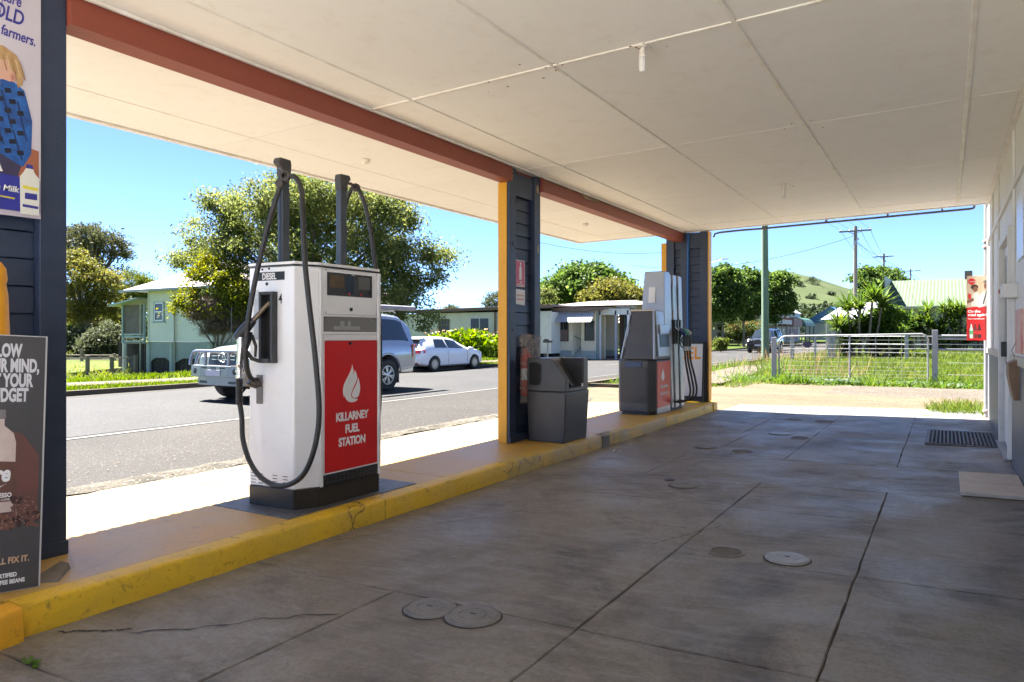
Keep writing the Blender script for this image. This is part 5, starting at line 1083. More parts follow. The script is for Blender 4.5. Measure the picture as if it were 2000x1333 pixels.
def ute(label, paint, bar, dark):
    t = thing('four_wheel_drive' if dark else 'ute', label, 'car')
    T = [(0, .55, .98, 1.02, .86, .78), (.06, .50, 1.10, 1.62, .91, .70), (.5, .46, 1.12, 1.86, .925, .69), (1.0, .42, 1.12, 1.90, .925, .70), (1.9, .40, 1.12, 1.87, .925, .68), (2.0, .40, 1.12, 1.83, .925, .66), (2.9, .40, 1.10, 1.80, .925, .66), (3.25, .40, 1.10, 1.72, .925, .68), (3.98, .42, 1.09, 1.20, .925, .80), (4.6, .46, 1.05, 1.13, .92, .80), (4.98, .50, .98, 1.04, .86, .74), (5.1, .55, .88, .92, .80, .70)]
    C = Car(T, (0, 5.1)); C.body('body', paint, t, (1.15, 4.30), .46)
    for sd in (-1, 1):
        for wx in (1.15, 4.30): wheel(t, wx, sd*.81, .385, .26, sd, RIM, 6 if not dark else 8, .60)
        C.side_glass('window', CARG, t, sd, (.28, .42), (1.86, 1.84), .16, .90); C.side_glass('window', CARG, t, sd, (2.1, 2.1), (2.88, 2.88), .12, .9); C.side_glass('window', CARG, t, sd, (2.96, 2.96), (3.82, 3.3), .12, .9)
        MB().hexa([(x, sd*y, z) for z in (1.08, 1.27) for y in (.92, 1.12) for x in (3.55, 3.68)]).obj('mirror', paint if dark else CHROME, t, bevel=.02, seg=3)
        MB().hexa([(x, sd*y, z) for z in (.80, 1.12) for y, x in ((.70, -.01), (.86, .0), (.70, .10), (.935, .22))]).obj('tail_lamp', REDL, t, bevel=.01)
        MB().hexa([(x+(-.12 if z > .9 else 0), sd*y, z) for z in (.80, 1.0) for y, x in ((.40, 5.12), (.80, 4.98), (.40, 5.0), (.925, 4.6))]).obj('head_lamp', LAMP, t, bevel=.015)
        MB().box(2.0, 3.9, *(sorted((sd*.90, sd*1.0))), .40, .47).obj('side_step', BLKP if dark else GALV, t, bevel=.01)
        MB().box(.74, .79, *(sorted((sd*.62, sd*.93))), .18, .55).obj('mud_flap', BLKP, t)
        for wx in (1.15, 4.30): 
            MB().tube([(wx+.49*math.cos(a), sd*.925, .43+.49*math.sin(a)) for a in lin(.0, 3.14, 14)], .018, 6).obj('arch_lip', paint, t, smooth=True)
        for dx_ in (2.04, 2.92, 3.9): MB().box(dx_-.004, dx_+.004, *(sorted((sd*.921, sd*.929))), .5, 1.1).obj('door_gap', BLKP, t)
    C.top_glass('windscreen', CARG, t, 3.28, 3.95, .92, .98)
    MB().hexa([(.02, -.60, 1.16), (.02, .60, 1.16), (.05, -.6, 1.16), (.05, .6, 1.16), (.10, -.55, 1.66), (.10, .55, 1.66), (.14, -.55, 1.66), (.14, .55, 1.66)]).obj('rear_window', CARG, t, bevel=.01)
    MB().hexa([(x+(-.05 if z > .9 else 0), y, z) for z in (.74, 1.03) for y in (-.46, .46) for x in (4.98, 5.14)]).obj('grille', BLKP, t, bevel=.01)
    if not dark:
        for z in (.86, .93): MB().box(5.09, 5.125, -.36, .36, z-.008, z+.008).obj('grille_bar', CHROME, t)
        MB().tube([(5.155, .11*math.cos(a), .90+.085*math.sin(a)) for a in lin(0, 6.2832, 22)], .011, 6).obj('badge', CHROME, t, smooth=True)
        MB().tube([(5.16, -.10, .945), (5.16, -.05, .94), (5.16, 0, .865), (5.16, .05, .94), (5.16, .10, .945)], .011, 6).obj('badge_wing', CHROME, t, smooth=True)
    MB().box(.02, .5, -.8, .8, .42, .56).obj('rear_bumper', CHROME if not dark else BLKP, t, bevel=.03)
    # bull bar: channel with angled wings, upper hoops
    bb = MB(); z0, z1 = .44, .74
    pl = [(5.0, -1.0), (5.30, -.78), (5.36, -.42), (5.36, .42), (5.30, .78), (5.0, 1.0), (4.86, 1.0), (5.1, .6), (5.14, 0), (5.1, -.6), (4.86, -1.0)]
    bb.prism(pl, (0, 0, z0+.08), (1, 0, 0), (0, 1, 0), z1-z0-.08)
    k = len(bb.v); n_ = len(pl)   # tucked underside
    bb.prism([(p[0]-.10 if p[0] > 4.9 else p[0]+.03, p[1]*.90) for p in pl], (0, 0, z0-.10), (1, 0, 0), (0, 1, 0), .185)
    bb.obj('bull_bar', bar, t, bevel=.02)
    hp_ = MB()
    hp_.tube(smoothpts([(5.28, -.84, .74), (5.27, -.84, .85), (5.24, -.82, .96), (5.24, -.74, 1.02), (5.27, -.55, 1.03), (5.28, 0, 1.03), (5.27, .55, 1.03), (5.24, .74, 1.02), (5.24, .82, .96), (5.27, .84, .85), (5.28, .84, .74)], 4), .034, 10)
    for sd in (-1, 1):
        hp_.tube(smoothpts([(5.28, sd*.36, .74), (5.27, sd*.36, .88), (5.27, sd*.36, 1.02)], 4), .034, 10)
        hp_.tube(smoothpts([(5.05, sd*.98, .74), (5.02, sd*.98, .86), (4.98, sd*.96, .97), (5.03, sd*.90, 1.02), (5.20, sd*.84, 1.02)], 4), .03, 8)
    hp_.obj('hoop', bar, t, smooth=True)
    MB().box(5.361, 5.372, -.22, .22, .54, .66).obj('number_plate', MATS['blank plate'], t, bevel=.003)
    for y in (-.62, .62): MB().lathe([(.062, 0), (.062, .012), (.04, .016)], (5.325, y, .63), (1, -.12 if y < 0 else .12, 0), 16).obj('fog_lamp', BLKP, t, smooth=True)
    for y in (-.80, .80): MB().hexa([(x, yy*(1 if y > 0 else -1), z) for z in (.60, .66) for x, yy in ((5.262, .80), (5.15, .90), (5.275, .82), (5.165, .92))]).obj('indicator', M('indicator amber', (.6, .5, .35), .2), t)
    for y in (-.28, 0, .28):
        MB().box(5.361, 5.366, y-.08, y+.08, .685, .715).obj('slot', BLKP, t)
    for y in (-.45, .45): MB().box(5.255, 5.262, y-.12, y+.12, .38, .43).obj('slot', BLKP, t)
    MB().tube([(5.25, .42, 1.17), (5.25, .42, 1.9)], .006, 5).obj('aerial', BLKP, t)
    if not dark:
        mb = MB(); mb.box(4.6, 5.0, -.7, .7, .36, .5); mb.tube([(4.3, -.7, .42), (4.3, .7, .42)], .05, 8); mb.box(1.0, 4.9, -.45, .45, .34, .5); mb.obj('chassis', M('dirty chassis', (.06, .045, .03), .9, c2=(.12, .09, .06), scale=12), t)
        MB().tube([(4.75, .3, .38), (4.82, .33, .30), (4.9, .3, .36)], .018, 6).obj('recovery_hook', ORG, t)
    else:
        MB().box(4.6, 5.0, -.7, .7, .36, .5).obj('chassis', BLKP, t)
        for y in (-.25, .25): MB().lathe([(.08, 0), (.085, .05), (.05, .06)], (5.33, y, 1.02), (1, 0, 0), 14).obj('spot_lamp', LAMP, t, smooth=True)
    for x in (.55, 1.35, 2.4, 3.0):
        MB().tube([(x, -.66, 1.90), (x, -.55, 1.965), (x, .55, 1.965), (x, .66, 1.90)], .018, 6).obj('roof_rack_bar', BLKP, t, smooth=True)
    if not dark:
        aw = M('awning bag', (.30, .29, .32), .7, c2=(.24, .23, .25), scale=6, bump=.3, bscale=30)
        MB().box(.05, 2.5, .74, .92, 1.97, 2.09).obj('awning_bag', aw, t, bevel=.04, seg=3)
    return t
UT = ute('silver dual cab ute with alloy bull bar driving past behind the white pump', M('silver car paint', (.36, .39, .44), .25, .5, coat=.6), M('polished alloy', (.26, .26, .27), .32, .8, grime=.2), False)
place(UT, (-12.56, 14.66, -.105), R(-90))
FD = ute('black four wheel drive with black bull bar coming along the far road', M('black car paint', (.01, .013, .018), .15, coat=1.), BLKP, True)
place(FD, (-12.1, 61.2, -.11), R(-90))

# ---------------------------------------------------------------- frames for walls standing at an angle
class Fr:
    def __init__(s, p, d):   # p: corner, d: direction along the wall; outward normal is d x up
        s.p = Vector((p[0], p[1], 0)); s.d = Vector((d[0], d[1], 0)).normalized(); s.n = s.d.cross(Vector((0, 0, 1)))
    def P(s, a, z, o=0.): return s.p+s.d*a+s.n*o+Vector((0, 0, z))
    def box(s, mb, a0, a1, z0, z1, o0, o1): return mb.hexa([s.P(a, z, o) for z in (z0, z1) for o in (o0, o1) for a in (a0, a1)])
    def boards(s, a0, a1, z0, z1, pitch, mat, par, lap=.032):
        mb = MB(); z = z0
        while z < z1-.01:
            zt_ = min(z+pitch, z1); k = len(mb.v)
            mb.v += [tuple(s.P(a, zz, o)) for zz, o in ((z, lap), (zt_, .001), (z, .0)) for a in (a0, a1)]; mb.f += [(k, k+1, k+3, k+2), (k, k+1, k+5, k+4)]
            z = zt_
        s.box(mb, a0, a1, z0, z1, -.10, -.002)
        return mb.obj('weatherboards', mat, par, kind='stuff')
    def window(s, a0, a1, z0, z1, par, fmat, gmat=None, mull=(), trans=()):
        mb = MB(); f = .05
        for q in ((a0-f, a1+f, z0-f, z0), (a0-f, a1+f, z1, z1+f), (a0-f, a0, z0, z1), (a1, a1+f, z0, z1)): s.box(mb, *q, .034, .065)
        for m_ in mull: s.box(mb, m_-.025, m_+.025, z0, z1, .034, .06)
        for m_ in trans: s.box(mb, a0, a1, m_-.02, m_+.02, .034, .057)
        w_ = mb.obj('window', fmat, par); mb = MB(); s.box(mb, a0, a1, z0, z1, .0335, .040); mb.obj('pane', gmat or DARKG, w_); return w_
MINT = M('pale mint boards', (.68, .67, .53), .6, c2=(.60, .60, .48), scale=.7, grime=.15, gcol=(.3, .33, .27))
WHB = M('flaking white boards', (.76, .74, .66), .6, c2=(.66, .65, .58), scale=1.2, grime=.45, gcol=(.30, .32, .27))
CRB = M('cream boards', (.80, .70, .50), .6, c2=(.72, .62, .44), scale=1., grime=.2)
BRN = M('brown fascia', (.16, .11, .085), .6); TRIMG = M('grey green trim', (.24, .32, .31), .6); ROOFW = M('pale rusty roof', (.20, .175, .16), .6, c2=(.14, .09, .07), scale=1.2, stretch=(1, 1, 1))
SKB = M('teal grey slats', (.30, .35, .31), .7, c2=(.37, .42, .37), scale=9, stretch=(3, 3, .3))
# ---- raised timber house on the left
H = thing('raised_house', 'mint weatherboard house raised on posts behind the yellow green shrub', 'house', (-39, 28, -1.1))
ZF, ZE, BW, YW = .86, 3.96, .145, 26.5
f = Fr((-41.9, YW), (1, 0)); f.boards(0, 6.1, ZF, ZE, BW, MINT, H)
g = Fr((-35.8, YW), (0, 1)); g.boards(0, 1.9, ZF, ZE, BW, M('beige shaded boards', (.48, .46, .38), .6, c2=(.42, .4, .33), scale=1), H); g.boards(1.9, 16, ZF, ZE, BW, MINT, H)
MB().box(-41.88, -35.93, YW+.12, 42, ZF, ZE-.02).obj('inner_wall', MINT, H)
wn = f.window(.60, 1.58, 2.10, 3.22, H, TRIMG, None, (), (2.66,)); mb = MB()
for q in ((.66, 1.52, 2.62, 2.70), (.64, .71, 2.12, 3.2), (1.47, 1.54, 2.12, 3.2), (.66, 1.52, 2.10, 2.16), (.66, 1.52, 3.15, 3.22)): f.box(mb, *q, .042, .07)
mb.obj('sash', WPRINT, wn); mb = MB(); f.box(mb, .45, 1.73, 2.0, 2.06, .02, .10); mb.obj('sill', TRIMG, wn)
mb = MB(); f.box(mb, -.03, .06, ZF, ZE, .033, .06); f.box(mb, 6.05, 6.13, ZF, ZE, .033, .06); mb.obj('corner_stop', MINT, H)
for a0 in (3.6, 7.0): g.window(a0, a0+.9, 2.0, 3.2, H, TRIMG, None, (), (2.6,))
rx0, rx1, ry0, ry1 = -43.8, -35.0, 25.8, 43; zr = 6.0
mb = MB(); mb.add([(rx1, ry0, ZE+.02), (rx1, ry1, ZE+.02), (rx0, ry1, ZE+.02), (rx0, ry0, ZE+.02), (-39.4, 30.2, zr), (-39.4, 39, zr)], [(0, 1, 5, 4), (1, 2, 5), (2, 3, 4, 5), (3, 0, 4), (0, 3, 2, 1)]); mb.obj('roof', ROOFW, H)
mb = MB(); mb.box(rx1, rx1+.09, ry0, ry1, ZE-.08, ZE+.05); mb.box(rx0, rx1, ry0-.09, ry0, ZE-.08, ZE+.05); mb.obj('gutter', M('grey gutter', (.25, .28, .28), .5, .2), H)
mb = MB(); mb.hexa([(-45.2, 25.9, 3.05), (-42.3, 25.9, 3.45), (-45.2, 29, 3.05), (-42.3, 29, 3.45), (-45.2, 25.9, 3.15), (-42.3, 25.9, 3.55), (-45.2, 29, 3.15), (-42.3, 29, 3.55)]); mb.obj('verandah_roof', TRIMG, H)
MB().box(-44.6, -42.35, 26.55, 26.6, 1.3, 3.15).obj('verandah_screen', M('brown shade mesh', (.075, .06, .05), .7, c2=(.13, .11, .09), scale=2.5, bump=.5), H)
mb = MB()
for z in (.80, 1.08, 1.24): mb.box(-44.65, -42.3, 26.5, 26.548, z, z+.11)
for x in (-44.65, -42.35): mb.box(x-.06, x+.06, 26.45, 26.56, .75, 3.2)
mb.obj('verandah_rails', TRIMG, H); MB().box(-44.6, -42.3, 26.55, 29, .7, .8).obj('verandah_floor', WOODG, H)
for x in (-41.8, -39.5, -36.0): MB().tube([(x, YW-.05, -1.25), (x, YW-.05, .84)], .15, 12).obj('stump', SKB, H, smooth=True); MB().lathe([(.22, 0), (.23, .04), (.15, .05)], (x, YW-.05, .78), n=12).obj('ant_cap', GALV, H)
for y in (29.5, 32.5, 36): MB().tube([(-35.9, y, -1.25), (-35.9, y, .84)], .13, 8).obj('stump', SKB, H, smooth=True)
MB().tube([(-44.4, 26.5, -1.3), (-44.4, 26.5, .75)], .15, 10).obj('stump', SKB, H, smooth=True)
mb = MB(); x = -41.9
while x < -35.8:      # arched skirt of vertical slats
    a = [-41.9, -39.5, -36.0, -35.0]; i = max(k for k in range(3) if x >= a[k]-1e-6); m_ = (a[i]+a[i+1])/2; hh = abs(x-m_)/(a[i+1]-a[i])*2
    zb_ = -.12-.55*max(0, hh-.4)**1.2*1.3; mb.box(x, x+.055, YW-.04, YW-.01, zb_, .85); x += .085
y = YW+.1
while y < 40: mb.box(-35.78, -35.75, y, y+.055, -.10, .85); y += .085
mb.obj('skirt_slats', SKB, H, kind='stuff')
mb = MB(); x = -42.6
while x < -35.8: mb.box(x, x+.06, YW+.15, YW+.19, -1.2, .0 if x > -42 else .75); x += .13
y = YW
while y < 40: mb.box(-35.97, -35.93, y, y+.06, -1.2, 0); y += .13
mb.obj('under_slats', BARKD, H, kind='stuff')
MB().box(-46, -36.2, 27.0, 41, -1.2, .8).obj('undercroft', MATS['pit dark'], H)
for x, zt_ in ((-42.55, 3.5), (-39.15, 3.9)): MB().tube([(x+.5, YW-.65, zt_), (x+.1, YW-.18, zt_-.25), (x, YW-.14, zt_-.5), (x, YW-.14, -1.2)], .05, 8).obj('downpipe', M('cream pipe', (.33, .33, .27), .5), H, smooth=True)
t = thing('post_and_rail_fence', 'weathered timber post and rail fence with wire netting before the paddock', 'fence', (-41, 23, -1.1))
fa, fb = Vector((-46.5, 21.0, 0)), Vector((-42.3, 25.9, 0)); 
for k in range(6):
    p = fa.lerp(fb, k/5); MB().box(p.x-.09, p.x+.09, p.y-.09, p.y+.09, -1.3, .05 if k % 2 else -.02).obj('post', WOODG, t, bevel=.01)
for zz in (-.12,):
    for k in range(5):
        p, q = fa.lerp(fb, k/5), fa.lerp(fb, (k+1)/5); MB().tube([p+Vector((.1, 0, zz)), q+Vector((.1, 0, zz+.02))], .05, 6).obj('rail', WOODG, t)
mb = MB(); 
for k in range(60): p = fa.lerp(fb, k/60); q = fa.lerp(fb, min(1, (k+7)/60)); mb.tube([p+Vector((.02, 0, -1.1)), q+Vector((.02, 0, -.15))], .004, 3); mb.tube([p+Vector((.02, 0, -.15)), q+Vector((.02, 0, -1.1))], .004, 3)
mb.obj('wire_netting', GALV, t)
t = thing('paddock_fence', 'low grey timber fence crossing the paddock farther back', 'fence', (-55, 28, -1.1))
fa, fb = Vector((-64, 25, 0)), Vector((-50, 31.5, 0))
for k in range(7): p = fa.lerp(fb, k/6); MB().box(p.x-.08, p.x+.08, p.y-.08, p.y+.08, -1.3, -.1 if k != 4 else .25).obj('post', WOODG, t)
for zz in (-.22, -.55): MB().tube([fa+Vector((0, 0, zz)), fb+Vector((0, 0, zz))], .045, 6).obj('rail', WOODG, t)

# ---- long white house, wall facing us at Y = 35.7
H = thing('white_house', 'long low white weatherboard house with flat brown edged roof behind the hatchback', 'house', (-24, 37, 0))
f = Fr((-30, 35.7), (1, 0)); f.boards(.0, 11.1, .22, 2.60, .135, WHB, H)
MB().box(-30, -18.95, 35.81, 44, .22, 2.55).obj('inner_wall', WHB, H)
f.window(3.35, 4.08, 1.34, 2.18, H, BRN, None, (3.55, 3.8), (1.9,)); f.window(5.7, 6.98, 1.31, 2.24, H, M('white frame', (.7, .7, .7), .5), None, (6.33,))
mb = MB(); mb.hexa([(x, y, z+.028*(x+30)*.5) for z in (2.60, 2.76) for y in (35.4, 35.5) for x in (-30.3, -18.7)]); mb.obj('fascia', BRN, H)
mb = MB(); mb.hexa([(x, y, z+.014*(x+30)) for z in (2.70, 2.80) for y in (35.5, 44.5) for x in (-30.3, -18.7)]); mb.obj('roof', ROOFW, H)
mb = MB(); mb.add([(-21, 38, 2.95), (-14.5, 38, 2.95), (-14.5, 46, 2.95), (-21, 46, 2.95), (-18.9, 41, 3.35), (-16, 41, 3.35)], [(0, 1, 5, 4), (1, 2, 5), (2, 3, 4, 5), (3, 0, 4)]); mb.obj('hip_roof', ROOFW, H)
MB().tube([(-22.55, 35.62, 2.6), (-22.55, 35.62, .0)], .07, 8).obj('downpipe', BRN, H, smooth=True)
for x in lin(-29.5, -19.3, 8): MB().box(x-.1, x+.1, 35.75, 35.95, -.2, .215).obj('stump', BRN, H)
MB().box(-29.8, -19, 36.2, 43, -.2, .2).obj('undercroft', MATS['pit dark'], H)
MB().tube([(-25.9, 38.5, 2.75), (-25.9, 38.5, 3.45)], .012, 4).obj('aerial', GALV, H)
mb = MB(); f.box(mb, -3.2, -.02, .3, 2.0, -1.2, -1.0); mb.obj('side_fence', MINT, H)
# ---- shop with awnings and verandah posts
H = thing('verandah_shop', 'cream shop with grey striped awning and verandah posts beside the white house', 'shop', (-18, 38, 0))
f = Fr((-19.25, 36.95), (1, 0)); BLK = M('concrete block', (.34, .37, .33), .8, c2=(.4, .42, .38), scale=3, bump=.3)
f.boards(.0, 1.02, .38, 2.66, .14, CRB, H); f.boards(1.62, 2.5, .38, 2.66, .14, CRB, H); 
for a0, a1 in ((.0, 1.02), (1.62, 2.5)):
    mb = MB(); f.box(mb, a0, a1, -.1, .37, -.1, .03); mb.obj('block_base', BLK, H)
MB().box(-19.2, -16.8, 38.3, 38.4, -.1, 2.7).obj('porch_wall', CRB, H); MB().box(-18.25, -18.2, 36.96, 38.3, .0, 2.7).obj('porch_side', CRB, H)
for k in range(4): MB().box(-18.2, -17.66, 37.0+k*.28, 37.4+k*.28, -.05+.16*k, .11+.16*k).obj('step', BLK, H)
MB().tube([(-18.1, 37.0, 1.2), (-17.7, 38.1, .75)], .02, 6).obj('handrail', BLKP, H)
WF = M('shop window frame', (.10, .07, .06), .6)
wd_ = f.window(.22, .78, .95, 2.0, H, WF, None, (.5,), (1.55,)); mb = MB(); f.box(mb, .24, .76, .96, 1.53, .041, .046); mb.obj('blind', M('brown lattice', (.13, .08, .06), .8, c2=(.22, .15, .12), scale=20), wd_)
f.window(1.88, 2.38, .98, 2.0, H, WF, None, (2.13,), (1.55,))
mb = MB(); n_ = 34
for i in range(n_+1):
    a = -.02+2.55*i/n_; dd = .03*(i % 2); mb.v += [tuple(f.P(a, 2.62, .12+dd)), tuple(f.P(a, 1.98, .75+dd))]
mb.f = [(2*i, 2*i+1, 2*i+3, 2*i+2) for i in range(n_)]; mb.obj('striped_awning', M('grey white awning', (.45, .45, .47), .5, c2=(.38, .38, .4), scale=3), H)
mb = MB(); mb.box(-19.3, -16.1, 36.55, 43, 2.70, 2.80); mb.obj('roof', ROOFW, H); MB().box(-19.3, -16.1, 36.5, 36.55, 2.60, 2.80).obj('fascia', BRN, H)
MB().box(-16.75, -14.9, 37.3, 37.36, 2.38, 2.72).obj('verandah_fascia', WHB, H); MB().box(-16.8, -14.9, 37.36, 43.5, 2.6, 2.7).obj('verandah_roof', ROOFW, H)
for x, c_ in ((-16.72, TRIMG), (-16.67, WPRINT), (-15.72, M('mauve grey post', (.35, .35, .42), .5)), (-15.0, WPRINT)): MB().box(x-.045, x+.045, 37.0 if c_ is TRIMG else 37.3, 37.1 if c_ is TRIMG else 37.39, -.14, 2.62).obj('post', c_, H)
f3 = Fr((-18.2, 41.0), (1, 0)); f3.boards(0, 1.05, .38, 2.66, .15, CRB, H); MB().box(-17.15, -16.75, 41.3, 41.4, -.1, 2.7).obj('doorway', M('brown doorway', (.16, .12, .09), .7), H)
f4 = Fr((-16.75, 41.2), (1, 0)); f4.boards(0, 2.6, .38, 2.66, .5, CRB, H); f4.window(.05, .55, 1.35, 2.45, H, TRIMG, None, (.3,))
mb = MB(); f3.box(mb, 0, 1.05, -.1, .37, -.1, .03); f4.box(mb, 0, 2.6, -.1, .37, -.1, .03); mb.obj('block_base', BLK, H)
MB().box(-18.2, -14.2, 37.2, 41, -.16, -.11).obj('verandah_floor', M('brown paving', (.17, .11, .09), .8, c2=(.25, .18, .14), scale=3), H)
MB().box(-16.4, -15.5, 39, 40, 2.81, 3.0).obj('roof_unit', WPRINT, H)
t = thing('letterbox', 'small dark letterbox on a thin post before the white house', 'letterbox', (-18.0, 33.6, 0))
MB().box(-18.03, -17.97, 33.57, 33.63, -.1, .85).obj('post', GALV, t); mb = MB(); mb.prism([(-.2, 0), (.2, 0), (.2, .12), (.1, .2), (-.1, .2), (-.2, .12)], (-18.0, 33.75, .85), (1, 0, 0), (0, 0, 1), .3); mb.obj('box', M('dark box', (.06, .06, .06), .5), t)

# ---------------------------------------------------------------- gate, fences, poles
GS = M('gate steel', (.32, .32, .33), .6, .2, c2=(.25, .25, .26), scale=5)
t = thing('gate_post', 'square grey steel post at the left hinge end of the gate', 'post', (-4.06, 20.75, 0), 'steel posts by the gate'); MB().box(-4.12, -4.0, 20.7, 20.81, -.2, 1.19).obj('post', GS, t, bevel=.005)
t = thing('gate_post', 'taller square grey steel post at the latch end of the gate', 'post', (-.24, 21.3, 0), 'steel posts by the gate'); MB().box(-.31, -.18, 21.25, 21.38, -.2, 1.38).obj('post', GS, t, bevel=.005)
t = thing('farm_gate', 'wide galvanised tube gate with wire mesh across the grassy yard', 'gate', (-2.2, 21, 0))
ga, gb = Vector((-3.93, 20.77, 0)), Vector((-.40, 21.28, 0)); gd = (gb-ga).normalized(); GL = (gb-ga).length
def gp(a, z): return ga+gd*a+Vector((0, 0, z))
MB().tube([gp(0, .03), gp(0, 1.1), gp(.05, 1.18), gp(.14, 1.22), gp(GL-.14, 1.28), gp(GL-.05, 1.24), gp(GL, 1.14), gp(GL, .0)], .022, 8).obj('frame', GS, t, smooth=True)
MB().tube([gp(0, .06), gp(GL, .03)], .02, 8).obj('bottom_rail', GS, t, smooth=True); MB().tube([gp(GL/2-.03, .05), gp(GL/2-.03, 1.24)], .018, 8).obj('centre_bar', GS, t, smooth=True)
MB().tube([gp(0.02, .88), gp(GL-.02, .90)], .010, 6).obj('mid_rail', GS, t, smooth=True)
mb = MB()
for k in range(1, 12): mb.tube([gp(GL*k/12, .05), gp(GL*k/12, 1.22+.05*k/12)], .0025 if k % 2 else .004, 4)
for z in (.15, .23, .32, .42, .54, .67, .79, 1.0, 1.12): mb.tube([gp(0, z), gp(GL, z)], .0024, 4)
mb.obj('mesh', M('mesh wire', (.20, .20, .20), .6, .3), t)
mb = MB(); dd = gp(.72, 1.0); mb.prism([(-.13, 0), (-.05, .09), (.05, .09), (.13, 0), (.05, -.09), (-.05, -.09)], dd-Vector((0, .02, 0)), gd, (0, 0, 1), .006); mb.obj('name_plate', M('navy plate', (.015, .02, .06), .4), t)
text('GATES', .045, WPRINT, t, dd-Vector((0, .022, .015)), gd, (0, 0, 1), 'CENTER', sx=.9) if False else MB().prism([(-.07, -.01), (.07, -.01), (.07, .012), (-.07, .012)], dd-Vector((0, .022, 0)), gd, (0, 0, 1), -.001).obj('plate_print', WPRINT, t)
t = thing('pipe_fence', 'steel pipe rail fence running right from the gate', 'fence', (1, 21.4, 0))
for z, r_ in ((1.24, .022), (1.16, .03), (1.02, .010), (.88, .03), (.55, .005), (.25, .005)): MB().tube([(-.18, 21.32, z), (9, 22.4, z-.03)], r_, 7).obj('rail', GS, t, smooth=True)
for x in (2.6, 5.6, 8.6): MB().box(x-.05, x+.05, 21.32+.12*(x-.2), 21.42+.12*(x-.2), -.2, 1.3).obj('post', GS, t)
t = thing('yard_fence', 'grey steel post and rail fence along the back of the yard', 'fence', (-3, 37, 0))
fl = [(-6.05, 35.0), (-5.1, 35.2), (-4.6, 36.0), (-4.45, 36.1), (-1.45, 35.2), (3, 35.8), (9, 36.5)]
for (x, y), h_, w2 in zip(fl, (1.30, 1.22, 1.25, 1.35, 1.32, 1.3, 1.3), (.08, .05, .06, .08, .07, .06, .06)): MB().box(x-w2, x+w2, y-w2, y+w2, -.15, h_).obj('post', GS, t, bevel=.004)
for z, r_ in ((1.2, .02), (.86, .016), (.5, .006)):
    mb = MB()
    for a, c_ in zip(fl, fl[1:]): mb.tube([(*a, z), (*c_, z)], r_, 6)
    mb.obj('rail', GS, t, smooth=True)
GP = M('green treated pole', (.085, .14, .09), .8, c2=(.12, .18, .12), scale=5, stretch=(1, 1, .15), bump=.4, bscale=20)
t = thing('power_pole', 'thick green treated pole standing in the weedy verge', 'pole', (-8.72, 42.2, -.1)); MB().tube([(-8.72, 42.2, -.3), (-8.74, 42.2, 4), (-8.80, 42.2, 12)], [.21, .19, .16], 14).obj('shaft', GP, t, smooth=True)
for z, a in ((4.2, 0), (4.35, 1), (4.05, 2)): MB().box(-8.72, -8.66, 41.98, 42.02, z, z+.05).obj('tag', GALV, t)
PW = M('grey pole timber', (.12, .105, .095), .85, c2=(.18, .16, .14), scale=5, stretch=(1, 1, .1), bump=.3, bscale=20)
def pole(x, y, h, lab, arm=1.1, sag=None):
    t = thing('power_pole', lab, 'pole', (x, y, 0), 'timber power poles beyond the yard')
    MB().tube([(x, y, -.2), (x, y, h)], [.17, .13], 10).obj('shaft', PW, t, smooth=True)
    MB().hexa([(x+a, y+b_, h-.42+z) for z in (0, .11) for b_ in (-.16, -.06) for a in (-arm, arm)]).obj('cross_arm', PW, t)
    for a in (-arm*.93, -arm*.35, arm*.35, arm*.93): MB().lathe([(.03, 0), (.055, .05), (.03, .08), (.05, .12), (.01, .16)], (x+a, y-.11, h-.31), n=8).obj('insulator', M('insulator', (.15, .12, .1), .3), t, smooth=True)
    mb = MB(); mb.tube([(x, y-.1, h-.6), (x+.45, y-.1, h-.42)], .02, 4); mb.tube([(x, y-.1, h-.6), (x-.45, y-.1, h-.42)], .02, 4); mb.box(x-.05, x+.12, y-.3, y-.15, h-1.4, h-1.1); mb.box(x+.05, x+.25, y-.2, y-.05, h-1.05, h-.9); mb.obj('fittings', GALV, t)
pole(-5.87, 60, 9.45, 'nearest bare timber power pole with cross arm right of the hill'); pole(-6.6, 100, 11.3, 'second power pole rising behind the leafy tree', 1.1); pole(-5.4, 145, 12.9, 'most distant power pole just above the green roof', 1.6)
def wire(a, b_, sag, r_=.014, lab='thin overhead wire', nm='overhead_wire'):
    P = [Vector(a).lerp(Vector(b_), k/16)-Vector((0, 0, sag*4*(k/16)*(1-k/16))) for k in range(17)]
    return MB().tube(P, r_, 4, caps=False).obj(nm, WIREM, label=lab, cat='wire', group='overhead wires')
wire((-6.0, 59.9, 8.7), (-26, 66, 8.0), 1.1, .016, 'dark service wire sagging left from the nearest power pole')
for k, a in enumerate((-1.0, -.35, .35, 1.0)):
    on = ('leftmost', 'second from left', 'third from left', 'rightmost')[k]
    wire((-5.87+a, 59.9, 9.2), (-7.5+a, 25, 10.2), .5, .009, on+' of the thin wires from nearest power pole toward the canopy'); wire((-5.87+a, 59.9, 9.2), (-6.6+a, 99.9, 11.05), 1., .012, on+' of the thin wires between the two nearer power poles')
wire((-5.8, 60, 8.2), (2.0, 63, 3.2), .2, .012, 'service wire dropping from the pole to the green roof'); wire((-5.7, 60, 8.3), (-1.5, 58, 4.3), .3, .012, 'service wire dropping steeply behind the leafy tree')
wire((-31, 55, 9.5), (-25, 75, 10.2), .6, .016, 'dark overhead wire seen past the big tree'); 
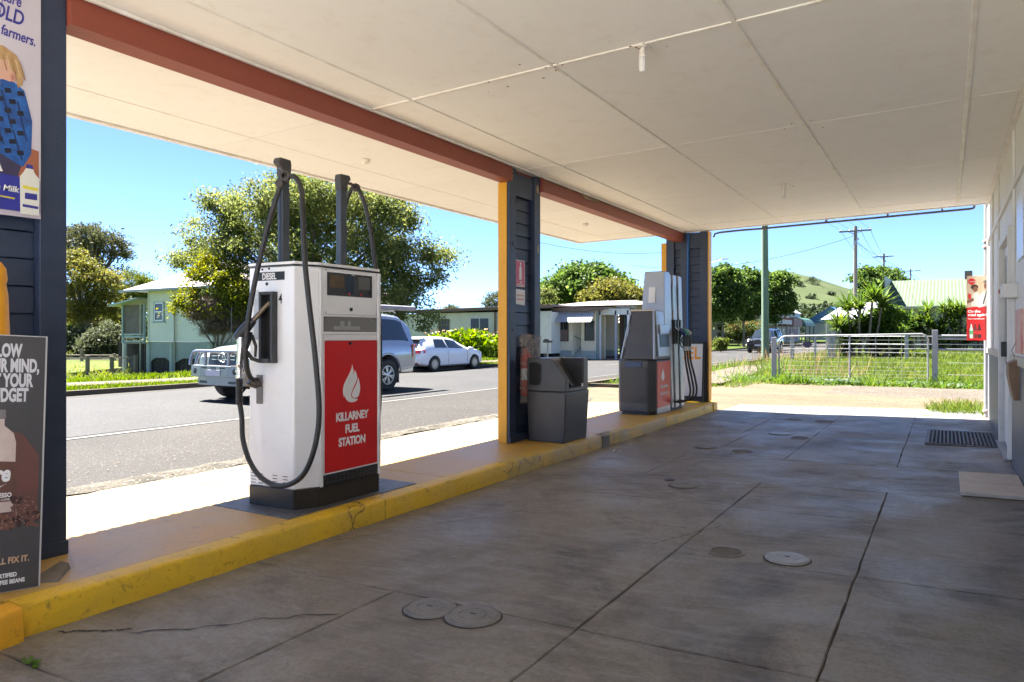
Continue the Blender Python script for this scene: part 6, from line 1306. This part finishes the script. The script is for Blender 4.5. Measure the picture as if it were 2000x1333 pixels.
t = thing('street_light', 'grey street light arm reaching out from behind the far pier', 'street light', (-20.6, 70, 0)); MB().tube([(-20.6, 70, 0), (-20.6, 70, 8.0)], [.12, .09], 8).obj('pole', GALV, t, smooth=True); MB().tube([(-20.6, 70, 7.9), (-19.6, 70, 8.25), (-18.4, 70, 8.55)], .04, 6).obj('arm', GALV, t, smooth=True); MB().box(-18.5, -17.9, 69.9, 70.1, 8.52, 8.62).obj('lantern', GALV, t, bevel=.02)

# ---- green roofed house on the right
H = thing('green_roof_house', 'house with pale green corrugated roof behind the yucca hedge', 'house', (2, 55, .3))
GRR = M('pale green roof iron', (.040, .068, .028), .7, c2=(.05, .078, .036), scale=1)
mb = MB(); N = 300
for i in range(N+1):
    x = -3.35+15*i/N; dz_ = .010*math.sin(i*math.pi/2+.7)
    mb.v += [(x, 51.7, 3.05+dz_), (x, 57.2, 5.05+dz_), (x, 62.5, 3.05+dz_)]
mb.f = [q for i in range(N) for q in ((3*i, 3*i+1, 3*i+4, 3*i+3), (3*i+1, 3*i+2, 3*i+5, 3*i+4))]; mb.obj('roof', GRR, H)
MB().box(-3.0, 11.6, 52.2, 62, .0, 3.2).obj('wall', M('pale green wall', (.2, .24, .19), .6), H)
mb = MB(); mb.prism([(51.6, 2.9), (62.6, 2.9), (62.6, 3.2), (58, 5.15), (51.6, 5.0)], (-3.38, 0, 0), (0, 1, 0), (0, 0, 1), .06); mb.obj('parapet', M('bluish barge board', (.16, .19, .2), .5), H)
MB().box(-3.4, 11.6, 51.55, 51.68, 2.9, 3.05).obj('gutter', MATS['cream pipe'], H); MB().tube([(-3.2, 51.6, 2.9), (-3.15, 52.1, 2.6), (-3.15, 52.1, 0)], .05, 6).obj('downpipe', MATS['cream pipe'], H)
MB().box(1.05, 1.5, 57, 57.45, 4.9, 5.55).obj('chimney', BRN, H)
H = thing('white_cottage', 'small white gabled cottage left of the green roof', 'house', (-5, 56, .3))
f = Fr((-7.2, 54.5), (1, 0)); f.boards(0, 3.6, .2, 2.5, .16, M('mauve white boards', (.25, .25, .27), .6), H)
mb = MB(); mb.add([(-7.5, 54.2, 2.35), (-3.4, 54.2, 2.35), (-3.4, 57.5, 3.6), (-6.2, 57.5, 3.6)], [(0, 1, 2, 3)]); mb.add([(-7.5, 54.2, 2.30), (-3.4, 54.2, 2.30), (-3.4, 57.5, 3.55), (-6.2, 57.5, 3.55)], [(3, 2, 1, 0)]); mb.obj('roof', M('mauve white roof', (.26, .26, .31), .5), H)
MB().box(-7.1, -3.7, 54.65, 60, .0, 2.3).obj('wall', MATS['mauve white boards'], H)

# ---- distant shops along the street
def block(name, lab, cat, x0, x1, y0, y1, h, wall, roof=None, gable=0, extra=None):
    t = thing(name, lab, cat, ((x0+x1)/2, (y0+y1)/2, 0)); MB().box(x0, x1, y0, y1, -.3, h).obj('wall', wall, t)
    if gable: mb = MB(); mb.prism([(y0-.3, h), (y1+.3, h), ((y0+y1)/2, h+gable)], (x0-.3, 0, 0), (0, 1, 0), (0, 0, 1), x1-x0+.6) if gable > 0 else mb.prism([(x0-.3, h), (x1+.3, h), ((x0+x1)/2, h-gable)], (0, y1+.3, 0), (1, 0, 0), (0, 0, 1), y1-y0+.6); mb.obj('roof', roof, t)
    elif roof: MB().box(x0-.2, x1+.2, y0-.2, y1+.2, h, h+.12).obj('roof', roof, t)
    return t
CRW = M('shop cream', (.22, .18, .11), .6); PKW = M('pink roof', (.24, .18, .16), .6); WHW = M('shop white', (.28, .28, .28), .5); MAR = M('maroon', (.13, .05, .045), .6); GRN = M('green awning', (.03, .09, .06), .5); BLU = M('blue roof', (.02, .09, .2), .5)
b1 = block('cream_cottage', 'cream cottage with pale pink roof behind the street trees', 'house', -32, -23.5, 74, 92, 2.6, CRW, PKW, 2.2)
for y in (74.5, 78): MB().box(-23.4, -23.3, y, y+.1, 0, 2.6).obj('verandah_post', WPRINT, b1)
MB().box(-23.5, -22.2, 73.8, 92, 2.5, 2.62).obj('verandah_roof', PKW, b1); MB().box(-23.48, -23.44, 76, 77.4, 1, 2.1).obj('window', DARKG, b1)
b2 = block('corner_shop', 'low corner shop with white parapet awning past the black four wheel drive', 'shop', -27, -21.2, 98, 108, 3.0, CRW, WHW)
MB().box(-21.2, -18.7, 98, 108, 2.75, 3.35).obj('awning', WHW, b2); MB().box(-21.2, -18.65, 97.9, 98.0, 2.6, 3.4).obj('awning_sign', M('sign grey', (.5, .52, .56), .5), b2)
for y in (98.3, 101.5, 105, 107.8): MB().box(-18.9, -18.78, y, y+.12, -.1, 2.75).obj('post', WHW, b2)
for y in (99.5, 103): MB().box(-21.19, -21.15, y, y+1.8, .7, 2.3).obj('window', DARKG, b2)
b3 = block('maroon_sign_shop', 'shop with maroon awning fascia in the middle of the street row', 'shop', -28, -21.2, 109, 117, 3.6, WHW, WHW)
MB().box(-21.2, -18.8, 109, 117, 2.7, 2.8).obj('awning', WHW, b3); MB().box(-18.8, -18.7, 109.5, 116.5, 2.5, 3.7).obj('fascia', MAR, b3); MB().box(-21.2, -18.75, 108.9, 109.0, 2.5, 3.7).obj('fascia', MAR, b3)
for y in (109.3, 113, 116.8): MB().box(-18.9, -18.78, y, y+.12, -.1, 2.7).obj('post', WHW, b3)
for y in (110.5, 113.8): MB().box(-21.19, -21.15, y, y+1.8, .7, 2.2).obj('window', DARKG, b3)
b4 = block('green_awning_shop', 'shop with curved dark green awning before the blue roof', 'shop', -27, -21, 118, 128, 4.0, WHW, WHW)
mb = MB(); mb.prism([(0, 0), (2.5, 0), (2.4, .5), (2.0, 1.0), (1.3, 1.3), (0, 1.4)], (-21, 127.5, 2.7), (1, 0, 0), (0, 0, 1), 9); mb.obj('curved_awning', GRN, b4)
for y in (118.8, 123, 127): MB().box(-18.7, -18.55, y, y+.12, -.1, 2.7).obj('post', GRN, b4)
for y in (119, 123): MB().box(-20.98, -20.9, y, y+2, .5, 2.2).obj('shop_window', M('colourful wares', (.6, .1, .05), .6, c2=(.1, .25, .6), scale=3), b4)
block('white_hall', 'tall white gabled hall rising behind the street shops', 'hall', -31, -24.5, 130, 150, 5.4, WHW, M('white roof', (.3, .3, .3), .5), -2.4)
b5 = block('blue_roof_store', 'wide store with bright blue gabled roof toward the end of the street', 'shop', -24, -14.5, 152, 175, 3.6, WHW, BLU, -3.2)
flat([(0, 0), (3, 0), (3, 1.8), (0, 1.8)], M('store sign', (.6, .5, .5), .5, c2=(.5, .04, .15), scale=1.2), (-18.5, 151.6, 2.3), (1, 0, 0), (0, 0, 1), b5, .01, 'sign', .1)
block('hillside_house', 'tiny pale blue roofed house at the foot of the hill', 'house', -64, -56, 330, 338, 13.5, WHW, M('light blue roof', (.35, .48, .6), .5), 2.)
# ---------------------------------------------------------------- hill and far ground
def hill_h(x, y):
    sx = 100 if x > -205 else 80
    h = 77*math.exp(-((x+205)/sx)**2/2)*math.exp(-((y-960)/190)**2/2)
    h += 22*math.exp(-((x+20)/120)**2/2)*math.exp(-((y-1050)/160)**2/2)
    return h-2+1.6*math.sin(x*.05+y*.03)+1.0*math.sin(x*.11-y*.07)
grid('hill', lin(-900, 700, 110), lin(430, 1500, 80), hill_h, HILLM)
def ridge(x, y): return 26*math.exp(-((x+620)/220)**2/2)*math.exp(-((y-900)/120)**2/2)-2
grid('low_ridge', lin(-1300, -300, 50), lin(600, 1200, 24), ridge, HILLM)
LD = leafmat('distant leaf', (0.022, 0.034, 0.015), (0.037, 0.053, 0.022), (0.056, 0.068, 0.031), .2)
def ray_at(px, Z):   # a bearing from the camera, used only while laying out far things
    a = (px-1000)/1411.; return ((a*math.cos(YAW)-math.sin(YAW))*Z, (a*math.sin(YAW)+math.cos(YAW))*Z)
SHL = ('large one near the right shoulder', 'large one below the right shoulder', 'middle one under the crest', 'second of the middle cluster', 'third of the middle cluster', 'right part of the middle cluster', 'lowest of the right cluster', 'farthest right down the slope', 'small one high on the face', 'left of two on the skyline', 'leftmost on the skyline', 'small one low on the left face', 'low one at the right foot', 'small one beside the big right shrub')
for k, (x, y, r_) in enumerate(((-128, 870, 7.5), (-139, 845, 6), (-190, 800, 6), (-180, 812, 5), (-172, 835, 4), (-150, 820, 4.5), (-145, 812, 4), (-105, 840, 4), (-176, 905, 3), (-215, 940, 3.5), (-225, 945, 3), (-196, 792, 4), (-120, 800, 5), (-160, 850, 3))):
    z = hill_h(x, y); t = thing('hill_shrub', 'dark shrub on the open hillside, '+SHL[k], 'shrub', (x, y, z), 'dark shrubs scattered on the hill')
    P, cc = crown_pts([(x, y, z+r_*.45, r_, r_, r_*.6)], 22, 26, r_*.4, .4); quads_obj('crown', leaf_quads(P, 1.2, .9, .4), LD, t)
blobs = []
for k in range(70):
    px = rnd.uniform(1545, 1760); Z = rnd.uniform(210, 330); x, y = ray_at(px, Z); r_ = rnd.uniform(4, 8); blobs.append((x, y, hill_h(x, y)*0+r_*.5+(Z-210)*.055, r_, r_, r_*.9))
for k in range(60):
    px = rnd.uniform(-60, 330); Z = rnd.uniform(150, 230); x, y = ray_at(px, Z); r_ = rnd.uniform(4, 8); blobs.append((x, y, r_*.4-1, r_, r_, r_))
for k in range(30):
    px = rnd.uniform(930, 1260); Z = rnd.uniform(150, 230); x, y = ray_at(px, Z); r_ = rnd.uniform(3, 5); blobs.append((x, y, r_*.4-1, r_, r_, r_*.8))
P, cc = crown_pts(blobs, 1500, 26, 1.9, .5)
quads_obj('distant_wood', leaf_quads(P, 1.1, .8, .5), LD, kind='stuff')

# ---------------------------------------------------------------- trees and shrubs
L1 = leafmat('olive leaf', (.07, .092, .026), (.125, .148, .045), (.21, .22, .08), .45)
L2 = leafmat('lime flush leaf', (0.074, 0.093, 0.012), (0.149, 0.161, 0.015), (0.223, 0.211, 0.025), .4)
LTW = leafmat('dead twig', (0.099, 0.074, 0.050), (0.149, 0.112, 0.081), None, .1)
L3 = leafmat('dark green leaf', (0.016, 0.031, 0.009), (0.035, 0.058, 0.016), (0.070, 0.094, 0.023), .35)
L4 = leafmat('street tree leaf', (.035, .065, .015), (.07, .12, .025), (.13, .18, .05), .42)
L5 = leafmat('yellow green leaf', (0.074, 0.081, 0.019), (0.124, 0.124, 0.028), (0.186, 0.167, 0.043), .4)
L6 = leafmat('grey green leaf', (0.043, 0.053, 0.028), (0.074, 0.087, 0.043), None, .3)
L7 = leafmat('bright canna leaf', (0.062, 0.118, 0.007), (0.118, 0.180, 0.012), (0.186, 0.211, 0.031), .45)
L8 = leafmat('yucca leaf', (.035, .07, .012), (.075, .125, .02), (.15, .19, .04), .35)
L9 = leafmat('willow leaf', (0.056, 0.081, 0.012), (0.099, 0.124, 0.025), None, .4)
# large tree across the road
x0, y0 = ray_at(620, 34); rx = Vector((math.cos(YAW), math.sin(YAW)))
def B(px, py, Z, r1, r3, r2=None):   # blob at a bearing, distance Z
    x, y = ray_at(px, Z); return (x, y, EZ+(655-py)/1411.*Z, r1, r2 or r1, r3)
bl = [B(600, 395, 34, 2.6, 1.2), B(500, 410, 34.5, 2.0, 1.3), B(700, 430, 34, 2.6, 1.5), B(780, 470, 33.5, 1.9, 1.5), B(560, 480, 35, 3.0, 1.7), B(660, 510, 34, 3.2, 1.8), B(820, 530, 33.5, 1.35, 1.3), B(790, 590, 33, 1.3, 1.1), B(420, 440, 35.5, 1.5, 1.2), B(480, 540, 35, 1.7, 1.2), B(385, 500, 36, 1.0, .9), B(362, 520, 36, .7, .7), B(860, 520, 33.2, .8, .9), B(650, 385, 34, 2.6, 1.1), B(730, 395, 34, 1.8, 1.0), B(450, 400, 35, 1.4, .9), B(740, 560, 33, 1.9, 1.3), B(580, 580, 34, 2.2, 1.0), B(830, 620, 32.8, .55, .6), B(455, 480, 35.3, 1.6, 1.3)]
tree('large_tree', 'broad spreading olive green tree across the road behind the diesel pump', (x0-.6, y0, -.6), 3.4, bl, L1, BARKD, 520, 210, .66, .155, .07, .24, .25, .4, nlimb=60)
bl = [B(415, 540, 33, 1.25, .55), B(470, 575, 33, 1.1, .6), B(375, 585, 33, .85, .45), B(440, 600, 33, 1.1, .55), B(400, 515, 33.2, .7, .4), B(355, 600, 33, .45, .3)]
xb, yb = ray_at(430, 33.5)
yb_t = tree('yellow_shrub', 'rounded shrub with bright lime tips and bare twigs before the raised house', (xb, yb, -.75), 1.2, bl, L2, BARK, 95, 150, .42, .13, .07, .07, 0, .8, cat='shrub', nlimb=12, trunks=1)
P, cc = crown_pts([B(395, 615, 33.1, 1.0, .42), B(460, 625, 33.1, 1.2, .42), B(430, 600, 33.3, 1.4, .5), B(425, 640, 33.1, 1.2, .3)], 130, 150, .34, .2); quads_obj('bare_twigs', leaf_quads(P, .26, .018, .3), LTW, yb_t)
# left background
def tz(px, Z, dz_=-1.2): x, y = ray_at(px, Z); return (x, y, dz_)
tree('gum_tree', 'tall thin crowned gum tree with dark leaning limb at far left', tz(195, 80), 6, [B(170, 470, 80, 2.6, 2.2), B(215, 475, 80, 2.2, 1.7), B(130, 480, 81, 2.6, 2.6), B(235, 500, 80, 1.0, .8), B(215, 525, 80, 1.4, .6), B(175, 520, 80, 1.4, 1.0)], leafmat('gum leaf', (0.037, 0.043, 0.019), (0.068, 0.074, 0.031), None, .3), BARKD, 120, 95, .9, .38, .13, .30, .3, .3, nlimb=40, fork=(tz(185, 80)[0], tz(185, 80)[1], 7.0), group='trees beyond the paddock')
tree('straggly_tree', 'straggly yellowing tree left of the raised house', tz(165, 62), 3, [B(150, 540, 62, 2.2, 1.8), B(190, 555, 62, 1.8, 1.4), B(140, 590, 62, 2.4, 1.6), B(205, 590, 63, 1.6, 1.2), B(135, 510, 62, 1.1, 1.0), B(220, 545, 63, 1.0, .7), B(180, 615, 63, 2.2, 1.3)], L5, BARK, 200, 95, .75, .25, .12, .18, .1, .5, nlimb=40, group='trees beyond the paddock')
tree('willow_tree', 'light green weeping willow behind the roof of the raised house', tz(265, 85), 3, [B(265, 560, 85, 2.2, 1.9), B(240, 580, 85, 1.6, 1.4), B(285, 575, 86, 1.4, 1.4)], L9, BARKD, 70, 140, 1.0, .6, .07, .22, 1.5, .2, group='trees beyond the paddock')
tree('dark_tree', 'dense dark tree mass low behind the grey green bushes', tz(190, 75), 1, [B(150, 640, 72, 3.5, 2.2), B(215, 640, 72, 3.0, 2.0), B(110, 630, 73, 3.5, 2.6), B(245, 635, 74, 2.2, 2.0)], L3, BARKD, 130, 110, 1.1, .4, .25, .3, group='trees beyond the paddock')
for px, py, Z, r_, lab in ((150, 668, 60, 1.9, 'grey green round bush at the paddock edge far left'), (215, 664, 58, 1.9, 'grey green round bush nearer the raised house'), (190, 672, 57, 1.1, 'small green bush between the two grey green bushes')):
    tree('round_bush', lab, tz(px, Z, -1.18), .3, [B(px, py, Z, r_, r_*.7), B(px-14, py+4, Z-.5, r_*.6, r_*.5), B(px+14, py+3, Z-.5, r_*.65, r_*.5)], L6, BARK, 60, 150, .5, .2, .1, .08, 0, .6, cat='bush', nlimb=8, group='bushes at the paddock edge')
# behind the white house
tree('shade_tree', 'dense dark green domed tree behind the verandah shop', tz(1140, 75, 0), 3, [B(1140, 560, 75, 3.6, 2.2), B(1095, 570, 75, 2.2, 1.6), B(1185, 560, 75, 2.4, 1.6), B(1150, 538, 75, 2.2, 1.0), B(1215, 580, 76, 1.8, 1.2), B(1080, 585, 75, 1.4, 1.0)], L4, BARKD, 190, 120, .9, .38, .26, .26, .1, .6)
tree('golden_tree', 'rounded yellow green tree before the dark domed tree', tz(1190, 60, 0), 2, [B(1195, 580, 60, 2.2, 1.2), B(1160, 585, 60, 1.2, .8), B(1235, 585, 60, 1.5, 1.0), B(1200, 562, 60, 1.3, .6)], L5, BARK, 120, 130, .6, .24, .13, .16, .1, .5)
tree('back_tree', 'small dull green tree at the right edge of the middle pier', tz(1062, 66, 0), 2, [B(1062, 585, 66, 1.1, 1.0), B(1050, 595, 66, .9, .6)], L1, BARK, 40, 100, .5, .2, .1, .1)
tree('back_tree', 'small tree top above the white house left of the middle pier', tz(968, 70, 0), 2, [B(972, 590, 70, 1.2, 1.0), B(960, 598, 70, .7, .5)], L6, BARK, 30, 90, .4, .22, .1, .1)
tree('palm_top', 'small tuft of palm fronds above the flat white roof', tz(880, 70, 0), 3.2, [B(880, 606, 70, .7, .45)], L6, BARK, 14, 60, .3, .5, .08, .1, cat='palm')
cx, cy_ = -23.2, 34.0      # canna bed
cn = thing('canna_clump', 'bright green broad leaved canna clump before the white house wall', 'shrub', (cx, cy_, 0))
n_ = 1500; P = np.stack([nrs.uniform(-26.6, -20.6, n_), nrs.uniform(33.2, 34.9, n_), nrs.rand(n_)], 1)
hh = 1.0+.55*np.exp(-((P[:, 0]+23.6)/1.9)**2); P[:, 2] = .0+P[:, 2]**.7*hh; quads_obj('leaf_mass', leaf_quads(P, .46, .17, .2, -.9), L7, cn)
n_ = 120; P = np.stack([nrs.uniform(-26.3, -21, n_), nrs.uniform(33.4, 34.7, n_), nrs.uniform(1.2, 1.6, n_)], 1); quads_obj('blossom', leaf_quads(P, .12, .08), M('peach blossom', (.6, .3, .15), .6), cn)
# street trees
for k, (px, Z, sc, lab) in enumerate(((1412, 66, 1.0, 'nearest round street tree beside the far pier'), (1452, 76, 1.0, 'second street tree left of the green pole'), (1515, 88, 1.1, 'third street tree right of the green pole'))):
    b_ = tz(px, Z, -.05); q = lambda dx_, py, r1, r3: B(px+dx_, py, Z, r1*sc, r3*sc)
    tree('street_tree', lab, b_, 2.6, [q(-14, 555, 1.6, 1.3), q(14, 552, 1.5, 1.2), q(0, 540, 1.2, .9), q(-18, 590, 1.5, 1.3), q(16, 592, 1.6, 1.3), q(0, 615, 1.2, .9)], L4, BARK, 130, 110, .62, .3, .2, .14, .1, .5, group='street trees on the far kerb', nlimb=22)
tree('street_tree', 'fourth partly hidden street tree behind the second one', tz(1478, 96, 0), 2.6, [B(1478, 560, 96, 2.0, 1.6), B(1480, 590, 96, 2.2, 1.6)], L4, BARK, 80, 90, .7, .32, .2, .15, group='street trees on the far kerb')
hx, hy = ray_at(1442, 82)
tree('hedge', 'clipped garden hedge with reddish tips behind the street trees', (hx, hy, 0), .4, [B(1425, 648, 82, 1.3, 1.4), B(1445, 645, 82, 1.4, 1.5), B(1462, 650, 82, 1.1, 1.2), B(1480, 640, 86, 1.2, .9)], leafmat('hedge leaf', (0.039, 0.062, 0.016), (0.070, 0.094, 0.023), (0.234, 0.094, 0.047), .3), BARK, 90, 90, .5, .2, .12, .06, cat='hedge', nlimb=8)
tree('kerb_bush', 'little bright green bush at the foot of the nearest street tree', tz(1408, 58, -.05), .2, [B(1408, 676, 58, .5, .6)], L9, BARK, 20, 80, .3, .16, .1, .03, cat='bush', nlimb=5)
tree('leafy_tree', 'leafy rounded tree behind the nearest power pole', tz(1712, 85, .2), 2.8, [B(1712, 560, 85, 2.4, 1.8), B(1690, 550, 85, 1.5, 1.3), B(1735, 548, 85, 1.6, 1.4), B(1752, 558, 86, 1.2, 1.0), B(1700, 580, 85, 1.6, 1.0)], L4, BARK, 120, 110, .8, .4, .26, .18)
# yuccas
def rosettes(spots, L, n, W):
    V = []
    for (x, y, z, s) in spots:
        d = nrs.normal(size=(n, 3)); d[:, 2] = np.abs(d[:, 2])*1.0-.15; d /= np.linalg.norm(d, axis=1)[:, None]
        sd = np.cross(d, np.array([0, 0, 1.])); sd /= np.linalg.norm(sd, axis=1)[:, None]+1e-9
        l = (L*s*(.75+.5*nrs.rand(n)))[:, None]; p0 = np.array([x, y, z])+d*.04; p1 = p0+d*l*.5+np.array([0, 0, .02]); p2 = p0+d*l*np.array([1, 1, .86])-np.array([0, 0, .05])
        w_ = W*s
        V.append(np.stack([p0-sd*w_*.5, p0+sd*w_*.5, p1+sd*w_*.55, p1-sd*w_*.55], 1)); V.append(np.stack([p1-sd*w_*.55, p1+sd*w_*.55, p2+sd*.002, p2-sd*.002], 1))
    return np.concatenate(V)
def yucca(lab, x, y, heads, L, W, z0=.1, n=70):
    t = thing('yucca', lab, 'yucca', (x, y, z0), 'yuccas behind the gate'); sp = []
    mb = MB()
    for (dx_, dy_, h_, s) in heads: sp.append((x+dx_, y+dy_, z0+h_, s)); mb.tube([(x+dx_*.4, y+dy_*.4, z0-.1), (x+dx_*.8, y+dy_*.8, z0+h_*.5), (x+dx_, y+dy_, z0+h_)], [.08, .06, .05], 6)
    quads_obj('sword_leaves', rosettes(sp, L, n, W), L8, t); mb.obj('stem', BARK, t, smooth=True)
hd = []
for k in range(15): a = rnd.uniform(0, 6.28); r_ = rnd.uniform(.2, 1.0)**.6; hd.append((1.55*r_*math.cos(a), 1.1*r_*math.sin(a), rnd.uniform(.35, 2.15)*(1.05-.35*r_), rnd.uniform(.8, 1.15)))
hd += [(.55, 0, 2.9, 1.0), (.9, .3, 2.5, 1.), (-.5, 0, 2.35, 1.), (0, -.2, 2.4, 1)]
yucca('big many headed yucca clump filling the gap behind the gate', -3.5, 37.6, hd, 1.12, .075, .05, 80)
yucca('small yucca beside the big clump on its right', -2.2, 39.5, [(0, 0, .6, 1), (.3, .2, 1.2, 1), (-.4, 0, .9, .9), (.5, -.2, .5, 1), (.1, -.4, .35, 1)], .75, .06)
tree('broadleaf_shrub', 'glossy broadleaf shrub growing through the big yucca clump', (-2.9, 38.8, .05), .6, [(-2.6, 38.6, 1.7, .9, .8, 1.0), (-2.2, 38.7, 2.2, .5, .5, .45)], leafmat('glossy leaf', (0.037, 0.074, 0.012), (0.074, 0.124, 0.019), None, .4), BARK, 50, 80, .35, .2, .14, .05, cat='shrub', nlimb=8)
for k, (x, lab) in enumerate(((-1.75, 'leftmost yucca of the hedge before the green roof'), (-.9, 'second yucca of the hedge from the left'), (-.1, 'third yucca of the hedge from the left'), (.65, 'fourth yucca of the hedge beside the cola sign'), (1.5, 'fifth yucca of the hedge behind the cola sign'), (2.4, 'last yucca of the hedge past the shop wall'))):
    hs = [(rnd.uniform(-.45, .45), rnd.uniform(-.3, .3), rnd.uniform(.3, 2.5 if k else 1.6), rnd.uniform(.8, 1.1)) for _ in range(7)]+[(0, 0, (1.7, 2.3, 2.2, 2.2, 2.5, 2.5)[k], 1)]
    yucca(lab, x, 46.5, hs, .95, .07, .25, 70)

# ---------------------------------------------------------------- grass, weeds
def blades(n, xs, ys, zf, h, wd, mask=None, lean=.5, clump=0):
    x = nrs.uniform(xs[0], xs[1], n); y = nrs.uniform(ys[0], ys[1], n)
    if mask is not None: k = np.array([mask(a, b_) for a, b_ in zip(x, y)]); x, y = x[k], y[k]
    n = len(x); z = np.array([zf(a, b_) for a, b_ in zip(x, y)]); hh = h*(.4+.9*nrs.rand(n))
    if clump: hh *= .5+1.1*np.clip(np.sin(x*2.3+np.sin(y*1.7)*2)*np.sin(y*2.9+x), 0, 1)*clump+.3
    a = nrs.uniform(0, 6.28, n); dx_, dy_ = np.cos(a)*wd, np.sin(a)*wd; lx, ly = nrs.normal(size=n)*lean*hh, nrs.normal(size=n)*lean*hh
    V = np.zeros((n, 4, 3)); V[:, 0] = np.stack([x-dx_, y-dy_, z], 1); V[:, 1] = np.stack([x+dx_, y+dy_, z], 1)
    V[:, 2] = np.stack([x+lx+dx_*.25, y+ly+dy_*.25, z+hh], 1); V[:, 3] = np.stack([x+lx-dx_*.25, y+ly-dy_*.25, z+hh], 1); return V
G1 = leafmat('lawn blade', (0.043, 0.081, 0.007), (0.087, 0.130, 0.012), (0.149, 0.167, 0.031), .4)
G2 = leafmat('weed blade', (0.043, 0.074, 0.012), (0.081, 0.118, 0.019), (0.149, 0.149, 0.043), .45)
G3 = leafmat('dry seed head', (0.186, 0.136, 0.068), (0.260, 0.198, 0.112), None, .3)
quads_obj('verge_grass', np.concatenate([blades(60000, (-19, -39), (4, 34), far_z, .12, .02, lambda x, y: x < -19.75, clump=.6), blades(14000, (-18.5, -17.37), (4, 36), far_z, .09, .014), blades(9000, (-30, -17.4), (29, 36), far_z, .10, .02, lambda x, y: x < -19.75 or x > -18.4)]), G1, kind='stuff')
quads_obj('paddock_grass', blades(40000, (-95, -40), (18, 80), lambda x, y: far_z(max(x, -45), y)-.02, .3, .05, clump=1), leafmat('paddock blade', (0.074, 0.105, 0.012), (0.124, 0.149, 0.019), (0.186, 0.186, 0.043), .4), kind='stuff')
def ym(x, y):
    if x > 8: return False
    if -7.3+ (y-18)*.02 < x < -5.0-(y-18)*.045 and y < 30: return rnd.random() < .06
    e = 20.15+.25*math.sin(x*2.1)+.2*math.sin(x*5.3)
    return y > e or (x < -4.2 and y > 17.7+.3*math.sin(x*3) )
V = np.concatenate([blades(60000, (-8.1, 8), (17.7, 36), yard_z, .13, .012, ym, .6, 1), blades(26000, (-8.2, 8), (36, 60), yard_z, .14, .02, ym, .5, 1)])
quads_obj('yard_grass', V, G2, kind='stuff')
V = np.concatenate([blades(4200, (-8.1, -4.4), (17.7, 30), yard_z, .28, .014, lambda x, y: ym(x, y) and math.sin(x*2.3)*math.sin(y*1.3) > -.1, .6, 1), blades(2600, (-4.3, 1.5), (20.1, 21.6), yard_z, .14, .016, ym, .7, 1)])
quads_obj('leafy_weeds', V, leafmat('lush weed', (0.043, 0.093, 0.012), (0.081, 0.143, 0.019), None, .45), kind='stuff')
P = []
for cx_, cy_, n_, r_, h_ in ((-8.2, 41.5, 260, 1.0, .6), (-3.4, 23.5, 300, 1.3, .55), (-5.3, 34.5, 300, 1.2, .7), (-7.2, 29, 240, 1.6, .5), (-3.7, 21.5, 120, .6, .4)):
    P.append(blades(n_//3, (cx_-r_, cx_+r_), (cy_-r_*1.5, cy_+r_*1.5), lambda x, y: yard_z(x, y)+.02, h_, .011, None, .25))
quads_obj('seeding_grass', np.concatenate(P), G3, kind='stuff')
cl = nrs.normal(size=(900, 3))*np.array([.55, .35, .02]); cl[:, 0] *= 3.2; cl += np.array([-2.0, 20.9, .05]); cl = cl[(cl[:, 1] > 20.25)]; quads_obj('ground_creeper', leaf_quads(cl, .10, .07, 2.5, 0, .7), leafmat('creeper leaf', (0.062, 0.093, 0.050), (0.112, 0.149, 0.087), None, .3), kind='stuff')
V = np.concatenate([blades(1800, (-.35, .46), (12.75, 14.5), lambda x, y: .0, .16, .008, lambda x, y: (x-.45)**2/.5+(y-13.5)**2/1.0 < 1, .6)]); quads_obj('corner_weeds', V, G2, kind='stuff')
# pebbles on the driveway
mb = MB()
for k in range(2600):
    x = rnd.uniform(-6, 4); y = rnd.uniform(13.2, 20.2); s = rnd.uniform(.005, .017)*(1.8 if k % 40 == 0 else 1); z = dz(x, y)+.008
    if y < 18.5 and x < -3.6: continue
    mb.add([(x-s, y-s*.4, z), (x+s*.7, y-s, z), (x+s, y+s*.8, z), (x-s*.4, y+s, z), (x, y, z+s*.8)], [(0, 1, 4), (1, 2, 4), (2, 3, 4), (3, 0, 4)])
mb.obj('pebbles', M('pebble', (.14, .115, .085), .9, c2=(.07, .055, .045), scale=6), kind='stuff')
# leaf litter on the road edge
mb = MB()
for k in range(700):
    x = rnd.gauss(-6.9, .35) if k % 2 else rnd.uniform(-9.6, -6.6); y = rnd.uniform(1, 24); s = rnd.uniform(.008, .025); z = road_z(x)+.012 if x < -6.8 else -.09; a = rnd.uniform(0, 6.28); c_, s_ = math.cos(a)*s, math.sin(a)*s
    mb.add([(x-c_, y-s_, z), (x+s_*.4, y-c_*.4, z+.003), (x+c_, y+s_, z), (x-s_*.4, y+c_*.4, z+.003)], [(0, 1, 2, 3)])
mb.obj('leaf_litter', M('dry leaf', (.12, .08, .05), .9, c2=(.2, .14, .08), scale=9), kind='stuff')
